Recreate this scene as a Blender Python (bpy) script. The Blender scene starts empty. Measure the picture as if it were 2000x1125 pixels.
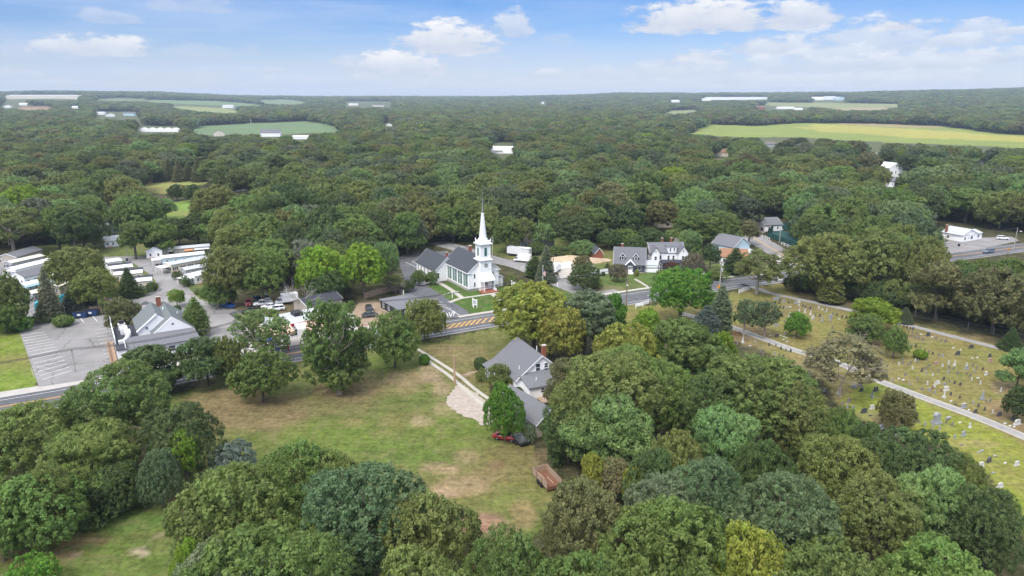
import bpy, bmesh, math, random
import numpy as np
from mathutils import Vector, Matrix
from mathutils.geometry import tessellate_polygon
random.seed(7)
SC = bpy.context.scene
COL = SC.collection
# ------------------------------------------------------------------ camera maths (used to survey ground positions)
CH = 60.0; CF = 1376.0; CP = math.atan(374.5/CF); CS, CC = math.sin(CP), math.cos(CP)
def G(x, y, z=0.0):
    u = (x-1000)/CF; v = (y-562.5)/CF
    t = (CH-z)/(CS+v*CC)
    return (u*t, (CC-v*CS)*t)
def P(X, Y, z=0.0):
    d = CH-z; zc = Y*CC+d*CS
    return (1000+CF*X/zc, 562.5+CF*(-Y*CS+d*CC)/zc)
def Hat(X, Y, py):
    v = (py-562.5)/CF
    return CH-(v*Y*CC+Y*CS)/(CC-v*CS)
def mpp(X, Y, z=0): return (Y*CC+(CH-z)*CS)/CF      # metres per pixel of the 2000 px frame
def onplane(o, ang, px, py):
    # (s, z) where the sight line meets the vertical plane through o with heading ang (deg)
    a = math.radians(ang); u = (px-1000)/CF; v = (py-562.5)/CF
    d = (u, CC-v*CS, -CS-v*CC)
    n = (-math.sin(a), math.cos(a))
    t = (o[0]*n[0]+o[1]*n[1])/(d[0]*n[0]+d[1]*n[1])
    X, Y, Z = d[0]*t, d[1]*t, CH+d[2]*t
    return ((X-o[0])*math.cos(a)+(Y-o[1])*math.sin(a), Z)
def ground_at(px, py):
    u = (px-1000)/CF; v = (py-562.5)/CF; d = (u, CC-v*CS, -CS-v*CC); t = 60.0
    while t < 12000:
        if CH+d[2]*t < float(height(np.array([d[0]*t]), np.array([d[1]*t]))[0]): break
        t *= 1.004
    return d[0]*t, d[1]*t, float(height(np.array([d[0]*t]), np.array([d[1]*t]))[0])
# ------------------------------------------------------------------ object helpers
def tag(o, label=None, cat=None, group=None, kind=None):
    if label: o['label'] = label
    if cat: o['category'] = cat
    if group: o['group'] = group
    if kind: o['kind'] = kind
    return o
def empty(name, loc, rz=0.0, label=None, cat=None, group=None):
    o = bpy.data.objects.new(name, None); COL.objects.link(o)
    o.location = (loc[0], loc[1], loc[2] if len(loc) > 2 else 0.0); o.rotation_euler = (0, 0, rz)
    o.empty_display_size = 0.3
    return tag(o, label, cat, group)
def link(name, me, parent=None, loc=None, rz=None):
    o = bpy.data.objects.new(name, me); COL.objects.link(o)
    if parent is not None: o.parent = parent
    if loc is not None: o.location = (loc[0], loc[1], loc[2] if len(loc) > 2 else 0.0)
    if rz is not None: o.rotation_euler = (0, 0, rz)
    return o
def copy_tree(o, parent=None):
    c = o.copy(); COL.objects.link(c); c.parent = parent
    for ch in o.children: copy_tree(ch, c)
    return c
EACH = {'fascia','porch_gusset','corner_board','gable_return','pinnacle','wreath','pane','vent_pipe','awning_post','stake','dormer_roof','cross_gable_roof','entry_roof','insulator','rake_board','exhaust_fan','chassis','muntin','awning'}
class MB:
    def __init__(s): s.v = []; s.f = []; s.c = []
    def add(s, vs, fs):
        b = len(s.v); s.c.append((len(s.v), len(s.f))); s.v += [tuple(q) for q in vs]; s.f += [tuple(i+b for i in f) for f in fs]; return s
    def box(s, x0, y0, z0, x1, y1, z1):
        return s.add([(x0,y0,z0),(x1,y0,z0),(x1,y1,z0),(x0,y1,z0),(x0,y0,z1),(x1,y0,z1),(x1,y1,z1),(x0,y1,z1)],
                     [(0,3,2,1),(4,5,6,7),(0,1,5,4),(1,2,6,5),(2,3,7,6),(3,0,4,7)])
    def frustum(s, cx, cy, z0, z1, a0, b0, a1, b1):
        return s.add([(cx-a0,cy-b0,z0),(cx+a0,cy-b0,z0),(cx+a0,cy+b0,z0),(cx-a0,cy+b0,z0),(cx-a1,cy-b1,z1),(cx+a1,cy-b1,z1),(cx+a1,cy+b1,z1),(cx-a1,cy+b1,z1)],
                     [(0,3,2,1),(4,5,6,7),(0,1,5,4),(1,2,6,5),(2,3,7,6),(3,0,4,7)])
    def prism(s, poly, axis, a0, a1):
        # poly: 2-D profile (ccw), extruded along axis 'x','y' or 'z'
        n = len(poly)
        def q(p, a): return (a, p[0], p[1]) if axis == 'x' else (p[0], a, p[1]) if axis == 'y' else (p[0], p[1], a)
        vs = [q(p, a0) for p in poly]+[q(p, a1) for p in poly]
        fs = [tuple(range(n))[::-1], tuple(range(n, 2*n))]+[(i, (i+1) % n, n+(i+1) % n, n+i) for i in range(n)]
        return s.add(vs, fs)
    def tube(s, pts, rs, n=8, cap=True):
        pts = [Vector(p) for p in pts]
        if not hasattr(rs, '__len__'): rs = [rs]*len(pts)
        b = len(s.v); s.c.append((len(s.v), len(s.f)))
        for i, p in enumerate(pts):
            d = (pts[min(i+1, len(pts)-1)]-pts[max(i-1, 0)]).normalized()
            u = d.cross(Vector((0, 0, 1)) if abs(d.z) < .9 else Vector((1, 0, 0))).normalized(); w = d.cross(u)
            for k in range(n):
                a = 2*math.pi*k/n; q = p+(u*math.cos(a)+w*math.sin(a))*rs[i]; s.v.append(tuple(q))
        for i in range(len(pts)-1):
            for k in range(n):
                k2 = (k+1) % n; s.f.append((b+i*n+k, b+i*n+k2, b+(i+1)*n+k2, b+(i+1)*n+k))
        if cap:
            s.f.append(tuple(b+k for k in range(n))[::-1]); e = b+(len(pts)-1)*n; s.f.append(tuple(e+k for k in range(n)))
        return s
    def ball(s, c, r, nu=10, nv=6, sz=1.0):
        b = len(s.v)
        for j in range(nv+1):
            t = math.pi*j/nv
            for i in range(nu):
                a = 2*math.pi*i/nu; s.v.append((c[0]+r*math.sin(t)*math.cos(a), c[1]+r*math.sin(t)*math.sin(a), c[2]+r*sz*math.cos(t)))
        for j in range(nv):
            for i in range(nu):
                i2 = (i+1) % nu; s.f.append((b+j*nu+i, b+(j+1)*nu+i, b+(j+1)*nu+i2, b+j*nu+i2))
        return s
    def mesh(s, name, mat, smooth=False):
        me = bpy.data.meshes.new(name); me.from_pydata(s.v, [], s.f); me.validate(clean_customdata=False)
        bm = bmesh.new(); bm.from_mesh(me); bmesh.ops.recalc_face_normals(bm, faces=bm.faces); bm.to_mesh(me); bm.free()
        if mat: me.materials.append(mat)
        if smooth: me.shade_smooth()
        return me
    def build(s, name, mat, parent=None, smooth=False, loc=None, rz=None):
        if name in EACH and len(s.c) > 1:      # separate pieces: one object each
            first = None; ends = s.c[1:]+[(len(s.v), len(s.f))]
            for (v0, f0), (v1, f1) in zip(s.c, ends):
                q = MB(); q.v = s.v[v0:v1]; q.f = [tuple(i-v0 for i in f) for f in s.f[f0:f1]]; o = link(name, q.mesh(name, mat, smooth), parent, loc, rz); first = first or o
            return first
        return link(name, s.mesh(name, mat, smooth), parent, loc, rz)
# ------------------------------------------------------------------ materials
MATS = {}
def mat(name, rgb, rough=.8, noise=0.0, scale=3.0, metal=0.0, spec=.3, bump=0.0, rows=None, cracks=0):
    if name in MATS: return MATS[name]
    m = bpy.data.materials.new(name); m.use_nodes = True; nt = m.node_tree; N = nt.nodes; L = nt.links
    b = N['Principled BSDF']; b.inputs['Roughness'].default_value = rough; b.inputs['Metallic'].default_value = metal
    b.inputs['Specular IOR Level'].default_value = spec
    b.inputs['Base Color'].default_value = (*rgb, 1)
    if noise > 0 or rows:
        tc = N.new('ShaderNodeTexCoord')
        nz = N.new('ShaderNodeTexNoise'); nz.inputs['Scale'].default_value = scale; nz.inputs['Detail'].default_value = 8
        nz.inputs['Roughness'].default_value = .65
        L.new(tc.outputs['Object'], nz.inputs['Vector'])
        mr = N.new('ShaderNodeMapRange'); mr.inputs[1].default_value = .25; mr.inputs[2].default_value = .75
        mr.inputs[3].default_value = 1-noise; mr.inputs[4].default_value = 1+noise
        L.new(nz.outputs['Fac'], mr.inputs[0])
        val = mr.outputs[0]
        if rows:
            wv = N.new('ShaderNodeTexWave'); wv.wave_type = 'BANDS'; wv.bands_direction = 'Z'; wv.inputs['Scale'].default_value = rows[0]
            wv.inputs['Distortion'].default_value = 0.0
            L.new(tc.outputs['Object'], wv.inputs['Vector'])
            m2 = N.new('ShaderNodeMapRange'); m2.inputs[3].default_value = 1-rows[1]; m2.inputs[4].default_value = 1.0
            L.new(wv.outputs['Fac'], m2.inputs[0])
            mu = N.new('ShaderNodeMath'); mu.operation = 'MULTIPLY'; L.new(val, mu.inputs[0]); L.new(m2.outputs[0], mu.inputs[1]); val = mu.outputs[0]
        if cracks:
            wn = N.new('ShaderNodeTexNoise'); wn.inputs['Scale'].default_value = .5; wn.inputs['Detail'].default_value = 5; L.new(tc.outputs['Object'], wn.inputs['Vector'])
            va = N.new('ShaderNodeVectorMath'); va.operation = 'MULTIPLY_ADD'; L.new(wn.outputs['Color'], va.inputs[0]); va.inputs[1].default_value = (3, 3, 0); L.new(tc.outputs['Object'], va.inputs[2])
            vo = N.new('ShaderNodeTexVoronoi'); vo.feature = 'DISTANCE_TO_EDGE'; vo.inputs['Scale'].default_value = .09; L.new(va.outputs[0], vo.inputs['Vector'])
            cr = N.new('ShaderNodeMapRange'); cr.inputs[1].default_value = .006; cr.inputs[2].default_value = .016; cr.inputs[3].default_value = 1-cracks; cr.inputs[4].default_value = 1.0; L.new(vo.outputs['Distance'], cr.inputs[0])
            n2 = N.new('ShaderNodeTexNoise'); n2.inputs['Scale'].default_value = .07; n2.inputs['Detail'].default_value = 7; L.new(tc.outputs['Object'], n2.inputs['Vector'])
            c2 = N.new('ShaderNodeMapRange'); c2.inputs[1].default_value = .3; c2.inputs[2].default_value = .7; c2.inputs[3].default_value = .78; c2.inputs[4].default_value = 1.15; L.new(n2.outputs['Fac'], c2.inputs[0])
            for q in (cr.outputs[0], c2.outputs[0]):
                mu = N.new('ShaderNodeMath'); mu.operation = 'MULTIPLY'; L.new(val, mu.inputs[0]); L.new(q, mu.inputs[1]); val = mu.outputs[0]
        vm = N.new('ShaderNodeVectorMath'); vm.operation = 'SCALE'; vm.inputs[0].default_value = rgb
        L.new(val, vm.inputs['Scale']); L.new(vm.outputs[0], b.inputs['Base Color'])
        if bump:
            bp = N.new('ShaderNodeBump'); bp.inputs['Strength'].default_value = bump; bp.inputs['Distance'].default_value = .05
            L.new(val, bp.inputs['Height']); L.new(bp.outputs[0], b.inputs['Normal'])
    MATS[name] = m; return m
def M(n): return MATS[n]
mat('white_siding', (.86,.86,.865), .6, .03, 1.5, rows=(2.2,.05)); mat('white_trim', (.86,.86,.87), .5, .03, 1)
mat('cream_siding', (.68,.62,.52), .6, .05, 1.5, rows=(2.2,.12)); mat('grey_siding', (.36,.37,.38), .6, .06, 1.5, rows=(2.2,.12))
mat('charcoal_siding', (.065,.08,.10), .6, .08, 1.5, rows=(2.2,.15)); mat('black_siding', (.035,.037,.045), .6, .08, 1.5, rows=(2.2,.15))
mat('blue_siding', (.50,.66,.74), .6, .05, 1.5, rows=(2.2,.12)); mat('tan_siding', (.45,.40,.34), .6, .05, 1.5, rows=(2.2,.12))
mat('slate_shingle', (.062,.070,.080), .9, .28, 5, bump=.3, rows=(1.6,.14)); mat('grey_shingle', (.155,.158,.17), .9, .22, 5, bump=.3, rows=(1.6,.12))
mat('green_grey_shingle', (.15,.17,.17), .9, .2, 5, bump=.3, rows=(1.6,.12)); mat('brown_shingle', (.20,.12,.075), .9, .22, 5, bump=.3, rows=(1.6,.12))
mat('taupe_shingle', (.16,.145,.13), .9, .22, 5, bump=.3, rows=(1.6,.12)); mat('orange_shingle', (.29,.155,.09), .9, .3, 3, bump=.3, rows=(1.6,.15))
mat('dark_shingle', (.05,.052,.065), .9, .2, 5, bump=.3, rows=(1.6,.12)); mat('white_membrane', (.66,.67,.68), .6, .10, .8)
mat('light_grey_membrane', (.42,.44,.46), .7, .12, .7); mat('cream_membrane', (.62,.57,.47), .7, .10, .8)
mat('peach_canopy', (.78,.50,.38), .5, .08, 1.0); mat('orange_awning', (.62,.27,.10), .7, .1, 1); mat('blue_awning', (.30,.50,.60), .6, .1, 1)
mat('brick', (.28,.10,.06), .85, .3, 6, rows=(6,.25)); mat('stone_block', (.38,.36,.33), .9, .35, 2.5, bump=.4)
mat('glass', (.03,.04,.05), .12, spec=.6); mat('green_shutter', (.03,.13,.10), .5, .05, 4); mat('dark_shutter', (.03,.035,.045), .5)
mat('window_glass_pale', (.10,.14,.14), .2, spec=.5)
mat('steel_spire', (.80,.81,.85), .42, .06, 2, spec=.5); mat('copper_dark', (.10,.09,.09), .6)
mat('asphalt', (.105,.107,.115), .9, .18, .35, bump=.15, cracks=.3); mat('asphalt_old', (.235,.226,.220), .92, .13, .25, bump=.15, cracks=.4)
mat('asphalt_patch', (.085,.085,.09), .9, .15, 1); mat('concrete', (.39,.365,.32), .9, .15, .6, bump=.1); mat('concrete_pale', (.38,.36,.33), .9, .12, .5)
mat('gravel', (.34,.295,.25), .95, .30, 1.2, bump=.3); mat('dirt', (.27,.20,.14), .95, .25, .7, bump=.2); mat('mulch', (.17,.06,.045), .95, .3, 2)
mat('lane', (.27,.26,.245), .93, .2, .5, bump=.2); mat('lane_edge', (.37,.35,.31), .93, .2, .8)
mat('road_white', (.62,.62,.60), .7, .15, 1.5); mat('road_yellow', (.56,.33,.08), .7, .15, 1.5); mat('stall_line', (.60,.60,.58), .8, .25, 1.0)
mat('curb', (.44,.42,.38), .9, .15, 1)
mat('bark', (.13,.105,.085), .95, .3, 3); mat('pale_bark', (.36,.31,.26), .9, .25, 2); mat('bleached_wood', (.44,.42,.38), .9, .2, 2)
mat('pole_wood', (.20,.15,.11), .9, .25, 2); mat('pole_grey', (.36,.35,.32), .9, .2, 2); mat('wire', (.03,.03,.03), .6)
mat('new_wood', (.42,.29,.19), .85, .2, 2, rows=(2,.2)); mat('fence_wood', (.34,.25,.18), .85, .2, 1.5); mat('steel', (.30,.31,.32), .5, .1, 3, metal=.5)
mat('granite', (.28,.285,.30), .55, .3, 6); mat('dark_granite', (.075,.075,.08), .45, .3, 6); mat('marble', (.50,.49,.46), .6, .18, 4)
mat('weathered_stone', (.20,.185,.16), .9, .35, 4); mat('pink_granite', (.36,.22,.20), .6, .25, 6); mat('bronze_stain', (.22,.13,.08), .8, .3, 4)
mat('tyre', (.02,.02,.02), .9); mat('hub', (.35,.35,.37), .4, metal=.6); mat('lamp_glass', (.75,.75,.72), .2, spec=.6); mat('tail_red', (.35,.02,.02), .3)
mat('car_glass', (.02,.025,.03), .08, spec=.7); mat('plastic_black', (.025,.025,.028), .6)
for n, c in dict(white=(.72,.73,.75), silver=(.42,.44,.46), black=(.02,.022,.026), red=(.38,.02,.03), maroon=(.18,.03,.035), blue=(.02,.10,.42), navy=(.03,.05,.13), steel_blue=(.12,.15,.21), dark_grey=(.06,.065,.07)).items():
    mat('paint_'+n, c, .25, spec=.6)
mat('dumpster_blue', (.02,.05,.14), .5, .15, 2); mat('label_white', (.7,.7,.7), .6); mat('flag_red', (.5,.03,.04), .8); mat('flag_blue', (.03,.05,.2), .8)
mat('sign_orange', (.70,.28,.03), .6); mat('teal_tarp', (.03,.32,.38), .6, .15, 2); mat('rust', (.17,.08,.05), .85, .3, 3)
mat('soil_heap', (.43,.33,.22), .95, .25, .6, bump=.4); mat('court_green', (.02,.075,.07), .85, .1, 1); mat('wreath_green', (.06,.09,.04), .9)
mat('signal_blue', (.04,.12,.35), .5)
# foliage: base colour comes from each tree's own object colour, varied leaf clump by leaf clump
def foliage_mat(name, inst=False):
    m = bpy.data.materials.new(name); m.use_nodes = True; nt = m.node_tree; N = nt.nodes; L = nt.links
    for n in list(N): N.remove(n)
    out = N.new('ShaderNodeOutputMaterial')
    if inst:
        a = N.new('ShaderNodeAttribute'); a.attribute_type = 'INSTANCER'; a.attribute_name = 'tint'; colr = a.outputs['Color']
    else:
        a = N.new('ShaderNodeObjectInfo'); colr = a.outputs['Color']
    v = N.new('ShaderNodeAttribute'); v.attribute_name = 'var'
    mr = N.new('ShaderNodeMapRange'); mr.inputs[3].default_value = .78 if inst else .6; mr.inputs[4].default_value = 1.35 if inst else 1.6; L.new(v.outputs['Fac'], mr.inputs[0])
    h = N.new('ShaderNodeAttribute'); h.attribute_name = 'hue'
    hr = N.new('ShaderNodeMapRange'); hr.inputs[3].default_value = .492 if inst else .490; hr.inputs[4].default_value = .518 if inst else .522; L.new(h.outputs['Fac'], hr.inputs[0])
    hs = N.new('ShaderNodeHueSaturation'); L.new(colr, hs.inputs['Color']); L.new(hr.outputs[0], hs.inputs['Hue']); L.new(mr.outputs[0], hs.inputs['Value'])
    d = N.new('ShaderNodeBsdfPrincipled'); d.inputs['Roughness'].default_value = .55; d.inputs['Specular IOR Level'].default_value = .25
    L.new(hs.outputs[0], d.inputs['Base Color'])
    t = N.new('ShaderNodeBsdfTranslucent'); L.new(hs.outputs[0], t.inputs['Color'])
    mx = N.new('ShaderNodeMixShader'); mx.inputs[0].default_value = .54; L.new(d.outputs[0], mx.inputs[1]); L.new(t.outputs[0], mx.inputs[2])
    L.new(mx.outputs[0], out.inputs[0]); MATS[name] = m; return m
foliage_mat('foliage'); foliage_mat('foliage_distant', True)
# ------------------------------------------------------------------ numpy noise
_rng = np.random.default_rng(11); _LAT = _rng.random((256, 256))
def vnoise(x, y):
    xi = np.floor(x).astype(int); yi = np.floor(y).astype(int); fx = x-xi; fy = y-yi
    fx = fx*fx*(3-2*fx); fy = fy*fy*(3-2*fy)
    a = _LAT[xi % 256, yi % 256]; b = _LAT[(xi+1) % 256, yi % 256]; c = _LAT[xi % 256, (yi+1) % 256]; d = _LAT[(xi+1) % 256, (yi+1) % 256]
    return (a*(1-fx)+b*fx)*(1-fy)+(c*(1-fx)+d*fx)*fy
def fbm(x, y, o=4):
    s = 0; a = .5
    for k in range(o): s = s+a*vnoise(x*2**k+17*k, y*2**k+31*k); a *= .5
    return s/(1-.5**o)
def sstep(a, b, x):
    t = np.clip((x-a)/(b-a), 0, 1); return t*t*(3-2*t)
def inpoly(px, py, poly):
    r = np.zeros(np.shape(px), bool); n = len(poly); j = n-1
    for i in range(n):
        xi, yi = poly[i]; xj, yj = poly[j]
        if yi != yj:
            r ^= ((yi > py) != (yj > py)) & (px < (xj-xi)*(py-yi)/(yj-yi)+xi)
        j = i
    return r
# terrain: flat near the village, low hills at the horizon
SKY = [(-40, 62), (-32, 80), (-26, 74), (-21, 50), (-16, 42), (-10, 40), (0, 43), (4, 52), (8, 62), (15, 66), (20, 68), (25, 74), (30, 88), (36, 94), (40, 80)]
def height(X, Y):
    r = np.hypot(X, Y); th = np.degrees(np.arctan2(X, np.maximum(Y, 1)))
    base = np.interp(th, [s[0] for s in SKY], [s[1] for s in SKY])
    n = fbm(X/900+3, Y/900+9, 3)
    far = sstep(1500, 5600, r)
    z = far*base*(.82+.30*n)
    z = z+sstep(700, 1400, r)*(1-far)*5*(n-.45)
    return z+far*10*(fbm(X/260+4, Y/260+8, 3)-.5)
# ------------------------------------------------------------------ regions of the land, surveyed on the ground
FIELD = [(250,745),(330,770),(560,716),(700,688),(860,660),(990,638),(1010,672),(950,705),(960,790),(1030,850),(1060,905),(1120,950),(1040,1060),(960,1080),(830,1000),(640,930),(400,960),(340,1000),(330,1200),(-60,1200),(-60,1080),(170,1015),(330,960),(380,880),(340,820)]
FARFIELDS = [  # polygon, linear colour
 ([(370,254),(385,247),(480,241),(600,237),(655,247),(668,255),(640,260),(560,262),(480,263),(385,263)], (.15,.23,.11)),
 ([(330,210),(345,207),(430,211),(478,219),(440,222),(400,219)], (.26,.30,.11)),
 ([(280,199),(300,195),(420,197),(500,203),(512,208),(430,206),(330,202)], (.16,.24,.11)),
 ([(500,195),(560,194),(600,199),(590,204),(520,203)], (.17,.24,.12)),
 ([(180,194),(230,191),(290,193),(280,198),(200,198)], (.16,.2,.1)),
 ([(40,209),(90,207),(108,210),(90,215),(40,215)], (.30,.20,.13)),
 ([(1340,262),(1385,243),(1480,246),(1560,240),(1680,243),(1850,247),(1960,262),(2060,268),(2060,292),(1860,285),(1760,280),(1640,274),(1560,268),(1440,268)], (.24,.30,.07)),
 ([(1550,249),(1600,243),(1700,247),(1850,257),(1960,264),(2060,270),(2060,281),(1900,273),(1800,270),(1690,262),(1600,256)], (.39,.37,.09)),
 ([(1620,241),(1700,241),(1850,247),(1846,251),(1700,247)], (.34,.28,.14)),
 ([(1490,204),(1500,200),(1620,201),(1760,203),(1755,210),(1640,212),(1500,206)], (.26,.29,.13)),
 ([(1620,212),(1740,210),(1735,215),(1640,216)], (.38,.31,.19)),
 ([(1295,222),(1310,216),(1365,214),(1360,219),(1320,224)], (.24,.28,.13)),
 ([(272,368),(300,352),(404,346),(404,358),(330,378),(290,378)], (.30,.31,.10)),
 ([(315,432),(330,396),(372,390),(384,398),(378,412),(350,432)], (.20,.32,.06)),
 ([(386,300),(400,296),(402,325),(388,325)], (.22,.28,.09)),
]
ZONES = [  # natural ground colours near by
 (FIELD, (.125,.155,.040)),
 ([(-60,645),(0,640),(36,648),(80,745),(60,770),(-60,790)], (.17,.235,.035)),
 ([(20,812),(135,792),(330,760),(330,775),(240,790),(120,850),(20,850)], (.12,.15,.05)),
 ([(820,680),(870,662),(995,640),(1010,680),(950,705),(965,790)], (.150,.155,.048)),
 ([(825,556),(852,550),(980,560),(1130,560),(1000,500),(1085,550),(1120,575),(1080,600),(985,612),(912,612)], (.078,.138,.028)),
 ([(865,450),(1010,440),(1110,470),(1160,480),(1240,470),(1330,500),(1430,520),(1560,500),(1560,440),(1600,480),(1560,545),(1110,600),(1100,540),(960,495)], (.12,.15,.045)),
 ([(1180,590),(1280,595),(1450,568),(1540,548),(1560,585),(1900,655),(2100,740),(2100,1200),(1960,965),(1880,885),(1750,845),(1640,790),(1590,730),(1450,670),(1300,640),(1180,650)], (.215,.190,.062)),
 ([(1700,745),(1800,785),(1900,820),(2000,870),(2100,920),(2100,1200),(1960,965),(1880,885),(1780,850),(1700,830),(1640,780)], (.225,.250,.042)),
 ([(60,480),(440,470),(470,600),(40,640)], (.12,.15,.045)),
 ([(700,588),(742,585),(760,610),(800,625),(760,640),(690,640)], (.27,.20,.14)),
 ([(440,580),(640,560),(640,620),(560,640),(440,640)], (.15,.13,.07)),
 ([(300,560),(330,580),(400,560),(430,590),(390,600),(320,575)], (.15,.18,.05)),
]
BLOBS = [  # px, py, rx, ry, colour, strength : worn, dried or bare patches
 (480,800,120,44,(.225,.155,.085),.75),(600,790,150,30,(.22,.17,.085),.6),(420,830,60,24,(.23,.18,.09),.5),(690,760,70,22,(.25,.18,.10),.8),(560,830,60,26,(.24,.17,.09),.6),(420,790,60,40,(.22,.16,.08),.7),
 (800,740,60,16,(.34,.25,.15),.7),(840,730,26,26,(.36,.27,.18),.8),(860,755,20,18,(.34,.25,.16),.8),(790,760,30,10,(.30,.23,.12),.6),
 (826,822,24,12,(.42,.30,.20),.95),(870,800,30,16,(.33,.25,.15),.7),(690,825,30,7,(.34,.22,.13),.6),(650,760,50,14,(.24,.18,.09),.6),
 (860,915,36,14,(.34,.24,.15),.85),(900,950,60,20,(.33,.23,.14),.8),(865,962,32,12,(.38,.26,.17),.8),(905,890,30,14,(.30,.22,.13),.7),(950,930,50,16,(.26,.2,.1),.6),(970,910,26,12,(.2,.11,.07),.6),
 (940,1030,46,26,(.36,.20,.15),.98),(1020,1010,30,30,(.33,.22,.12),.7),(985,1045,30,18,(.36,.20,.15),.85),(1060,900,20,30,(.22,.16,.09),.7),
 (60,1082,90,14,(.27,.16,.09),.7),(150,1058,60,10,(.27,.16,.09),.7),(265,1083,22,8,(.42,.34,.24),.95),(310,1052,18,5,(.34,.26,.16),.7),(130,1086,20,6,(.36,.26,.18),.8),(330,975,40,12,(.2,.13,.08),.6),
 (900,690,60,20,(.24,.19,.09),.7),(860,680,40,10,(.25,.19,.10),.6),(925,730,30,30,(.22,.17,.08),.6),(390,905,30,12,(.24,.2,.06),.6),
 (700,960,30,16,(.13,.19,.04),.5),(640,850,120,30,(.13,.20,.03),.6),(900,840,120,40,(.125,.185,.03),.6),(745,705,60,20,(.12,.18,.03),.6),(630,700,60,14,(.12,.175,.035),.7),
 (250,1020,90,24,(.10,.19,.035),.8),
 (1740,820,30,22,(.25,.17,.10),.9),(1700,812,60,10,(.3,.25,.13),.6),(1960,800,50,22,(.26,.17,.10),.85),(1960,755,30,14,(.28,.2,.13),.7),(1620,600,80,10,(.23,.17,.11),.5),(1610,575,60,10,(.2,.15,.09),.6),
 (1850,660,100,8,(.28,.2,.12),.5),(1700,670,60,10,(.3,.22,.13),.6),(1640,770,20,12,(.26,.2,.12),.6),(1450,650,60,14,(.22,.15,.09),.8),(1480,670,40,16,(.27,.2,.11),.5),(1730,760,70,12,(.14,.20,.03),.8),
 (1900,868,60,10,(.33,.27,.12),.6),(1760,800,40,12,(.16,.26,.03),.5),(1990,830,24,14,(.3,.19,.12),.7),
 (1220,545,60,14,(.09,.16,.035),.8),(1290,545,40,16,(.08,.17,.035),.8),(1180,565,40,6,(.24,.19,.12),.8),(1430,540,60,10,(.18,.2,.07),.7),
 (640,595,40,8,(.10,.18,.03),.5),(480,610,60,10,(.22,.17,.11),.7),(540,590,60,12,(.12,.09,.06),.8),
]
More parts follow.
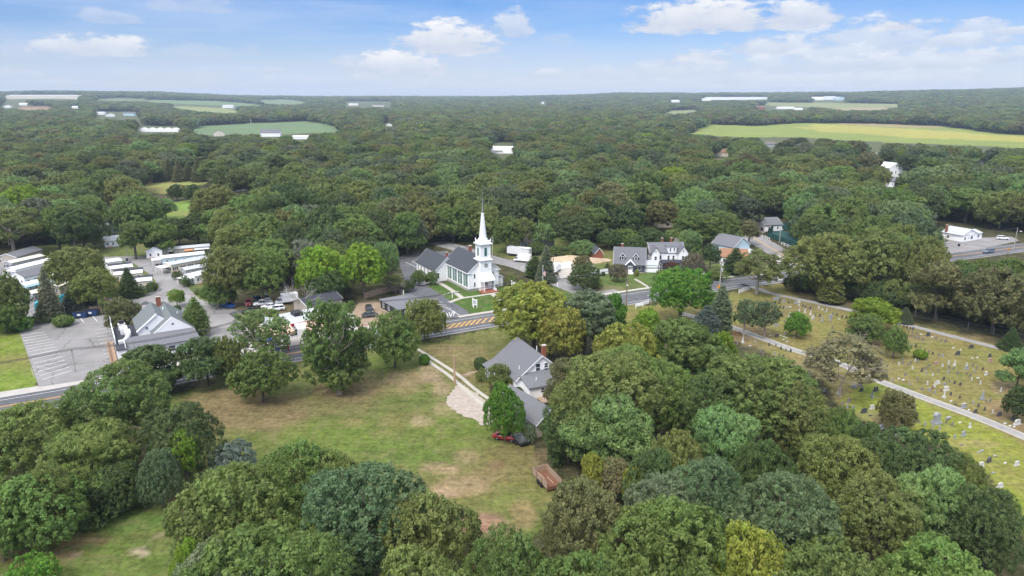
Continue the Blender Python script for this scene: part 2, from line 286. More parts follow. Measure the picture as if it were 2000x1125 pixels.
def build_ground():
    r = [0.0, 8.0]
    while r[-1] < 14000: r.append(r[-1]*(1.011 if r[-1] < 900 else 1.016)+.12)
    r = np.array(r); th = np.radians(np.concatenate([np.linspace(-178, -44, 30), np.arange(-43, 43.01, .22), np.linspace(44, 178, 30)]))
    R, T = np.meshgrid(r, th, indexing='ij'); X = R*np.sin(T); Y = R*np.cos(T)
    Z = height(X, Y); Z[Y < 300] = 0
    nr, nt_ = R.shape
    V = np.stack([X, Y, Z], -1).reshape(-1, 3)
    i = np.arange((nr-1)*(nt_-1)); a = (i//(nt_-1))*nt_+i % (nt_-1)
    Q = np.stack([a, a+1, a+nt_+1, a+nt_], 1)
    # colours
    d = CH-Z; zc = np.maximum(Y*CC+d*CS, 1e-3); px = 1000+CF*X/zc; py = 562.5+CF*(-Y*CS+d*CC)/zc
    ok = Y > 20
    wx = (fbm(X/9, Y/9)-.5)*3; wy = (fbm(X/9+50, Y/9+80)-.5)*3   # ragged borders, in metres
    X2 = X+wx; Y2 = Y+wy; z2 = np.maximum(Y2*CC+d*CS, 1e-3); qx = 1000+CF*X2/z2; qy = 562.5+CF*(-Y2*CS+d*CC)/z2
    C = np.zeros((nr, nt_, 3)); C[:] = (.060, .062, .028)
    lush = fbm(X/60, Y/60, 3)[..., None]; C *= .7+.6*lush
    C[R > 560] = (.105, .125, .060)
    for poly, c in ZONES: C[inpoly(qx, qy, poly) & ok] = c
    ww = sstep(500, 900, R); X3 = X+(fbm(X/70, Y/70)-.5)*50*ww; Y3 = Y+(fbm(X/70+50, Y/70+80)-.5)*90*ww; z3 = np.maximum(Y3*CC+d*CS, 1e-3); fx = 1000+CF*X3/z3; fy = 562.5+CF*(-Y3*CS+d*CC)/z3
    crop = .86+.28*fbm(X/60+Y/200, Y/14-X/90, 3)+.10*np.sin((X*.35+Y)/9.0)*(R < 2500)
    for poly, c in FARFIELDS:
        k = inpoly(fx, fy, poly) & ok; C[k] = np.array(c)*crop[k][:, None]
    grass = (C[..., 1] > .1)
    f1 = fbm(X/7, Y/7, 4); f2 = fbm(X/22+9, Y/22+4, 4); f3 = fbm(X/3+5, Y/3+2, 3)
    near = sstep(900, 500, R)
    k = (sstep(.50, .72, f2)*.55*near*grass)[..., None]
    C = C*(1-k)+np.array((.23, .175, .075))*k
    k = (sstep(.56, .30, f1)*.35*near*grass)[..., None]
    C = C*(1-k)+C*np.array((.72, 1.08, .6))*k
    for bx, by, rx, ry, c, s in BLOBS:
        s = s*.82
        dd = ((qx-bx)/rx)**2+((qy-by)/ry)**2
        e = dd*(.55+.9*f1)+(f3-.5)*.9
        k = (np.where(ok, sstep(1.35, .35, e), 0)*s)[..., None]
        C = C*(1-k)+np.array(c)*k
    # crop rows in the far fields
    C *= (1+.10*(fbm(X/40, Y/12, 3)-.5)[..., None]*2)
    C *= .72
    me = bpy.data.meshes.new('ground'); mesh_np(me, V, Q)
    at = me.attributes.new('land', 'FLOAT_COLOR', 'POINT'); at.data.foreach_set('color', np.concatenate([C.reshape(-1, 3), np.ones((C.size//3, 1))], 1).astype(np.float32).ravel())
    me.shade_smooth()
    m = bpy.data.materials.new('land'); m.use_nodes = True; N = m.node_tree.nodes; L = m.node_tree.links; b = N['Principled BSDF']
    b.inputs['Roughness'].default_value = .95; b.inputs['Specular IOR Level'].default_value = .1
    at = N.new('ShaderNodeAttribute'); at.attribute_name = 'land'; tc = N.new('ShaderNodeTexCoord')
    def noise(sc, de, lo, hi):
        n = N.new('ShaderNodeTexNoise'); n.inputs['Scale'].default_value = sc; n.inputs['Detail'].default_value = de; n.inputs['Roughness'].default_value = .7
        L.new(tc.outputs['Object'], n.inputs['Vector']); r_ = N.new('ShaderNodeMapRange'); r_.inputs[1].default_value = .28; r_.inputs[2].default_value = .72
        r_.inputs[3].default_value = lo; r_.inputs[4].default_value = hi; L.new(n.outputs['Fac'], r_.inputs[0]); return r_.outputs[0]
    a1 = noise(1.1, 12, .48, 1.56); a2 = noise(.33, 8, .72, 1.28)
    mu = N.new('ShaderNodeMath'); mu.operation = 'MULTIPLY'; L.new(a1, mu.inputs[0]); L.new(a2, mu.inputs[1])
    vm = N.new('ShaderNodeVectorMath'); vm.operation = 'SCALE'; L.new(at.outputs['Color'], vm.inputs[0]); L.new(mu.outputs[0], vm.inputs['Scale'])
    mp = N.new('ShaderNodeMapping'); mp.inputs['Rotation'].default_value = (0, 0, math.radians(-32)); mp.inputs['Scale'].default_value = (.12, 1.3, 1); L.new(tc.outputs['Object'], mp.inputs[0])
    sn = N.new('ShaderNodeTexNoise'); sn.inputs['Scale'].default_value = .8; sn.inputs['Detail'].default_value = 6; L.new(mp.outputs[0], sn.inputs['Vector'])
    sr_ = N.new('ShaderNodeMapRange'); sr_.inputs[1].default_value = .3; sr_.inputs[2].default_value = .7; sr_.inputs[3].default_value = .86; sr_.inputs[4].default_value = 1.14; L.new(sn.outputs['Fac'], sr_.inputs[0])
    mu2 = N.new('ShaderNodeMath'); mu2.operation = 'MULTIPLY'; L.new(mu.outputs[0], mu2.inputs[0]); L.new(sr_.outputs[0], mu2.inputs[1]); L.new(mu2.outputs[0], vm.inputs['Scale'])
    mxr = N.new('ShaderNodeMix'); mxr.data_type = 'RGBA'; L.new(vm.outputs[0], mxr.inputs['A']); mxr.inputs['B'].default_value = (.28, .22, .12, 1)
    tf = noise(.35, 8, -.35, .42); L.new(tf, mxr.inputs['Factor']); mxr.clamp_factor = True
    L.new(mxr.outputs['Result'], b.inputs['Base Color'])
    bp = N.new('ShaderNodeBump'); bp.inputs['Strength'].default_value = .35; bp.inputs['Distance'].default_value = .12; L.new(a1, bp.inputs['Height']); L.new(bp.outputs[0], b.inputs['Normal'])
    me.materials.append(m); o = link('ground', me); tag(o, 'grass and bare ground under the fields, woods and village', None, kind='structure')
def mesh_np(me, V, Q, cols=None, mat_idx=None):
    V = np.asarray(V, np.float32); Q = np.asarray(Q, np.int32); k = Q.shape[1]
    me.vertices.add(len(V)); me.vertices.foreach_set('co', V.ravel())
    me.loops.add(Q.size); me.loops.foreach_set('vertex_index', Q.ravel())
    me.polygons.add(len(Q)); me.polygons.foreach_set('loop_start', np.arange(0, Q.size, k, dtype=np.int32))
    me.update(calc_edges=True)
build_ground()
# ------------------------------------------------------------------ paving, lanes, road
def sheet(name, polypx, m, lvl, world=False, label=None, parent=None, kind='structure'):
    pts = polypx if world else [G(*p) for p in polypx]
    if m in ('gravel', 'dirt'):      # ragged spread edge
        out = []; rr = random.Random(len(pts))
        for a_, b_ in zip(pts, pts[1:]+pts[:1]):
            k_ = max(1, int(math.dist(a_, b_)/.7))
            out += [(a_[0]+(b_[0]-a_[0])*i/k_+rr.uniform(-.35, .35), a_[1]+(b_[1]-a_[1])*i/k_+rr.uniform(-.35, .35)) for i in range(k_)]
        pts = out
    tri = tessellate_polygon([[Vector((p[0], p[1], 0)) for p in pts]])
    me = bpy.data.meshes.new(name); me.from_pydata([(p[0], p[1], lvl*.012) for p in pts], [], [tuple(t) for t in tri])
    bm = bmesh.new(); bm.from_mesh(me)
    for f in bm.faces:
        f.normal_update()
        if f.normal.z < 0: f.normal_flip()
    bm.to_mesh(me); bm.free()
    me.materials.append(M(m)); o = link(name, me, parent)
    if parent is None: tag(o, label, None, kind=kind)
    return o
def smooth_line(pts, n=10):
    out = []
    for i in range(len(pts)-1):
        p0 = Vector(pts[max(i-1, 0)]); p1 = Vector(pts[i]); p2 = Vector(pts[i+1]); p3 = Vector(pts[min(i+2, len(pts)-1)])
        for k in range(n):
            t = k/n; out.append(.5*((2*p1)+(p2-p0)*t+(2*p0-5*p1+4*p2-p3)*t*t+(3*p1-p0-3*p2+p3)*t**3))
    out.append(Vector(pts[-1])); return out
def ribbon_pts(line, o0, o1):
    L_ = []; R_ = []
    for i, p in enumerate(line):
        d = (line[min(i+1, len(line)-1)]-line[max(i-1, 0)]).normalized(); n = Vector((-d.y, d.x))
        L_.append(p+n*o1); R_.append(p+n*o0)
    return L_, R_
def ribbon(name, line, o0, o1, m, lvl, i0=0, i1=None, parent=None, label=None, mb=None, thick=0):
    L_, R_ = ribbon_pts(line, o0, o1); i1 = len(line)-1 if i1 is None else i1
    mbx = mb or MB(); z = lvl*.012
    for i in range(i0, i1):
        if thick:
            mbx.add([(*R_[i], 0), (*R_[i+1], 0), (*L_[i+1], 0), (*L_[i], 0), (*R_[i], thick), (*R_[i+1], thick), (*L_[i+1], thick), (*L_[i], thick)], [(4,5,6,7),(0,1,5,4),(2,3,7,6),(0,3,2,1)])
        else: mbx.add([(*R_[i], z), (*R_[i+1], z), (*L_[i+1], z), (*L_[i], z)], [(0, 1, 2, 3)])
    if mb is None:
        o = mbx.build(name, M(m), parent)
        if parent is None: tag(o, label, None, kind='structure')
        return o
RC = smooth_line([G(*p) for p in [(-160,822),(36,789),(133,772),(300,740),(450,711),(560,692),(640,678),(730,662),(870,639),(960,624),(1100,602),(1230,582),(1400,557),(1530,540),(1700,520),(1870,499),(2000,482),(2160,463)]], 8)
def rc_index(px):  # nearest index of the road line to an x pixel
    return min(range(len(RC)), key=lambda i: abs(P(RC[i].x, RC[i].y)[0]-px))
ribbon('road', RC, -5.4, 5.4, 'asphalt', 3, label='main road with dark asphalt and yellow centre lines')
ribbon('road_shoulder', RC, 5.2, 9.0, 'concrete_pale', 1, i1=rc_index(470), label='pale concrete strip between the road and the left car park')
ribbon('station_apron', RC, 5.2, 13.0, 'concrete', 1.5, i0=rc_index(450), i1=rc_index(870), label='pale concrete forecourt strip beside the road')
ribbon('pavement', RC, 5.6, 7.2, 'concrete', 4, i0=rc_index(915), i1=rc_index(1120), label='concrete pavement in front of the church lawn', thick=.13)
ribbon('pavement', RC, 6.2, 7.5, 'curb', 4, i0=rc_index(1200), i1=rc_index(1480), label='concrete pavement in front of the houses on the right', thick=.13)
ribbon('grass_verge_edge', RC, -6.3, -5.4, 'asphalt_old', 2, label='worn grey edge of the road on the field side')
mbw = MB(); ribbon('', RC, -4.05, -3.9, '', 4, mb=mbw); ribbon('', RC, 3.75, 3.9, '', 4, mb=mbw)
mbw.build('edge_line', M('road_white')).update_tag(); tag(bpy.data.objects['edge_line'], 'white edge lines painted along both sides of the road', None, kind='structure')
mby = MB(); iA = rc_index(575); iB = rc_index(1010)
for a, b in ((0, iA), (iB, rc_index(1190)), (rc_index(1600), len(RC)-1)):
    ribbon('', RC, -.32, -.14, '', 4, a, b, mb=mby); ribbon('', RC, .14, .32, '', 4, a, b, mb=mby)
def wid(i):   # flared hatched median width
    px = P(RC[i].x, RC[i].y)[0]; return float(np.interp(px, [575, 640, 730, 870, 960, 1010], [.2, .5, .75, 1.5, 1.8, 1.6]))
for i in range(iA, iB):
    d = (RC[i+1]-RC[i]).normalized(); n = Vector((-d.y, d.x)); w0 = wid(i); w1 = wid(i+1)
    for s in (-1, 1):
        mby.add([(*(RC[i]+n*s*w0), .05), (*(RC[i+1]+n*s*w1), .05), (*(RC[i+1]+n*s*(w1-.18)), .05), (*(RC[i]+n*s*(w0-.18)), .05)], [(0, 1, 2, 3)])
    seg = (RC[i+1]-RC[i]).length; k = max(1, round(seg/1.9))
    if w0 > .6:
        k = max(1, round(seg/2.6))
        for q in range(k):
            c = RC[i].lerp(RC[i+1], q/k)
            mby.add([(*(c-n*w0-d*2.0), .052), (*(c-n*w0-d*1.4), .052), (*(c+n*w0+d*2.0), .052), (*(c+n*w0+d*1.4), .052)], [(0, 1, 2, 3)])
tag(mby.build('centre_line', M('road_yellow')), 'yellow double centre line and hatched median on the road', None, kind='structure')
# arrows and crosswalk right of the church
mba = MB()
for px, py in ((1272,571),(1390,567),(1385,560)):
    i = rc_index(px); d = (RC[i+1]-RC[i]).normalized(); n = Vector((-d.y, d.x)); c = Vector(G(px, py+6))
    mba.add([(*(c-d*1.6-n*.12), .055), (*(c+d*.3-n*.12), .055), (*(c+d*.3+n*.12), .055), (*(c-d*1.6+n*.12), .055), (*(c+d*.3-n*.55), .055), (*(c+d*1.6), .055), (*(c+d*.3+n*.55), .055)], [(0,1,2,3),(4,5,6)])
i = rc_index(1505)
for q in range(7):
    c = RC[i]+(RC[i+1]-RC[i]).normalized()*(q*.0)+Vector((0, 0)); d = (RC[i+1]-RC[i]).normalized(); n = Vector((-d.y, d.x)); c = c+n*(-3+q*1.3)
    mba.add([(*(c-d*1.5), .055), (*(c+d*1.5), .055), (*(c+d*1.5+n*.5), .055), (*(c-d*1.5+n*.5), .055)], [(0, 1, 2, 3)])
for a_ in range(1290, 1400, 16):
    i = rc_index(a_); d = (RC[i+1]-RC[i]).normalized(); n = Vector((-d.y, d.x)); c = RC[i]+n*.9
    mba.add([(*(c-d*1.4-n*.08), .055), (*(c+d*1.4-n*.08), .055), (*(c+d*1.4+n*.08), .055), (*(c-d*1.4+n*.08), .055)], [(0, 1, 2, 3)])
tag(mba.build('road_marking', M('road_white')), 'white turn arrows, lane dashes and crossing bars on the road', None, kind='structure')
SS = smooth_line([G(*p) for p in [(850,473),(900,486),(960,506),(1020,520),(1085,548),(1130,566),(1165,582)]], 6)
ribbon('side_street', SS, -4.2, 4.2, 'asphalt_old', 1.5, label='grey side street passing behind and beside the church')
SR = smooth_line([G(*p) for p in [(1452,452),(1475,466),(1500,481),(1540,505),(1575,527),(1590,540)]], 6)
ribbon('side_road', SR, -5.2, 5.2, 'asphalt_old', 1.8, label='grey side road with a yellow line at the right junction')
ribbon('side_road_line', SR, -.2, .2, 'road_yellow', 3, label='yellow line painted on the side road at the right')
sheet('car_park', [(38,648),(52,628),(48,600),(60,585),(86,583),(90,600),(112,618),(145,624),(228,612),(250,645),(268,690),(270,716),(200,737),(76,756)], 'asphalt_old', 2, label='large grey car park with white stall lines on the left')
sheet('lane', [(200,502),(250,500),(310,503),(345,540),(390,585),(440,596),(470,610),(480,640),(470,668),(400,705),(385,660),(300,612),(222,604),(212,583),(290,572),(311,562),(298,540),(262,515),(235,508),(200,512)], 'asphalt_old', 2.4, label='wide asphalt lane through the mobile home park')
sheet('lane', [(-40,580),(-40,520),(28,500),(32,530),(70,585),(46,606),(20,560)], 'asphalt_old', 1, label='asphalt lane at the far left edge beside the mobile homes')
sheet('forecourt', [(395,705),(440,690),(470,640),(560,632),(700,608),(728,600),(760,618),(850,628),(700,660),(560,690),(450,712),(380,716)], 'concrete_pale', 1.9, label='pale forecourt around the filling station')
sheet('asphalt_patch', [(268,597),(284,588),(302,594),(280,596)], 'asphalt_patch', 3, label='dark repair patch on the lane behind the restaurant')
sheet('asphalt_patch', [(262,603),(302,605),(322,608),(300,612),(270,609)], 'asphalt_patch', 3, label='dark stain on the lane beside the brick chimney')
sheet('asphalt_patch', [(446,612),(470,606),(482,612),(455,620)], 'asphalt_patch', 3, label='dark oil stain beside the parked blue car')
sheet('church_car_park', [(775,503),(816,495),(870,490),(900,505),(860,520),(832,545),(836,560),(917,610),(908,619),(862,623),(800,592),(770,560),(790,545)], 'asphalt', 2, label='dark asphalt car park beside the church')
sheet('driveway', [(1150,572),(1200,565),(1215,572),(1160,580)], 'asphalt_old', 2, label='grey driveway below the dark grey gabled house')
sheet('driveway', [(1352,528),(1364,524),(1390,541),(1375,549)], 'asphalt', 2, label='dark driveway beside the white fence panel')
sheet('driveway', [(1488,507),(1520,497),(1546,512),(1515,518)], 'concrete_pale', 3, label='pale concrete apron at the side road corner')
sheet('driveway', [(1455,452),(1475,444),(1505,449),(1490,456)], 'gravel', 3, label='gravel drive beside the parked dark car')
sheet('yard', [(1842,498),(1838,478),(1860,466),(1925,464),(1975,462),(1992,470),(1925,485),(1870,492)], 'asphalt_old', 4, label='grey parking yard of the white roadside office')
sheet('tennis_court', [(1500,461),(1512,449),(1560,455),(1566,478),(1530,472)], 'court_green', 2.6, label='dark green tennis court behind the side road')
sheet('yard', [(1095,545),(1085,522),(1110,506),(1160,512),(1160,530),(1120,541)], 'concrete', 2, label='concrete yard beside the heap of sandy soil')
sheet('driveway', [(700,592),(735,588),(770,612),(760,632),(700,640),(690,610)], 'dirt', 2.7, label='bare dirt yard left of the small black house')
sheet('gravel_pad', [(893,753),(905,752),(948,780),(962,800),(960,832),(943,830),(925,818),(900,811),(882,798),(870,782),(875,774)], 'gravel', 3, label='pale gravel parking pad at the end of the two strip driveway')
for i, pl in enumerate([[(812,680),(845,700),(893,731),(925,758),(964,786)], [(822,693),(846,712),(876,733),(911,763),(952,799)]]):
    ln = smooth_line([G(*p) for p in pl], 6); ribbon('driveway_strip', ln, -.46, .46, 'concrete', 4+i*.4, label=['far','near'][i]+' concrete strip of the two strip driveway to the farmhouse')
sheet('path', [(904,731),(935,722),(938,725),(908,734)], 'dirt', 3, label='worn footpath from the driveway to the farmhouse bushes')
LANE1 = smooth_line([G(*p) for p in [(1448,556),(1478,563),(1510,574),(1600,593),(1660,606),(1750,629),(1860,657),(1966,684),(2120,726)]], 6)
ribbon('cemetery_lane', LANE1, -1.3, 1.3, 'lane', 3, label='pale gravel lane along the far side of the cemetery')
LANE2 = smooth_line([G(*p) for p in [(1330,612),(1408,632),(1500,665),(1555,685),(1630,706),(1700,737),(1780,768),(1900,812),(2000,853),(2120,903)]], 6)
ribbon('cemetery_lane', LANE2, -1.4, 1.4, 'lane_edge', 2, label='pale edges of the near cemetery lane')
ribbon('cemetery_lane', LANE2, -.9, .9, 'lane', 3, label='worn grey middle of the near cemetery lane')
for i, (pl, w, n) in enumerate([([(824,557),(832,553),(850,551),(862,555),(876,563),(888,571),(903,582)], .8, 'curved concrete walk along the left wall of the church'),
        ([(878,591),(890,586),(905,582),(940,577),(972,571)], .7, 'concrete walk across the church front'), ([(862,577),(880,572),(896,569)], .35, 'narrow walk crossing the church side lawn'), ([(957,572),(970,580),(982,588)], .9, 'front walk from the church steps to the road')]):
    ribbon('church_walk', smooth_line([G(*p) for p in pl], 5), -w, w, 'concrete', 4+i*.35, label=n)
ribbon('garden_walk', smooth_line([G(*p) for p in [(1240,545),(1252,552),(1268,562)]], 4), -.5, .5, 'concrete', 3, label='straight concrete walk from the dark grey house to the road')
# stall lines
mbs = MB()
def line_px(a, b, w=.1, lvl=4.5):
    A = Vector(G(*a)); B = Vector(G(*b)); d = (B-A).normalized(); n = Vector((-d.y, d.x))*w; z = lvl*.012
    mbs.add([(*(A-n), z), (*(B-n), z), (*(B+n), z), (*(A+n), z)], [(0, 1, 2, 3)])
for k in range(14):
    t = k/13; a = (40+t*44, 655.5+t*86); b = (87+t*58, 648.5+t*81); b = (87+(t*.97)*62, 648.5+t*78)
    a = tuple(np.interp(t, [0, .5, 1], v) for v in ([41, 57, 82], [655.5, 690, 742])); b = tuple(np.interp(t, [0, .5, 1], v) for v in ([87, 110, 140], [648.5, 680, 724]))
    line_px(a, b)
for k in range(9):
    t = k/8; a = tuple(np.interp(t, [0, 1], v) for v in ([184, 206], [645, 698])); b = tuple(np.interp(t, [0, 1], v) for v in ([222, 256], [640, 689])); line_px(a, b)
line_px((157,622),(164,630)); line_px((181,618),(190,628))
for k in range(6):
    t = k/5; line_px((840+t*42-12*(1-t), 585+t*22), (856+t*42, 592+t*24-8*(1-t)))
for k in range(3): line_px((792+k*12, 512-k*2), (815+k*9, 523-k*2))
tag(mbs.build('stall_line', M('stall_line')), 'white painted parking stall lines in the car parks', None, kind='structure')
mbs = MB()
for a, b in (((868,618),(872,611)),((872,611),(875,618)),((877,610),(880,619)),((880,619),(884,609)),((888,609),(885,617)),((868,618),(874,613)),((884,609),(889,613)),((853,608),(861,604)),((860,612),(868,608))): line_px(a, b, .09)
tag(mbs.build('pavement_marking', M('road_white')), 'white painted arrows at the church car park entrance', None, kind='structure')
# ------------------------------------------------------------------ building kit
def wpt(side, L, D, s, z, n):
    # wall coordinates (s along wall, z up, n outward) -> local xyz
    return {'f': (s, -n, z), 'b': (s, D+n, z), 'l': (-n, s, z), 'r': (L+n, s, z)}[side]
def wbox(mb, side, L, D, s0, z0, s1, z1, n0, n1):
    vs = [wpt(side, L, D, s, z, n) for n in (n0, n1) for z in (z0, z1) for s in (s0, s1)]
    return mb.add(vs, [(0,1,3,2),(4,6,7,5),(0,4,5,1),(2,3,7,6),(0,2,6,4),(1,5,7,3)])
def window(par, side, L, D, s, z, w, h, shut=None, glass='glass', frame='white_trim', t=.09, mull=True, off=(0, 0, 0)):
    f = MB()
    wbox(f, side, L, D, s-w/2-t, z-t, s-w/2, z+h+t, .004, .06); wbox(f, side, L, D, s+w/2, z-t, s+w/2+t, z+h+t, .004, .06)
    wbox(f, side, L, D, s-w/2, z+h, s+w/2, z+h+t, .004, .06); wbox(f, side, L, D, s-w/2, z-t, s+w/2, z, .004, .08)
    if mull: wbox(f, side, L, D, s-w/2, z+h/2-.03, s+w/2, z+h/2+.03, .022, .05)
    o = f.build('window', M(frame), par); o.location = off
    p = MB(); wbox(p, side, L, D, s-w/2, z, s+w/2, z+h, .004, .02); p.build('pane', M(glass), o)
    if shut:
        for q in (-1, 1):
            sh = MB(); c = s+q*(w/2+t+.22); wbox(sh, side, L, D, c-.2, z-.05, c+.2, z+h+.05, .004, .05); sh.build('shutter', M(shut), o)
    return o
def door(par, side, L, D, s, w=.95, h=2.05, z=.15, m='white_trim'):
    f = MB(); wbox(f, side, L, D, s-w/2-.1, z, s-w/2, z+h+.1, .004, .07); wbox(f, side, L, D, s+w/2, z, s+w/2+.1, z+h+.1, .004, .07); wbox(f, side, L, D, s-w/2, z+h, s+w/2, z+h+.1, .004, .07)
    d = MB(); wbox(d, side, L, D, s-w/2, z, s+w/2, z+h, .004, .03); o = d.build('door', M(m), par); f.build('door_frame', M('white_trim'), o); return o
def walls(par, x0, y0, L, D, eave, ridge, axis, m, rp=.5, z0=0, name='wall'):
    mb = MB()
    if axis == 'x': mb.prism([(y0, z0), (y0+D, z0), (y0+D, eave), (y0+D*rp, ridge), (y0, eave)], 'x', x0, x0+L)
    elif axis == 'y': mb.prism([(x0, z0), (x0+L, z0), (x0+L, eave), (x0+L*rp, ridge), (x0, eave)], 'y', y0, y0+D)
    else: mb.box(x0, y0, z0, x0+L, y0+D, eave)
    return mb.build(name, M(m), par)
def roof(par, x0, y0, L, D, eave, ridge, axis, m, rp=.5, ov=.35, t=.16, trim=True, name='roof', ovg=None):
    ovg = ov*.8 if ovg is None else ovg; mb = MB(); e = .012
    W = D if axis == 'x' else L; a0 = y0 if axis == 'x' else x0; sl0 = (ridge-eave)/(W*rp); sl1 = (ridge-eave)/(W*(1-rp))
    if axis in 'xy':
        pr = [(a0-ov, eave-ov*sl0+e), (a0+W*rp, ridge+e), (a0+W+ov, eave-ov*sl1+e), (a0+W+ov, eave-ov*sl1+t+e), (a0+W*rp, ridge+t+e), (a0-ov, eave-ov*sl0+t+e)]
        b0, b1 = (x0, x0+L) if axis == 'x' else (y0, y0+D)
        mb.prism([pr[0], pr[1], pr[4], pr[5]], axis, b0-ovg, b1+ovg); mb.prism([pr[1], pr[2], pr[3], pr[4]], axis, b0-ovg, b1+ovg)
        o = mb.build(name, M(m), par)
        if trim:
            tb = MB()
            for c0, c1 in ((b0-ovg-.05, b0-ovg-.003), (b1+ovg+.003, b1+ovg+.05)):
                tb.prism([(p[0], p[1]-.06) if i < 3 else p for i, p in enumerate(pr)], axis, c0, c1)
            tb.build('fascia', M('white_trim'), o)
        return o
    if axis == 'hip':
        h = min(L, D)/2
        if L >= D: r0 = (x0+h, y0+D/2); r1 = (x0+L-h, y0+D/2)
        else: r0 = (x0+L/2, y0+h); r1 = (x0+L/2, y0+D-h)
        c = [(x0-ov, y0-ov, eave-.05), (x0+L+ov, y0-ov, eave-.05), (x0+L+ov, y0+D+ov, eave-.05), (x0-ov, y0+D+ov, eave-.05)]
        c += [(q[0], q[1], q[2]+t) for q in c]+[(*r0, ridge), (*r1, ridge)]
        fs = [(0,3,2,1),(0,1,5,4),(1,2,6,5),(2,3,7,6),(3,0,4,7)]
        fs += [(4,5,9,8),(6,7,8,9),(5,6,9),(7,4,8)] if L >= D else [(4,5,8),(5,6,9,8),(6,7,9),(7,4,8,9)]
        return mb.add(c, fs).build(name, M(m), par)
    mb.box(x0-ov*.4, y0-ov*.4, eave+e, x0+L+ov*.4, y0+D+ov*.4, eave+t+e)
    return mb.build(name, M(m), par)
def chimney(par, x, y, z0, z1, a=.4, b=.4, m='brick'):
    o = MB().box(x-a, y-b, z0, x+a, y+b, z1).build('chimney', M(m), par); MB().box(x-a-.08, y-b-.08, z1+.002, x+a+.08, y+b+.08, z1+.14).build('chimney_cap', M('concrete'), o); return o
def eave_frame(p1, p2, z):
    A = G(*p1, z); B = G(*p2, z); return A, math.degrees(math.atan2(B[1]-A[1], B[0]-A[0])), math.dist(A, B)
def root(name, label, cat, o, ang, group=None): return empty(name, (o[0], o[1], 0), math.radians(ang), label, cat, group)
def house(name, label, cat, o, ang, L, D, eave, ridge, axis, wm, rm, wins=(), rp=.5, ov=.35, group=None, doors=(), chim=(), shut=None, found=True, trim=True):
    r = root(name, label, cat, o, ang, group)
    walls(r, 0, 0, L, D, eave, ridge if axis in 'xy' else eave, axis if axis in 'xy' else 'flat', wm, rp, 0 if found else -12)
    rf = roof(r, 0, 0, L, D, eave, ridge, axis, rm, rp, ov, trim=trim)
    if found: MB().box(-.04, -.04, 0, L+.04, D+.04, .22).build('foundation', M('concrete'), r)
    for w in wins: window(r, w[0], L, D, w[1], w[2], w[3], w[4], shut=(w[5] if len(w) > 5 else shut))
    for d in doors: door(r, d[0], L, D, d[1])
    for c in chim: chimney(rf, *c)
    return r, rf
def house_px(name, label, cat, p1, p2, D, eave, ridge, axis, wm, rm, **k):
    o, ang, L = eave_frame(p1, p2, eave)
    L = k.pop('L', L); ang = k.pop('ang', ang); auto = k.pop('auto', None)
    if auto:
        n, wz, ww, wh, sides = auto; ws = []
        for s in sides:
            W_ = L if s in 'fb' else D; m_ = n if s in 'fb' else max(1, round(n*D/L))
            ws += [(s, W_*(i+.5)/m_, wz, ww, wh) for i in range(m_)]
        k['wins'] = list(k.get('wins', ()))+ws
    return house(name, label, cat, o, ang, L, D, eave, ridge, axis, wm, rm, **k)+(L,)
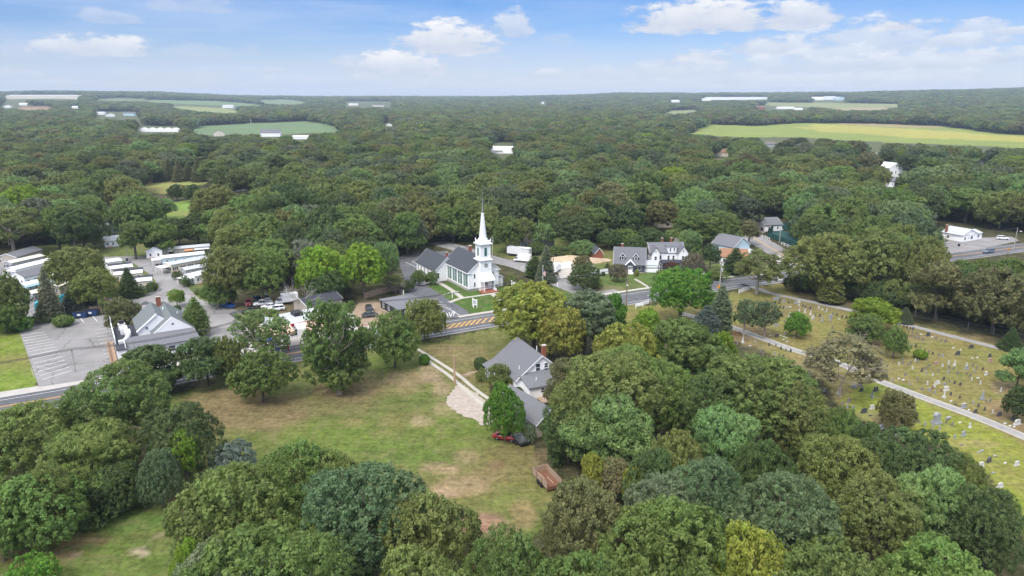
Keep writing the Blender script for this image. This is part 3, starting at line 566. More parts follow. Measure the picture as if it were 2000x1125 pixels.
# ------------------------------------------------------------------ the church
def church():
    o = G(915.7, 569.4); A = 30.0
    r = root('church', 'white clapboard church with tall spire, green shutters and slate grey roof', 'church', o, A)
    L, D = 10.8, 18.4; E = 6.4; R_ = 10.6
    walls(r, 0, 0, L, D, E, R_, 'y', 'white_siding', name='nave_wall'); rf = roof(r, 0, 0, L, D, E, R_, 'y', 'slate_shingle', ov=.45, name='nave_roof')
    MB().box(-.06, -.06, 0, L+.06, D+.06, .75).build('foundation', M('stone_block'), r)
    MB().box(-.03, -.03, .76, .32, .32, E-.2).box(L-.32, -.03, .76, L+.03, .32, E-.2).build('corner_board', M('white_trim'), r)
    fr = MB(); fr.box(-.46, -.1, E-.75, -.005, D, E-.43); fr.build('cornice', M('white_trim'), r)
    # returns of the gable
    MB().box(-.5, -.42, E-.5, .9, -.01, E-.28).box(L-.9, -.42, E-.5, L+.5, -.01, E-.28).build('gable_return', M('white_trim'), r)
    for k in range(4):
        y = 2.2+k*4.0; w = window(r, 'l', L, D, y, 1.35, .95, 4.0, None, 'window_glass_pale', t=.10)
        for q in (-1, 1):
            s = MB(); wbox(s, 'l', L, D, y+q*.99-.40, 1.25, y+q*.99+.40, 5.5, .004, .07); s.build('shutter', M('green_shutter'), w)
        mu = MB(); wbox(mu, 'l', L, D, y-.03, 1.35, y+.03, 5.35, .022, .045)
        for zz in (2.1, 2.9, 4.1, 4.7): wbox(mu, 'l', L, D, y-.46, zz, y+.46, zz+.05, .022, .045)
        mu.build('muntin', M('white_trim'), w)
    for x in (2.1, L-2.1):
        window(r, 'f', L, D, x, 4.0, .5, 1.5, None, mull=False); window(r, 'f', L, D, x, 1.3, .5, 1.4, None, mull=False)
    chimney(rf, 7.4, 13.5, 8.2, 11.6, .45, .45)
    # rear wing, lower, shifted towards the side car park
    walls(r, -4.2, 16.2, 8.6, 16.5, 4.0, 7.9, 'y', 'white_siding', name='wing_wall'); wr = roof(r, -4.2, 16.2, 8.6, 16.5, 4.0, 7.9, 'y', 'slate_shingle', ov=.4, name='wing_roof')
    chimney(wr, 1.6, 19.5, 6.8, 8.9, .35, .35)
    for y in (19.5, 22.5, 25.5, 28.5, 31): window(r, 'l', 8.6, 0, y, 1.3, .7, 1.7, None, off=(-4.2, 0, 0))
    window(r, 'f', 8.6, 0, 1.0, 1.2, .6, 1.8, None, off=(-4.2, 16.2, 0)); d = door(r, 'f', 8.6, 0, 2.7); d.location = (-4.2, 16.2, 0)
    MB().box(L+.01, 1.0, 0, L+2.2, 4.6, 2.9).build('side_porch_wall', M('white_siding'), r)
    MB().prism([(L+.01, 3.5), (L+2.5, 2.92), (L+2.5, 3.05), (L+.01, 3.65)], 'y', .8, 4.8).build('side_porch_roof', M('light_grey_membrane'), r)
    # tower
    cx, cy, h = 5.4, .3, 1.9
    t = MB().box(cx-h, cy-h, 0, cx+h, cy+h, 10.0).build('tower', M('white_siding'), r)
    MB().box(cx-h-.05, cy-h-.05, .76, cx-h+.28, cy-h+.28, 9.9).box(cx+h-.28, cy-h-.05, .76, cx+h+.05, cy-h+.28, 9.9).build('corner_board', M('white_trim'), t)
    c = MB(); c.box(cx-h-.2, cy-h-.2, 9.62, cx+h+.2, cy+h+.2, 9.85); c.box(cx-h-.42, cy-h-.42, 9.87, cx+h+.42, cy+h+.42, 10.12); c.build('tower_cornice', M('white_trim'), r)
    b = 1.72; be = MB().box(cx-b, cy-b, 10.12, cx+b, cy+b, 15.0).build('belfry', M('white_siding'), r)
    cb = MB()
    for sx in (-1, 1):
        for sy in (-1, 1): cb.box(cx+sx*(b-.12)-.17, cy+sy*(b-.12)-.17, 10.13, cx+sx*(b-.12)+.17, cy+sy*(b-.12)+.17, 14.95)
    cb.build('corner_board', M('white_trim'), be)
    for ax in (0, 1, 2, 3):
        def arch(w, z0, z1, n0, n1, mbb):
            pts = [(-w, z0), (w, z0)]+[(w*math.cos(a), z1+w*math.sin(a)) for a in [math.pi*k/10 for k in range(11)]]
            rot = [(1, 0, 0, -1), (0, 1, 1, 0), (-1, 0, 0, 1), (0, -1, -1, 0)][ax]
            vs = []
            for n in (n0, n1):
                for s, z in pts: vs.append((cx+rot[0]*s+rot[2]*(b+n), cy+rot[1]*s+rot[3]*(b+n), z))
            m_ = len(pts); mbb.add(vs, [tuple(range(m_)), tuple(range(m_, 2*m_))[::-1]]+[(i, (i+1) % m_, m_+(i+1) % m_, m_+i) for i in range(m_)])
        fr = MB(); arch(.62, 11.1, 13.5, .004, .05, fr); f = fr.build('belfry_window', M('white_trim'), be)
        lo = MB(); arch(.46, 11.25, 13.5, .052, .09, lo); lo.build('louvre', M('green_shutter'), f)
    c = MB(); c.box(cx-b-.25, cy-b-.25, 14.75, cx+b+.25, cy+b+.25, 14.98); c.box(cx-b-.55, cy-b-.55, 15.0, cx+b+.55, cy+b+.55, 15.3); c.box(cx-b-.1, cy-b-.1, 15.31, cx+b+.1, cy+b+.1, 16.0)
    c.build('belfry_cornice', M('white_trim'), r)
    pn = MB()
    for sx in (-1, 1):
        for sy in (-1, 1): pn.frustum(cx+sx*(b+.0), cy+sy*(b+.0), 16.01, 16.9, .14, .14, .03, .03)
    pn.build('pinnacle', M('white_trim'), r)
    def oct_(z0, r0, z1, r1, mb):
        vs = [(cx+rr*math.cos(math.pi/8+k*math.pi/4), cy+rr*math.sin(math.pi/8+k*math.pi/4), z) for z, rr in ((z0, r0), (z1, r1)) for k in range(8)]
        mb.add(vs, [tuple(range(8))[::-1], tuple(range(8, 16))]+[(k, (k+1) % 8, 8+(k+1) % 8, 8+k) for k in range(8)])
    s = MB(); oct_(16.01, 1.6, 16.7, 1.5, s); oct_(16.72, 1.24, 24.8, .38, s); sp = s.build('spire', M('steel_spire'), r)
    s = MB(); oct_(24.82, .33, 30.2, .06, s); s.tube([(cx, cy, 30.2), (cx, cy, 31.2)], .035, 6); s.build('spire_tip', M('steel'), sp)
    wr = MB(); w_ = .42
    for zc, yy, rr in ((8.3, cy-h-.08, .48), (2.6, cy-h-.06, .28)):
        wr.tube([(cx+rr*math.cos(a), yy, zc+rr*math.sin(a)) for a in [2*math.pi*k/16 for k in range(17)]], .13*rr/.48, 6, False)
    wr.build('wreath', M('wreath_green'), r)
    d = MB().box(cx-.75, cy-h-.05, .5, cx+.75, cy-h-.004, 3.0).build('door', M('white_trim'), r)
    MB().box(cx-.5, cy-h-.07, 1.5, cx-.1, cy-h-.052, 2.7).box(cx+.1, cy-h-.07, 1.5, cx+.5, cy-h-.052, 2.7).build('pane', M('window_glass_pale'), d)
    MB().prism([(cy-h-.01, 5.7), (cy-h-2.5, 3.55), (cy-h-2.5, 3.75), (cy-h-.01, 5.95)], 'x', cx-2.05, cx+2.05).build('porch_roof', M('white_membrane'), r)
    MB().prism([(cy-h-.02, 3.2), (cy-h-2.4, 3.2), (cy-h-2.4, 3.52), (cy-h-.02, 5.5)], 'x', cx-1.9, cx-1.75).prism([(cy-h-.02, 3.2), (cy-h-2.4, 3.2), (cy-h-2.4, 3.52), (cy-h-.02, 5.5)], 'x', cx+1.75, cx+1.9).build('porch_gusset', M('white_trim'), r)
    for q in (-1, 1): MB().box(cx+q*1.8-.11, cy-h-2.4, .36, cx+q*1.8+.11, cy-h-2.18, 3.5).build('porch_post', M('white_trim'), r)
    MB().box(cx-2.9, cy-h-3.6, 0, cx+2.9, cy-h-.01, .34).box(cx-1.2, cy-h-1.2, .342, cx+1.2, cy-h-.02, .5).build('porch_step', M('brick'), r)
    MB().box(cx+2.0, cy-h-3.2, .36, cx+2.06, cy-h-.2, 1.2).build('handrail', M('white_trim'), r)
church()
def solve_rear(o, ang, px, py, z): return G(px, py, z)
# farmhouse beside the driveway
def farmhouse():
    o, ang, L = eave_frame((1008, 742), (965, 704), 3.2)    # left eave from the near corner to the road end
    A = ang-90; th = math.radians(A)
    # local x = along the near gable wall (to the right), y = towards the road
    r = root('farmhouse', 'white farmhouse with long grey shingle roof beside the strip driveway', 'house', o, A)
    W = 9.4; L = 12.6; E = 3.2; R_ = 7.7; rp = .62
    E2 = E+(R_-E)*.35
    w = MB().prism([(0, 0), (W, 0), (W, E2), (W*rp, R_), (0, E)], 'y', 0, L).build('wall', M('white_siding'), r)
    sl = (R_-E)/(W*rp); sr = (R_-E2)/(W*(1-rp)); ov = .4; t = .17
    rf = MB().prism([(-ov, E-ov*sl+.01), (W*rp, R_+.01), (W*rp, R_+t), (-ov, E-ov*sl+t)], 'y', -.4, L+.4).prism([(W*rp, R_+.01), (W+ov, E2-ov*sr+.01), (W+ov, E2-ov*sr+t), (W*rp, R_+t)], 'y', -.4, L+.4).build('roof', M('grey_shingle'), r)
    tb = MB().prism([(-ov, E-ov*sl-.1), (W*rp, R_-.1), (W*rp, R_+t), (-ov, E-ov*sl+t)], 'y', -.46, -.403).prism([(W*rp, R_-.1), (W+ov, E2-ov*sr-.1), (W+ov, E2-ov*sr+t), (W*rp, R_+t)], 'y', -.46, -.403); tb.build('fascia', M('white_trim'), rf)
    MB().tube([(1.6, 2, 4.3), (1.6, 2, 5.3)], .09, 8).tube([(W*rp, 2.4, 8), (W*rp, 2.4, 9)], .09, 8).build('vent_pipe', M('white_trim'), rf)
    # enclosed porch on the road end of the left side
    MB().box(-2.2, L-4.6, 0, -.01, L-.4, 2.5).build('porch_wall', M('white_siding'), r)
    MB().prism([(-2.7, 2.45), (.1, 3.55), (.1, 3.7), (-2.7, 2.6)], 'y', L-5, L).build('porch_roof', M('grey_shingle'), r)
    for yy in (L-3.9, L-2.5, L-1.2): window(r, 'l', 0, 0, yy, 1.0, .8, 1.2, off=(-2.2, 0, 0))
    window(r, 'f', W, L, 5.0, 4.3, .95, 1.7); window(r, 'f', W, L, 6.9, 4.9, .8, 1.0)
    MB().box(6.5, -.45, 4.2, 7.1, -.01, 4.65).build('air_conditioner', M('plastic_black'), r)
    # rear ell
    MB().box(1.0, -4.6, 0, 8.2, -.01, 3.0).build('ell_wall', M('white_siding'), r)
    MB().add([(.6, -5.0, 2.95), (8.6, -5.0, 2.95), (8.6, -.02, 4.6), (.6, -.02, 4.0), (.6, -5.0, 3.12), (8.6, -5.0, 3.12), (8.6, -.02, 4.77), (.6, -.02, 4.17)], [(0,3,2,1),(4,5,6,7),(0,1,5,4),(1,2,6,5),(2,3,7,6),(3,0,4,7)]).build('ell_roof', M('grey_shingle'), r)
    for x in (3.9, 5.0): window(r, 'f', 0, 0, x, 1.6, .7, .9, off=(0, -4.6, 0))
    MB().tube([(3.2, -3, 3.5), (3.2, -3, 4.3)], .1, 8).build('vent_pipe', M('white_trim'), r)
    MB().box(2.6, -7.4, .5, 7.6, -4.62, .65).build('deck', M('new_wood'), r)
    dk = MB()
    for x in np.arange(2.6, 7.7, .25): dk.box(x-.02, -7.4, .66, x+.02, -7.36, 1.5)
    dk.box(2.6, -7.42, 1.5, 7.6, -7.34, 1.58); dk.build('deck_railing', M('white_trim'), r)
    chimney(r, W*rp+.9, .9, 0, 9.5, .42, .38)
    MB().box(-.03, -.03, 0, .12, .12, E).build('corner_board', M('white_trim'), r)
farmhouse()
o, ang, L = eave_frame((1048, 830), (985, 790), 2.6)
r = root('garage', 'long low garage with grey shingle roof behind the farmhouse', 'garage', o, ang-90)
walls(r, 0, 0, 6.4, 13, 2.6, 4.9, 'y', 'tan_siding'); rf = roof(r, 0, 0, 6.4, 13, 2.6, 4.9, 'y', 'grey_shingle', ov=.3)
for yy in (8.4, 11.6): MB().box(1.9, yy-.25, 3.9, 2.4, yy+.25, 4.25).build('roof_vent', M('dark_shingle'), rf)
d = MB(); wbox(d, 'f', 6.4, 13, 1.2, .1, 3.9, 2.3, .004, .05); d.build('garage_door', M('fence_wood'), r); window(r, 'l', 6.4, 13, 3, 1.1, .8, .8)
# restaurant beside the left car park
def restaurant():
    o, ang, L = eave_frame((299.5, 653.9), (377.7, 641.6), 4.0)
    r = root('restaurant', 'low restaurant with grey roofs, white gables and rooftop ducts beside the left car park', 'restaurant', o, ang)
    MB().box(0, 0, 0, L, 16, 4.0).build('wall', M('white_siding'), r)
    walls(r, 0, 0, L, 16, 4.0, 7.6, 'y', 'white_trim', z0=3.9, name='gable_wall')
    rf = roof(r, 0, .35, L, 16, 4.0, 7.6, 'y', 'green_grey_shingle', ov=.4, ovg=0.02, trim=False)
    tb = MB().prism([(-.4, 3.63), (L/2, 7.56), (L/2, 7.8), (-.4, 3.85)], 'y', -.05, .3).prism([(L/2, 7.56), (L+.4, 3.63), (L+.4, 3.85), (L/2, 7.8)], 'y', -.05, .3); tb.build('rake_board', M('white_trim'), r)
    MB().tube([(L/2, -.06, 6.0), (L/2, -.02, 6.0)], .25, 12).build('gable_vent', M('plastic_black'), r)
    MB().add([(-6.2, -6.2, 3.0), (L+.6, -6.2, 3.0), (L+.1, -.02, 4.15), (-6.2, -.02, 4.15), (-6.2, -6.2, 3.2), (L+.6, -6.2, 3.2), (L+.1, -.02, 4.35), (-6.2, -.02, 4.35)], [(0,3,2,1),(4,5,6,7),(0,1,5,4),(1,2,6,5),(2,3,7,6),(3,0,4,7)]).build('front_roof', M('grey_shingle'), r)
    MB().box(-5.8, -5.6, 0, L-.2, -.03, 3.0).build('front_wall', M('white_siding'), r)
    for x in np.arange(-4, L-1, 2.4): window(r, 'f', 0, 0, x, 1.0, 1.4, 1.3, off=(0, -5.6, 0))
    # second gable on the left, ridge running away to the left rear
    MB().box(-3, 3.55, 0, -.02, 15.5, 4.4).build('left_wing_wall', M('white_siding'), r)
    walls(r, -3, 3.5, 9, 12, 4.4, 8.0, 'y', 'white_trim', z0=4.2, name='left_gable_wall')
    roof(r, -3, 3.75, 9, 12, 4.4, 8.0, 'y', 'green_grey_shingle', ov=.3, ovg=.02, name='left_wing_roof', trim=False)
    MB().prism([(-3.35, 4.1), (1.5, 7.96), (1.5, 8.25), (-3.35, 4.36)], 'y', 3.2, 3.7).build('left_rake_board', M('white_trim'), r)
    window(r, 'f', 0, 0, -1.0, 4.6, .6, .6, off=(0, 3.5, 0))
    MB().box(-8.2, -6.0, 0, -6.25, 13, 3.3).box(-6.24, .5, 0, -3.05, 13, 3.3).build('side_wall', M('white_siding'), r); MB().box(-8.4, -6.2, 3.31, -6.22, 13.2, 3.5).box(-6.21, .05, 3.31, -3.02, 13.2, 3.49).build('flat_roof', M('dark_shingle'), r)
    hv = MB().box(-6.6, 5.5, 3.51, -5.0, 8.5, 5.0).box(-5.9, 2.0, 3.9, -4.6, 5.3, 4.9).box(-6.8, 9.5, 3.51, -5.2, 11.2, 5.1).tube([(-5.2, 1.9, 4.3), (-5.6, .2, 4.3), (-6.4, -.8, 3.9)], .45, 10).box(-7.6, -1.9, 3.51, -6.3, -.9, 4.3)
    hv.build('rooftop_duct', M('white_membrane'), r); MB().tube([(-6.0, 10.3, 5.1), (-6.0, 10.3, 5.9)], .6, 12).build('exhaust_fan', M('plastic_black'), r)
    MB().box(-8.3, -1.5, 3.51, -8.15, 12.6, 5.0).box(-6.5, -5.9, 3.51, -6.35, -2.4, 4.4).build('duct_screen', M('white_trim'), r)
    f = MB()
    for i in range(10): f.box(-9.9, -8+i*2.1, 0, -9.75, -8+i*2.1+.15, 1.7)
    f.box(-9.92, -8, .9, -9.82, 11.5, 1.5); f.box(-9.74, -8, .3, -8.5, 11.5, .45); f.build('wooden_ramp', M('new_wood'), r)
    chimney(r, L/2-1.2, 15.2, 0, 9.4, .55, .4)
    MB().box(-8.3, 12.7, 3.51, -8.15, 12.85, 6.6).build('roof_pole', M('white_trim'), r)
    MB().tube([(L/2-.9, 9.0, 7.5), (L/2-.9, 9.0, 8.1)], .16, 8).tube([(L*.75, 9.0, 5.5), (L*.75, 9, 6.4)], .16, 8).tube([(L*.22, 6, 5.2), (L*.22, 6, 6.0)], .1, 8).build('vent_pipe', M('white_trim'), r)
restaurant()
# small black house
o, ang, L = eave_frame((743, 585), (776, 603), 2.7)
r, rf = house('small_house', 'small black ranch house with grey roof beside the church car park', 'house', o, ang, L+1, 9.5, 2.7, 4.4, 'hip', 'black_siding', 'grey_shingle', wins=[('f', 2, .9, .8, 1.4), ('f', 5.6, .9, .8, 1.4), ('r', 6.5, 1.2, 1.6, .8), ('r', 2.2, 1.2, .8, .8)], doors=[('r', 4.0)])
MB().box(L+1.01, 3.4, 0, L+2.8, 5.4, 2.5).build('entry_wall', M('white_trim'), r); MB().tube([(2, 6.5, 3.6), (2, 6.5, 4.9)], .18, 8).build('vent_pipe', M('cream_siding'), rf)
# filling station
def station():
    o, ang, L = eave_frame((535, 643), (640, 622), 3.6)
    r = root('filling_station', 'filling station shop with pale flat roof and red trim behind the field trees', 'filling station', o, ang)
    MB().box(0, 0, 0, L, 10, 3.6).build('wall', M('white_siding'), r); MB().box(-.3, -.3, 3.61, L+.3, 10.3, 4.0).build('roof', M('light_grey_membrane'), r)
    MB().box(7.6, 5.4, 4.01, 9.9, 8.4, 5.0).build('rooftop_unit', M('plastic_black'), r)
    MB().box(-.36, -.42, 3.5, L+.36, -.31, 4.2).build('fascia', M('paint_red'), r)
    for x in (2, 5, 12, 15): window(r, 'f', L, 10, x, .8, 1.8, 1.6)
    door(r, 'f', L, 10, 8.5)
station()
o, ang, L = eave_frame((600, 598), (668, 583), 3.2)
house('workshop', 'long dark roofed workshop behind the filling station', 'workshop', o, ang, L, 8, 3.2, 4.6, 'x', 'tan_siding', 'dark_shingle')
o, ang, L = eave_frame((505, 655), (648, 634), 4.9)
r = root('fuel_canopy', 'peach coloured fuel pump canopy with red columns in front of the filling station', 'canopy', o, ang)
MB().box(0, -3.2, 4.9, 8.0, 3.6, 5.5).box(11, -3.2, 4.9, 21.5, 3.6, 5.5).build('canopy_roof', M('peach_canopy'), r); MB().box(9.1, -1.0, 4.9, 10.9, 3.6, 5.4).build('canopy_link', M('white_trim'), r)
for x in (1.5, 6.5, 12.5, 19.5): MB().box(x-.2, -.2, 0, x+.2, .2, 4.88).build('column', M('paint_red'), r)
for x in (4.0, 16.0):
    p = root('fuel_pump', ('left' if x < 9 else 'right')+' fuel pump standing under the peach canopy', 'fuel pump', (o[0]+x*math.cos(math.radians(ang)), o[1]+x*math.sin(math.radians(ang))), ang)
    MB().box(-.9, -.5, 0, .9, .5, .15).build('island', M('concrete'), p); MB().box(-.45, -.28, .16, .45, .28, 2.0).build('cabinet', M('signal_blue'), p); MB().box(-.35, -.3, 1.2, .35, -.285, 1.8).build('display', M('label_white'), p)
# houses right of the church
def cape():
    o, ang, L = eave_frame((1199, 514.4), (1244, 516.7), 3.0); ang += 3
    W = 9.0; L = 10.8; R_ = 8.0
    r, rf = house('gabled_house', 'dark grey gabled house with two white trimmed dormers and a white door', 'house', o, ang, L, W, 3.0, R_, 'x', 'charcoal_siding', 'grey_shingle',
                  wins=[('l', 4.5, 4.4, .9, 1.3), ('l', 2.2, 1.0, .9, 1.3), ('l', 6.8, 1.0, .9, 1.3), ('f', 1.8, 1.0, 1.2, 1.3), ('f', 9.0, 1.0, 1.0, 1.3)], chim=[(2.6, 5.6, 6.5, 9.0)])
    for x in (3.0, 7.6):
        d = MB().prism([(x-.85, 3.9), (x+.85, 3.9), (x+.85, 5.6), (x, 6.7), (x-.85, 5.6)], 'y', .8, 3.6).build('dormer', M('charcoal_siding'), r)
        MB().prism([(x-1.15, 5.28), (x, 6.75), (x, 6.92), (x-1.15, 5.45)], 'y', .55, 3.7).prism([(x, 6.75), (x+1.15, 5.28), (x+1.15, 5.45), (x, 6.92)], 'y', .55, 3.7).build('dormer_roof', M('grey_shingle'), d)
        MB().prism([(x-1.15, 5.2), (x, 6.67), (x, 6.95), (x-1.15, 5.48)], 'y', .48, .545).prism([(x, 6.67), (x+1.15, 5.2), (x+1.15, 5.48), (x, 6.95)], 'y', .48, .545).build('fascia', M('white_trim'), d)
        wf = MB().box(x-.5, .74, 4.2, x+.5, .796, 5.5).build('window', M('white_trim'), d); MB().box(x-.36, .715, 4.32, x+.36, .735, 5.38).build('pane', M('glass'), wf)
    MB().prism([(4.3, 0), (7.2, 0), (7.2, 2.9), (5.75, 4.3), (4.3, 2.9)], 'y', -1.4, -.01).build('entry', M('charcoal_siding'), r)
    MB().prism([(3.95, 2.65), (5.75, 4.42), (5.75, 4.6), (3.95, 2.83)], 'y', -1.7, .9).prism([(5.75, 4.42), (7.55, 2.65), (7.55, 2.83), (5.75, 4.6)], 'y', -1.7, .9).build('entry_roof', M('white_trim'), r)
    dd = MB().box(5.0, -1.46, .3, 6.5, -1.41, 2.6).build('door', M('white_trim'), r); MB().box(5.25, -1.5, 1.2, 5.6, -1.47, 2.4).box(5.9, -1.5, 1.2, 6.25, -1.47, 2.4).build('pane', M('glass'), dd)
    MB().box(4.6, -2.8, 0, 6.9, -1.5, .35).build('step', M('white_trim'), r)
    MB().box(L+.02, 1.2, 0, L+4.6, 5.2, 2.6).build('side_wing_wall', M('white_siding'), r); MB().prism([(1.0, 2.62), (5.4, 2.62), (3.2, 4.0)], 'x', L+.03, L+4.7).build('side_wing_roof', M('light_grey_membrane'), r)
cape()
def victorian():
    o, ang, L = eave_frame((1271, 493), (1327, 492), 6.2); L = 12.6; D = 8; E = 6.2
    r, rf = house('two_storey_house', 'white two storey house with grey roof, two chimneys and a covered porch', 'house', o, ang, L, D, E, 8.9, 'x', 'white_siding', 'grey_shingle',
                  wins=[('f', 3.6, 3.7, .8, 1.4), ('f', 6.6, 3.4, .7, 1.5), ('f', 8.4, 3.4, .7, 1.5), ('f', 3.6, .9, .8, 1.4), ('l', 4, 3.7, .8, 1.4), ('r', 4, 3.7, .8, 1.4), ('r', 4, .9, .8, 1.4)], chim=[(5.2, 4.4, 8.4, 10.4, .3, .3), (8.6, 4.4, 8.4, 10.4, .3, .3)])
    for x0, x1, pz in ((-.0, 2.9, 8.4), (9.6, 13.2, 8.6)):
        MB().prism([(x0, 0), (x1, 0), (x1, E), ((x0+x1)/2, pz), (x0, E)], 'y', -1.5, -.01).build('cross_gable', M('white_siding'), r)
        m_ = (x0+x1)/2; MB().prism([(x0-.4, E-.4), (m_, pz+.02), (m_, pz+.2), (x0-.4, E-.22)], 'y', -1.9, 3.9).prism([(m_, pz+.02), (x1+.4, E-.4), (x1+.4, E-.22), (m_, pz+.2)], 'y', -1.9, 3.9).build('cross_gable_roof', M('grey_shingle'), r)
        window(r, 'f', 0, 0, m_, 3.6, .8, 1.4, off=(0, -1.5, 0)); window(r, 'f', 0, 0, m_, 6.5, .4, .6, off=(0, -1.5, 0), mull=False)
    MB().box(6.2, -.4, 6.0, 9.2, 2.5, 8.3).build('dormer', M('white_siding'), r); MB().frustum(7.7, 1.05, 8.31, 9.3, 1.8, 1.8, .2, .4).build('dormer_roof', M('grey_shingle'), r)
    for x in (7.0, 8.4): window(r, 'f', 0, 0, x, 6.7, .5, 1.0, off=(0, -.4, 0))
    MB().box(-.3, -3.4, 0, 2.7, -1.52, 2.8).build('bay', M('white_siding'), r); MB().frustum(1.2, -2.4, 2.81, 3.9, 2.0, 1.4, .5, .2).build('bay_roof', M('grey_shingle'), r)
    for x in (.5, 1.9): window(r, 'f', 0, 0, x, .9, .6, 1.3, off=(0, -3.4, 0))
    MB().box(3.2, -3.2, 2.75, 11.4, -.02, 2.95).frustum(7.3, -1.65, 2.96, 3.7, 4.1, 1.6, 3.6, .6).build('porch_roof', M('dark_shingle'), r)
    for x in (3.4, 5.6, 7.8, 11.2): MB().box(x-.08, -3.1, 0, x+.08, -2.94, 2.74).build('porch_post', M('white_trim'), r)
    MB().box(-4.2, 1.5, 0, -.01, 6, 2.8).build('side_wing_wall', M('white_siding'), r); MB().prism([(1.2, 2.81), (6.3, 2.81), (3.75, 4.3)], 'x', -4.5, -.02).build('side_wing_roof', M('grey_shingle'), r)
    for s in (2.7, 4.6): window(r, 'l', 0, 0, s, .9, .7, 1.2, off=(-4.2, 0, 0))
victorian()
r_, rf_, L_ = house_px('brick_garage', 'small brick fronted garage with dark roof left of the dark grey gabled house', 'garage', (1162.5, 494.5), (1177.5, 494), 6, 3.0, 4.8, 'y', 'brick', 'slate_shingle')
r_, rf_, L_ = house_px('cottage', 'cream gabled cottage with brown grey roof among trees right of the two storey house', 'house', (1339, 497), (1359, 497), 14, 3.2, 6.6, 'y', 'cream_siding', 'taupe_shingle', auto=(2, 1, .8, 1.2, 'f'), ang=10)
r_, rf_, L_ = house_px('blue_house', 'pale blue two storey house with white trim beside the side road', 'house', (1433, 483), (1464.5, 477), 10, 5.6, 8.8, 'y', 'blue_siding', 'grey_shingle', wins=[('f', 1.4, 3.0, .7, 1.1), ('f', 3.8, 3.0, .7, 1.1), ('f', 6.2, 3.0, .9, 1.3), ('f', 3.6, 6.2, .5, .7)])
MB().box(1.8, -4.6, 0, 9.5, -.02, 2.6).build('lean_to_wall', M('white_siding'), r_); MB().prism([(-5.0, 2.62), (-.02, 3.9), (-.02, 4.05), (-5.0, 2.77)], 'x', 1.5, 9.8).build('lean_to_roof', M('light_grey_membrane'), r_)
r_, rf_, L_ = house_px('orange_roof_house', 'white house with rusty orange roof in front of the pale blue house', 'house', (1408, 501), (1462, 503), 8, 3.0, 5.2, 'x', 'white_siding', 'orange_shingle', auto=(4, 1, .8, 1.2, 'f'))
r_, rf_, L_ = house_px('bungalow', 'grey roofed bungalow at the far end of the side road', 'house', (1471, 433), (1494, 440), 9, 3.0, 5.6, 'y', 'white_siding', 'grey_shingle', auto=(2, 1, .8, 1.1, 'fr'))
r_, rf_, L_ = house_px('brown_roof_house', 'house with reddish brown roof rising from the wood behind the white two storey house', 'house', (1271, 424), (1286, 431), 9, 3.4, 6.2, 'x', 'tan_siding', 'brown_shingle', chim=[(3, 4.5, 5.5, 7.4)])
r_, rf_, L_ = house_px('ranch_house', 'taupe roofed ranch house among trees behind the white lorry', 'house', (1016, 470), (1054, 477), 9, 3.0, 6.2, 'x', 'grey_siding', 'taupe_shingle', auto=(5, 1, .9, 1.2, 'f'))
def office():
    o, ang, L = eave_frame((1880, 460), (1910, 456), 3.0)
    r, rf = house('roadside_office', 'white roadside office with grey roof and brick chimney on the far right yard', 'office', o, ang, L, 9, 3.0, 5.2, 'y', 'white_siding', 'light_grey_membrane', wins=[('f', 2, 1, 1.1, 1.2), ('f', 6.6, 1, 1.6, 1.2), ('f', 4.6, 1.2, .5, .7), ('l', 6.0, 1, 1, 1.1)], chim=[(.5, 7.5, 0, 6.2)])
    MB().box(L+.01, 1, 0, L+4.8, 8, 2.8).build('side_wing_wall', M('white_siding'), r); MB().prism([(.7, 2.82), (8.3, 2.82), (4.5, 3.9)], 'x', L+.02, L+5.1).build('side_wing_roof', M('light_grey_membrane'), r)
    window(r, 'f', 0, 0, L+2.4, 1, 1.3, 1.1, off=(0, 1, 0))
office()
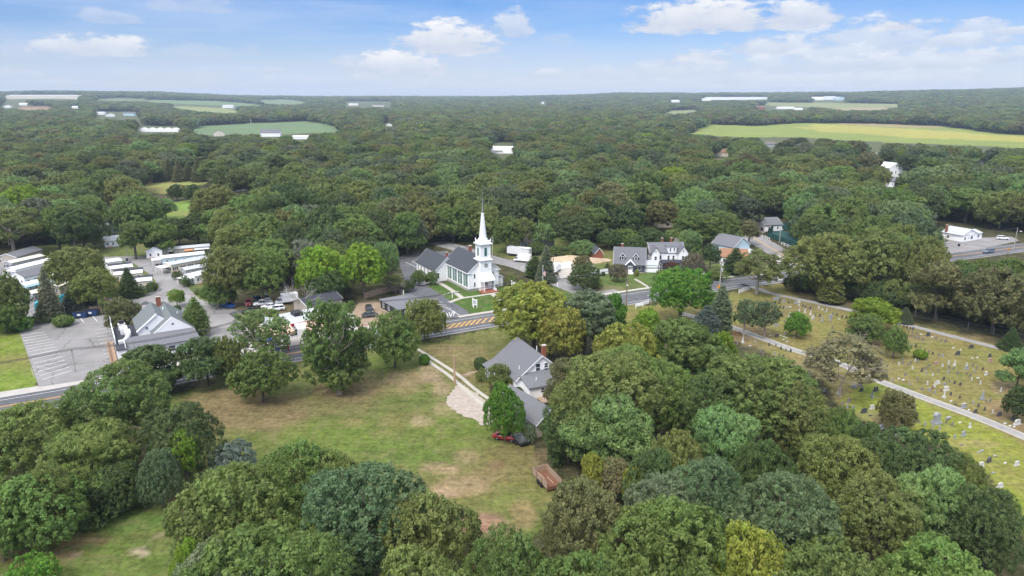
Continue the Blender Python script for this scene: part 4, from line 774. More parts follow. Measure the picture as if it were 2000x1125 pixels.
# mobile homes
GM = 'mobile homes in the park on the left'
MH = [
 ('grey mobile home with slate roof at the far left end of the park', (32,503),(82,488), 7.5, 2.9, 4.2,'x','tan_siding','grey_shingle',5,None),
 ('mobile home with cream flat roof and grey walls, second in the far left row', (23,514),(86,500), 4.2, 2.8, 3.3,'x','grey_siding','cream_membrane',5,'dark_shutter'),
 ('bright white mobile home with thin brown roof edge in the far left row', (30,527),(109,508), 4.4, 2.8, 3.5,'x','white_siding','white_membrane',6,'dark_shutter'),
 ('pale grey double mobile home with dark grey gabled roof in the far left row', (47,543),(100,529), 7.0, 2.9, 4.4,'x','white_siding','grey_shingle',4,None),
 ('white roofed mobile home right of the tall grey spruce', (104,541),(131,534.5), 4.2, 2.7, 3.2,'x','blue_siding','white_membrane',3,None),
 ('low white mobile home with light blue awning edge', (52,558),(88,549), 4.2, 2.6, 3.1,'x','blue_siding','white_membrane',3,None),
 ('mobile home with cream roof and grey end beside the dark lane corner', (64,574),(96,567), 4.2, 2.7, 3.2,'x','grey_siding','cream_membrane',3,None),
 ('tan roofed mobile home behind the blue spruces', (116,560),(138,552), 4.2, 2.7, 3.2,'x','tan_siding','cream_membrane',2,None),
 ('small white flat roofed mobile home at the top of the middle row', (210,513),(238,509), 5.5, 2.8, 3.1,'x','white_siding','white_membrane',3,None),
 ('mobile home with dark strip roof and long white awning in the middle row', (217,526),(259,521), 6.0, 2.6, 3.0,'x','cream_siding','white_membrane',4,None),
 ('mobile home with purple grey strip roof and white awning in the middle row', (222,538),(277,533), 6.0, 2.6, 3.0,'x','cream_siding','white_membrane',4,None),
 ('mobile home with dark navy strip roof at the lower end of the middle row', (238,553),(295,548), 6.0, 2.7, 3.1,'x','cream_siding','white_membrane',4,None),
 ('white cottage style mobile home at the head of the lane', (285,491),(316,490), 8, 2.9, 4.3,'y','white_siding','light_grey_membrane',2,None),
 ('long mobile home with orange awning at the back of the right hand row', (340,487),(409,481), 5, 2.9, 3.4,'x','tan_siding','light_grey_membrane',5,None),
 ('long pale blue edged mobile home with white roof in the right hand row', (317,505),(400,496), 4.4, 2.8, 3.4,'x','blue_siding','white_membrane',5,None),
 ('long beige pink mobile home with pale grey roof in the right hand row', (334,518),(421,502), 5, 2.9, 3.5,'x','cream_siding','light_grey_membrane',6,'dark_shutter'),
 ('grey sided mobile home with white windows in the right hand row', (363,528),(428,516), 4.2, 2.8, 3.4,'x','grey_siding','light_grey_membrane',4,None),
 ('bright white mobile home at the lower end of the right hand row', (380,540),(427,529), 5, 2.8, 3.4,'x','white_siding','white_membrane',4,None),
 ('ranch style mobile home with grey hip roof at the very back of the park', (190,429),(228,427), 8, 3.0, 4.6,'x','white_siding','grey_shingle',4,None),
 ('pale blue gabled mobile home below the grey hipped one at the back', (203,446),(232,441.5), 12, 3.0, 4.5,'y','blue_siding','light_grey_membrane',2,'dark_shutter'),
 ('pale roofed mobile home below the blue gabled one', (204,472),(236,469), 8, 2.6, 4.0,'x','white_siding','light_grey_membrane',3,None),
 ('grey roofed mobile home glimpsed between trees under the green clearing', (281,444),(350,436), 6, 2.8, 3.6,'x','white_siding','light_grey_membrane',4,None),
]
for i, (lb, p1, p2, D, E, R_, ax, wm, rm, nw, sh) in enumerate(MH):
    r_, rf_, L_ = house_px('mobile_home', lb, 'mobile home', p1, p2, D, E, R_, ax, wm, rm, auto=(nw, 1.0, .7, 1.0, 'fl'), shut=sh, ov=.2, group=GM)
    MB().box(1, -1.2, 0, 2.6, -.05, .5).build('step', M('new_wood'), r_)
    if i in (9, 10, 11):
        MB().prism([(3.2, 2.95+.16), (6.1, 2.75+.1), (6.1, 3.1+.2), (3.2, 3.3+.1)], 'x', -.3, L_+.3).build('strip_roof', M('dark_shingle'), r_)
    if i in (5,): MB().box(-.5, -1.6, 2.35, L_*.6, -.25, 2.5).build('awning', M('blue_awning'), r_)
    if i == 13: MB().box(L_*.28, -3.0, 2.3, L_*.52, -.25, 2.5).build('awning', M('orange_awning'), r_); MB().box(L_*.55, -2.8, 2.4, L_*.98, -.25, 2.55).build('awning', M('white_membrane'), r_)
    if i in (14, 15, 17): MB().box(-3.4, .2, 2.3, -.3, D-.2, 2.42).build('awning', M('white_membrane'), r_); MB().box(-3.3, .3, 0, -3.2, .4, 2.29).box(-3.3, D-.4, 0, -3.2, D-.3, 2.29).build('awning_post', M('white_trim'), r_)
# far buildings among the woods
FARB = [ # px, base py, L, D, eave, ridge, axis, walls, roof, angle, name, label
 (980,300,24,10,3.0,7.5,'barrel','white_siding','steel_spire',-8,'quonset_barn','silvery round roofed barn in the middle of the wood'),
 (974,300,8,5,2.6,4,'x','white_siding','taupe_shingle',-8,'farm_shed','small brown roofed shed in front of the round roofed barn'),
 (1748,346,13,12,7,10.5,'y','white_siding','white_membrane',18,'wood_house','tall white gabled house in the wood on the right'),
 (1742,366,10,8,4,6,'x','white_siding','grey_shingle',10,'wood_house','small grey roofed house just below the tall white gabled house'),
 (1697,316,16,9,5,8,'x','white_siding','light_grey_membrane',-14,'wood_house','white house with skylit grey roof below the yellow crop field'),
 (1408,306,14,9,4,7.5,'x','cream_siding','brown_shingle',0,'wood_house','house with tan brown roof alone in the wood right of centre'),
 (1505,288,13,8,4,6.5,'x','grey_siding','taupe_shingle',8,'wood_house','low brown grey roof just below the left part of the yellow field'),
 (1571,295,13,8,4,6.5,'x','white_siding','grey_shingle',-6,'wood_house','low grey roof in the wood under the middle of the yellow field'),
 (1912,324,14,8,4,7,'x','grey_siding','grey_shingle',12,'wood_house','grey roofed house in the wood near the right edge'),
 (1818,328,12,8,4,6.5,'x','grey_siding','taupe_shingle',-5,'wood_house','small grey brown house left of the one near the right edge'),
 (468,374,12,8,3,5.6,'y','white_siding','grey_shingle',40,'wood_house','pale roofed house between trees right of the tan field'),
 (428,266,16,9,5,9,'y','cream_siding','taupe_shingle',20,'field_house','cream gabled house at the near edge of the big green field'),
 (528,267,30,12,6,11,'x','white_siding','grey_shingle',5,'field_house','large white house with grey roof and chimney at the big green field'),
 (590,272,28,8,3,5,'x','white_siding','white_membrane',0,'field_house','low white roofed house right of the large white one by the field'),
 (310,258,70,10,4,7,'multi','white_siding','white_membrane',-3,'greenhouse_row','row of bright white greenhouse roofs left of the big green field'),
 (82,193,330,90,10,12,'x','cream_siding','white_membrane',0,'warehouse','huge long white warehouse on the left horizon'),
 (760,247,18,10,4,8,'y','white_siding','white_membrane',10,'far_house','white house in the far wood left of centre'),
 (445,211,60,20,8,14,'x','white_siding','light_grey_membrane',0,'far_house','white barn at the edge of the second green field'),
 (1485,216,40,30,14,20,'x','brick','brown_shingle',0,'far_house','dark red barn beyond the yellow crop field'),
 (1535,213,90,20,6,9,'x','white_siding','white_membrane',0,'far_house','long white farm shed right of the dark red barn'),
 (1440,195,330,50,8,10,'x','white_siding','white_membrane',0,'warehouse','very long white shed on the horizon right of centre'),
 (1597,196,90,30,12,18,'x','white_siding','white_membrane',0,'far_house','left white house of the distant hamlet below the right hills'),
 (1622,195,80,30,12,20,'x','white_siding','light_grey_membrane',0,'far_house','middle white house of the distant hamlet below the right hills'),
 (1642,196,70,30,12,18,'y','blue_siding','white_membrane',0,'far_house','right pale blue house of the distant hamlet below the right hills'),
 (1320,200,60,25,10,14,'x','white_siding','white_membrane',0,'far_house','lone white shed near the horizon right of centre'),
 (1379,197,70,25,10,14,'x','white_siding','white_membrane',0,'far_house','white shed near the horizon left of the very long one'),
 (690,207,60,25,8,12,'x','cream_siding','white_membrane',0,'far_house','cream roofed barn on the horizon left of centre'),
 (738,209,70,25,8,12,'x','cream_siding','taupe_shingle',0,'far_house','tan roofed barn right of the cream one on the horizon'),
 (195,224,40,14,6,10,'x','white_siding','light_grey_membrane',0,'far_house','pale grey house of the far left village, leftmost of the larger ones'),
 (215,228,30,14,6,10,'y','white_siding','white_membrane',20,'far_house','white gabled house in the middle of the far left village'),
 (252,226,44,14,7,11,'x','blue_siding','grey_shingle',0,'far_house','blue grey house at the right end of the far left village'),
 (146,212,30,14,6,10,'x','white_siding','white_membrane',0,'far_house','small white house far left above the village'),
 (45,206,40,16,6,10,'x','white_siding','white_membrane',0,'far_house','white house below the huge warehouse at the far left'),
 (12,211,40,16,6,10,'y','white_siding','white_membrane',0,'far_house','white house at the extreme left edge below the warehouse'),
 (598,217,16,12,6,10,'x','white_siding','white_membrane',0,'far_house','tiny white house above the right end of the big green field'),
 (1060,203,18,14,8,14,'y','white_siding','white_membrane',0,'far_house','tiny white house on the wooded horizon near the centre'),
 (1288,213,30,14,8,12,'x','white_siding','white_membrane',0,'far_house','small white house in the far wood right of centre'),
 (1560,215,40,16,6,9,'x','white_siding','white_membrane',0,'far_house','white hut right of the long white farm shed'),
 (1500,222,50,18,6,9,'x','white_siding','cream_membrane',0,'far_house','low cream hut beneath the dark red barn'),
]
for (px, py, L, D, E, R_, ax, wm, rm, an, nm, lb) in FARB:
    X, Y, zt = ground_at(px, py)
    if nm == 'far_house': L, D, E, R_ = L*.7, D*.8, E*.75, R_*.75
    a = math.radians(an); o = (X-L/2*math.cos(a), Y-L/2*math.sin(a))
    if ax == 'barrel':
        r = root(nm, lb, 'barn', o, an); w = MB(); n = 14; pr = [(D/2-D/2*math.cos(math.pi*k/n), R_*math.sin(math.pi*k/n)) for k in range(n+1)]
        w.prism(pr, 'x', 0, L).build('roof', M(rm), r); MB().box(-.2, D*.3, 0, -.01, D*.7, 3.5).build('door', M(wm), r)
    elif ax == 'multi':
        r = root(nm, lb, 'greenhouse', o, an)
        for q in range(5):
            walls(r, q*L/5, 0, L/5, D, E, R_, 'y', wm); roof(r, q*L/5, 0, L/5, D, E, R_, 'y', rm, ov=.1, trim=False)
    else:
        r, rf = house(nm, lb, 'warehouse' if 'ware' in nm or 'shed' in nm else 'house', o, an, L, D, E, R_, ax, wm, rm, ov=.4, found=False, trim=False,
                      wins=[('f', L*(i+.5)/3, E*.35, min(2, L*.06), E*.3) for i in range(3)] if Y < 900 else ())
    cs = [(o[0]+u*math.cos(a)-v*math.sin(a), o[1]+u*math.sin(a)+v*math.cos(a)) for u in (0, L/2, L) for v in (0, D)]; r.location.z = float(height(np.array([c[0] for c in cs]), np.array([c[1] for c in cs])).max())
# ------------------------------------------------------------------ vehicles
def loft(mb, st):
    # stations: x, z_bottom, z_shoulder, z_top, half width low, half width shoulder, half width top
    b = len(mb.v); n = 8
    for x, zb, zs, zt, wl, ws, wt in st:
        mb.v += [(x, -wl*.8, zb), (x, wl*.8, zb), (x, wl, zb+.12), (x, ws, zs), (x, wt, zt), (x, -wt, zt), (x, -ws, zs), (x, -wl, zb+.12)]
    for i in range(len(st)-1):
        for k in range(n): k2 = (k+1) % n; mb.f.append((b+i*n+k, b+i*n+k2, b+(i+1)*n+k2, b+(i+1)*n+k))
    mb.f.append(tuple(b+k for k in range(n))[::-1]); e = b+(len(st)-1)*n; mb.f.append(tuple(e+k for k in range(n))); return mb
def car(label, cat, px, py, heading, kind, paint, group=None, name=None, z=0.03):
    X, Y = G(px, py); r = empty(name or {'sedan': 'parked_car', 'suv': 'parked_car', 'pickup': 'pickup_truck', 'box': 'box_truck'}[kind], (X, Y, z), math.radians(heading), label, cat, group)
    P_ = M('paint_'+paint); g = .3 if kind in ('suv', 'pickup') else .22
    if kind == 'sedan':
        Ln, W = 4.7, .9; body = [(-2.35,.4,.75,.80,.74,.76,.66),(-2.2,.24,.82,.97,.86,.88,.74),(-1.1,g,.84,.99,.9,.92,.78),(1.0,g,.80,.95,.9,.92,.78),(2.0,.24,.70,.80,.86,.88,.72),(2.33,.34,.56,.62,.72,.74,.6)]
        gh = (-1.85, .95, -1.1, .25, .96, 1.42, .78, .6); ax = 1.4
    elif kind == 'suv':
        Ln, W = 4.8, .95; body = [(-2.4,.45,.9,1.0,.8,.84,.74),(-2.3,g,.95,1.1,.92,.94,.84),(-1.0,g,.97,1.12,.95,.97,.86),(1.05,g,.95,1.08,.95,.97,.84),(2.05,g,.88,.98,.92,.94,.78),(2.4,.4,.7,.78,.8,.82,.66)]
        gh = (-2.25, 1.1, -1.9, .35, 1.09, 1.68, .84, .7); ax = 1.45
    elif kind == 'pickup':
        Ln, W = 5.6, .98; body = [(-2.75,.5,.9,1.0,.88,.9,.86),(-.65,.42,.95,1.05,.95,.97,.88),(1.25,.42,.98,1.12,.97,.98,.86),(2.35,.42,.92,1.04,.95,.96,.8),(2.75,.5,.74,.82,.84,.86,.7)]
        gh = (-.75, 1.35, -.55, .75, 1.1, 1.8, .86, .7); ax = 1.75
    else:
        Ln, W = 6.6, 1.0; body = [(-3.3,.55,.7,.8,.95,.95,.95),(1.5,.55,.7,.8,.95,.95,.95),(1.52,.45,1.1,1.3,.97,.98,.92),(2.6,.45,1.05,1.25,.95,.96,.84),(3.25,.5,.9,1.0,.86,.88,.74)]
        gh = (1.5, 2.75, 1.55, 2.1, 1.28, 2.1, .9, .78); ax = 2.1
    loft(MB(), body).build('body', P_, r, smooth=False)
    x0, x1, x2, x3, z0, z1, w0, w1 = gh
    MB().add([(x0,-w0,z0),(x1,-w0,z0),(x1,w0,z0),(x0,w0,z0),(x2,-w1,z1),(x3,-w1,z1),(x3,w1,z1),(x2,w1,z1)], [(0,3,2,1),(4,5,6,7),(0,1,5,4),(1,2,6,5),(2,3,7,6),(3,0,4,7)]).build('windows', M('car_glass'), r)
    rb = MB().add([(x2-.05,-w1-.02,z1+.004),(x3+.08,-w1-.02,z1+.004),(x3+.08,w1+.02,z1+.004),(x2-.05,w1+.02,z1+.004),(x2+.05,-w1+.08,z1+.07),(x3-.05,-w1+.08,z1+.07),(x3-.05,w1-.08,z1+.07),(x2+.05,w1-.08,z1+.07)], [(0,3,2,1),(4,5,6,7),(0,1,5,4),(1,2,6,5),(2,3,7,6),(3,0,4,7)])
    for q in (-1, 1):
        for (a, c) in ((x0, x2), (x1, x3), ((x0+x1)/2-.1, (x2+x3)/2-.1)): rb.tube([(a, q*(w0+.01), z0), (c, q*(w1+.015), z1)], .045, 5)
    rb.build('roof', P_, r)
    if kind == 'box': MB().box(-3.3, -1.1, .82, 1.42, 1.1, 3.1).build('cargo_box', M('white_trim'), r)
    if kind == 'pickup':
        MB().box(-2.72, -.84, 1.052, -2.66, .84, 1.3).box(-2.72, -.95, 1.052, -.8, -.86, 1.3).box(-2.72, .86, 1.052, -.8, .95, 1.3).build('bed_side', P_, r)
        MB().box(-2.6, -.8, 1.056, -.85, .8, 1.07).build('bed', M('plastic_black'), r)
    R = .33 if kind == 'sedan' else .38
    for sx in (-1, 1):
        for sy in (-1, 1):
            w = MB().tube([(sx*ax, sy*(W-.2), R), (sx*ax, sy*(W+.02), R)], R, 14).build('wheel', M('tyre'), r)
            MB().tube([(sx*ax, sy*(W+.021), R), (sx*ax, sy*(W+.035), R)], R*.6, 10).build('rim', M('hub'), w)
    fx = body[-1][0]; bx = body[0][0]; zf = body[-1][2]; zb = body[0][2]
    for q in (-1, 1):
        MB().box(fx-.12, q*.52-.17, zf-.1, fx+.03, q*.52+.17, zf+.06).build('headlight', M('lamp_glass'), r)
        MB().box(bx-.03, q*.58-.14, zb-.12, bx+.1, q*.58+.14, zb+.08).build('tail_light', M('tail_red'), r)
    return r
PK = 'vehicles parked under the trees left of the filling station'
car('maroon car parked on the lane beside the dark hedge', 'car', 255, 577, -60, 'suv', 'maroon')
car('silver car parked beside the white cottage at the head of the lane', 'car', 332, 493, -60, 'suv', 'silver')
car('bright blue car at the left end of the parked vehicles', 'car', 445, 600, -25, 'sedan', 'blue', PK)
car('red car with its nose to the lane under the big tree', 'car', 485, 595, -70, 'sedan', 'red', PK)
car('dark blue pickup parked right of the red car', 'truck', 504, 590, -60, 'pickup', 'navy', PK)
car('silver car at the back right of the dark blue pickup', 'car', 520, 586, -60, 'suv', 'silver', PK)
car('white pickup parked side on in the middle of the group', 'truck', 514, 597, 200, 'pickup', 'white', PK)
car('white estate car just in front of the white pickup', 'car', 526, 602, 200, 'sedan', 'white', PK)
car('white car with dark windows nearest the filling station roof', 'car', 540, 607, 203, 'suv', 'white', PK)
car('long black pickup nearest the lane', 'truck', 492, 612, 200, 'pickup', 'black', PK)
car('white box truck under the bare pale tree', 'truck', 560, 593, 210, 'box', 'white', PK)
car('black car in the dirt yard left of the small black house', 'car', 722, 609, -70, 'suv', 'black')
car('dark grey car in front of the black one in the dirt yard', 'car', 723, 619, 20, 'sedan', 'dark_grey')
car('blue car at the left fuel pumps behind the field trees', 'car', 521, 667, 30, 'sedan', 'blue')
car('navy car beside the blue one at the filling station', 'car', 534, 663, 30, 'sedan', 'navy')
car('white service van parked on the side street beside the long white trailer', 'van', 1020, 512, 155, 'box', 'white', name='service_van')
car('white lorry cab parked beside the flagpole conifers', 'truck', 1086, 531, 70, 'box', 'white')
car('dark blue grey car in front of the heap of sandy soil', 'car', 1102, 523, 35, 'suv', 'steel_blue')
car('black car waiting at the side road junction', 'car', 1545, 501, -20, 'suv', 'black', name='driven_car')
car('dark car on the gravel drive beyond the side road', 'car', 1496, 451, 10, 'suv', 'dark_grey')
car('blue grey car driving on the main road at the far right', 'car', 1930, 494, 200, 'suv', 'steel_blue', name='driven_car')
car('white car parked in the yard of the roadside office', 'car', 1958, 468, -20, 'suv', 'white')
car('silver blue car on the main road half hidden by the yellow tree', 'car', 1175, 592, 28, 'sedan', 'silver', name='driven_car')
car('dark red car parked under the bright green tree by the garage', 'car', 988, 858, -20, 'sedan', 'red')
# long white semi trailer beside the van
o = G(990, 499); r = root('semi_trailer', 'long white semi trailer parked beside the side street', 'trailer', o, -28)
MB().box(0, 0, 1.0, 9.5, 2.5, 3.6).build('box_body', M('white_membrane'), r); MB().box(.1, .1, .8, 9.4, 2.4, .995).build('chassis', M('steel'), r)
for x in (1.0, 2.1):
    for y in (.15, 2.35): MB().tube([(x, y-.12, .48), (x, y+.12, .48)], .48, 12).build('wheel', M('tyre'), r)
# open wooden trailer in the field
X, Y = G(1068, 943); r = empty('farm_trailer', (X, Y, 0), math.radians(-66), 'open trailer with tall wooden sides standing in the field', 'trailer')
L, W = 5.2, 2.5; x0, y0 = -L/2, -W/2
MB().box(x0, y0, .62, x0+L, y0+W, .72).build('floor', M('rust'), r)
MB().box(x0, y0, .45, x0+L, y0+.12, .617).box(x0, y0+W-.12, .45, x0+L, y0+W, .617).box(x0+L-.1, y0, .3, x0+L, y0+W, .615).build('chassis', M('rust'), r)
for y in (y0-.06, y0+W+.002):
    s = MB().box(x0, y, .6, x0+L, y+.055, 1.75); s.build('side_panel', M('fence_wood'), r)
    MB().box(x0+1.6, y-.07 if y < 0 else y+.06, .5, x0+1.7, y-.003 if y < 0 else y+.13, 1.8).box(x0+3.4, y-.07 if y < 0 else y+.06, .5, x0+3.5, y-.003 if y < 0 else y+.13, 1.8).build('stake', M('rust'), r)
MB().box(x0-.06, y0, .6, x0-.002, y0+W, 1.75).build('front_panel', M('fence_wood'), r)
MB().box(x0+L+.002, y0, .4, x0+L+.08, y0+W, .95).build('tailgate', M('rust'), r)
for x in (-.2, .8):
    for y in (y0-.3, y0+W+.08):
        w = MB().tube([(x, y, .42), (x, y+.22, .42)], .42, 14).build('wheel', M('tyre'), r)
MB().tube([(x0, 0, .5), (x0-1.4, 0, .45)], .05, 6).build('drawbar', M('rust'), r)
for q in ((-1.2, -.4, .75), (.6, .3, .75)): MB().box(q[0]-1.1, q[1]-.08, .73, q[0]+1.1, q[1]+.08, .8).build('plank', M('new_wood'), r)
X, Y = G(1016, 864); r = empty('utility_trailer', (X, Y, 0), math.radians(-62), 'flat black covered trailer parked beside the red car and garage', 'trailer')
MB().box(-2, -1.1, .5, 2, 1.1, .95).build('deck', M('plastic_black'), r); MB().frustum(0, 0, .952, 1.1, 1.95, 1.05, 1.5, .7).build('cover', M('paint_dark_grey'), r)
for x in (-.4, .5):
    for y in (-1.32, 1.12): MB().tube([(x, y, .34), (x, y+.2, .34)], .34, 12).build('wheel', M('tyre'), r)
MB().tube([(-2, 0, .55), (-3.1, 0, .45)], .05, 6).build('drawbar', M('steel'), r)
# dumpsters
for (px, py, lb) in ((158.5, 620, 'dark blue dumpster with closed lid, left one of the two'), (180, 616, 'dark blue dumpster with open lid, right one of the two')):
    X, Y = G(px, py); r = empty('dumpster', (X, Y, .03), math.radians(8), lb, 'dumpster', 'dumpsters at the back of the left car park')
    MB().prism([(-1.0, .15), (1.0, .15), (1.15, 1.5), (-1.15, 1.8)], 'x', -1.6, 1.6).build('bin', M('dumpster_blue'), r)
    MB().add([(-1.65,-1.2,1.82),(1.65,-1.2,1.82),(1.65,1.2,1.52),(-1.65,1.2,1.52),(-1.65,-1.2,1.9),(1.65,-1.2,1.9),(1.65,1.2,1.6),(-1.65,1.2,1.6)], [(0,3,2,1),(4,5,6,7),(0,1,5,4),(1,2,6,5),(2,3,7,6),(3,0,4,7)]).build('lid', M('plastic_black'), r)
    MB().box(-.45, -1.2, .8, .45, -1.12, 1.3).build('label_plate', M('label_white'), r)
    for x in (-1.3, 1.3):
        for y in (-.8, .8): MB().tube([(x-.05, y, .09), (x+.05, y, .09)], .09, 8).build('wheel', M('tyre'), r)
for (px, py, z, lb) in ((96,521,0,'black wheelie bin beside the small white flat roofed mobile home'),(15,524,0,'black wheelie bin at the far left mobile home row'),(307,521,0,'black wheelie bin on the lane edge by the long trailers'),(381,573,0,'dark blue wheelie bin beside the clipped hedge'),(205,615,0,'small dark bin right of the dumpsters'),(1872.5,481,0,'blue black bin standing in the roadside office yard')):
    if lb.startswith('black wheelie bin beside the small'): px, py = 248.5, 510
    X, Y = G(px, py); r = empty('wheelie_bin', (X, Y, .02), .3, lb, 'bin', 'wheelie bins')
    MB().frustum(0, 0, .05, 1.0, .26, .3, .32, .38).build('bin', M('plastic_black'), r); MB().box(-.36, -.42, 1.002, .36, .42, 1.08).build('lid', M('dumpster_blue'), r)
for (px, py, w, h_, lb) in ((82,601,3.4,2.2,'teal tarpaulin covered stack beside the tall grey spruce'),(127,589,3.0,2.2,'teal tarpaulin draped between the blue spruces')):
    X, Y = G(px, py); mb = MB(); mb.prism([(-w/2,0),(w/2,0),(w/2*.9,h_*.8),(0,h_),(-w/2*.9,h_*.8)], 'y', -1.5, 1.5); o_ = mb.build('tarp_stack', M('teal_tarp'), loc=(X, Y), rz=.5); tag(o_, lb, 'tarpaulin')
# ------------------------------------------------------------------ poles, signs, fences
def pole(px, base, top, lb, m='pole_wood', arms=1, lamp=None, rad=.16, name='utility_pole', lean=0, trans=False):
    X, Y, Z_ = ground_at(px, base) if base < 400 else (*G(px, base), 0.0); H = Hat(X, Y, top)-Z_; r = empty(name, (X, Y, Z_), math.radians(28), lb, 'pole')
    MB().tube([(0, 0, 0), (lean*.5, 0, H*.5), (lean, 0, H)], [rad, rad*.85, rad*.7], 8).build('pole', M(m), r)
    for a in range(arms):
        z = H-.5-a*1.1; arm = MB().box(lean-.06, -1.2, z, lean+.06, 1.2, z+.13).build('crossarm', M(m), r)
        for y in (-1.1, -.4, .4, 1.1): MB().tube([(lean, y, z+.13), (lean, y, z+.35)], .05, 6).build('insulator', M('plastic_black'), arm)
    if trans: MB().tube([(.35, 0, H-3.4), (.35, 0, H-2.3)], .28, 12).tube([(.1, -.5, H-3.3), (.1, -.5, H-2.4)], .24, 12).build('transformer', M('light_grey_membrane'), r)
    if lamp:
        la = MB().tube([(0, 0, lamp), (-1.2, -1.6, lamp+.7), (-1.5, -2.0, lamp+.7)], .05, 6).build('lamp_arm', M('steel'), r); MB().frustum(-1.6, -2.2, lamp+.6, lamp+.75, .16, .4, .1, .3).build('lamp_head', M('lamp_glass'), la)
    return r, Vector((X, Y, H))
p1 = pole(147.5, 727, 681, 'greenish grey utility pole at the road edge of the left car park', 'pole_grey', 1)[1]
p2 = pole(1223, 598, 521, 'brown utility pole with street lamp in front of the dark grey gabled house', 'pole_wood', 2, 6.5, .2)[1]
p3 = pole(1406, 557, 511, 'pale grey utility pole with transformer and lamp by the road', 'pole_grey', 1, 6.8, .2, trans=True)[1]
p4 = pole(1522, 476, 446, 'grey utility pole beside the side road and tennis court', 'pole_grey', 0, 6)[1]
p5 = pole(1842, 482, 461, 'leaning pale utility pole left of the white office', 'pole_grey', 0, lean=1.0)[1]
p6 = pole(1979, 491, 444, 'tall grey utility pole with lamp at the far right road edge', 'pole_grey', 0, 8)[1]
p7 = pole(962, 506, 462, 'utility pole rising just behind the church tower', 'pole_grey', 2)[1]
p8 = pole(1080, 545, 497, 'utility pole in front of the heap of sandy soil', 'pole_wood', 1)[1]
p9 = pole(683, 580, 546, 'grey utility pole behind the filling station workshop', 'pole_grey', 0)[1]
p10 = pole(251, 507, 484, 'utility pole at the top of the mobile home lane', 'pole_grey', 0)[1]
pole(888, 749, 694, 'splintered bare wooden pole standing beside the strip driveway', 'new_wood', 0, rad=.28, name='wooden_pole')
pole(128, 618, 597, 'short greenish lamp post between the spruces and the round bush', 'pole_grey', 0, rad=.14, name='lamp_post'); pole(331, 597, 584, 'thin dark lamp post on the lane behind the restaurant', 'steel', 0, rad=.08, name='lamp_post')
pole(282, 541, 522, 'slim pale post in the middle of the mobile home lane', 'pole_grey', 0, rad=.06, name='lamp_post'); pole(318, 495, 475, 'bare pale stump pole in front of the tree right of the white cottage', 'new_wood', 0, rad=.2, name='wooden_pole')
pole(1443, 425, 410, 'short utility pole in the wood left of the bungalow', 'pole_grey', 0, name='utility_pole'); pole(865, 455, 442, 'pale pole in the wood behind the church wing', 'pole_grey', 0)
for (px, b, t, lb) in ((403,338,318,'pale pole at the edge of the tan clearing'),(432,338,324,'thin pole right of the tan clearing'),(243,253,230,'tall pole left of the greenhouses'),(491,248,233,'pole in front of the big green field'),(649,240,226,'leftmost of three poles right of the big green field'),(706,252,234,'middle of three poles right of the big green field'),(867,243,230,'rightmost of three poles right of the big green field'),(1299,243,222,'pole in the far wood right of centre'),(1834,220,204,'thin mast in the wood below the right hills')):
    pole(px, b, t, lb, 'pole_grey', 0, rad=.3 if b > 300 else .8, name='utility_pole')
pole(275, 192, 178, 'slim radio mast on the left horizon', 'pole_grey', 0, rad=2.0, name='radio_mast')
def wires(lb, a, b, n=3, sag=1.0, sp=.5):
    mb = MB(); d = (b-a); nn = Vector((-d.y, d.x, 0)).normalized()
    for k in range(n):
        off = nn*(k-(n-1)/2)*sp; pts = []
        for i in range(13):
            t = i/12; q = a.lerp(b, t)+off; q.z -= sag*4*t*(1-t)+.1; pts.append(q)
        mb.tube(pts, .034, 4, False)
    tag(mb.build('power_line', M('wire')), lb, 'power line', 'power lines strung along the roads')
rd = Vector((math.cos(math.radians(30)), math.sin(math.radians(30)), 0))
pa = p1-rd*48; pa.z = p1.z; pb = Vector((*G(470, 702), 9.5))
wires('power lines running left from the car park pole', pa, p1, 4); wires('power lines from the car park pole to the restaurant trees', p1, pb, 4)
wires('power lines between the brown pole and the grey transformer pole', p2, p3, 4); wires('power lines left of the brown pole', p2, Vector((*G(1000, 612), 9.5)), 3); wires('power lines crossing the church car park entrance', Vector((*G(1000, 612), 9.5)), Vector((*G(700, 660), 9.5)), 3)
wires('power lines from the transformer pole to the right wood', p3, Vector((*G(1600, 520), 10)), 3); wires('power lines in front of the white office', p5, p6, 2); wires('power lines behind the church tower', p7, p8, 2)
pg = [G(x, y) for x, y in ((12, 735), (66, 738))]
X, Y = G(67, 738); r = empty('marker_post', (X, Y, 0), 0, 'yellowish marker post on the lawn corner left of the car park', 'post'); MB().tube([(0, 0, 0), (-.3, 0, 2.4)], .07, 6).build('post', M('cream_siding'), r)
# church signs and flag
def sign_board(px, py, ang, w, h_, z0, lb, name='church_sign', text=False):
    X, Y = G(px, py); r = empty(name, (X, Y, 0), math.radians(ang), lb, 'sign')
    MB().box(-w/2-.12, -.08, 0, -w/2, .08, z0+h_+.3).build('post', M('white_trim'), r); MB().box(w/2, -.08, 0, w/2+.12, .08, z0+h_+.3).build('post', M('white_trim'), r)
    p = MB().box(-w/2+.002, -.05, z0, w/2-.002, .05, z0+h_).build('panel', M('white_trim'), r)
    if text:
        MB().box(-w*.36, -.062, z0+h_*.16, w*.36, -.052, z0+h_*.86).build('face', M('light_grey_membrane'), p)
    return r
sign_board(927.5, 600, -50, 2.0, 1.7, .7, 'white two post church notice board on the front lawn', text=True)
sign_board(1248, 601, 28, 2.4, .5, .5, 'low white sign panel at the road edge in front of the bright green tree', name='road_sign')
X, Y = G(999.5, 565); r = empty('hanging_sign', (X, Y, 0), math.radians(-20), 'white post with a hanging shaped sign on the lawn right of the church', 'sign')
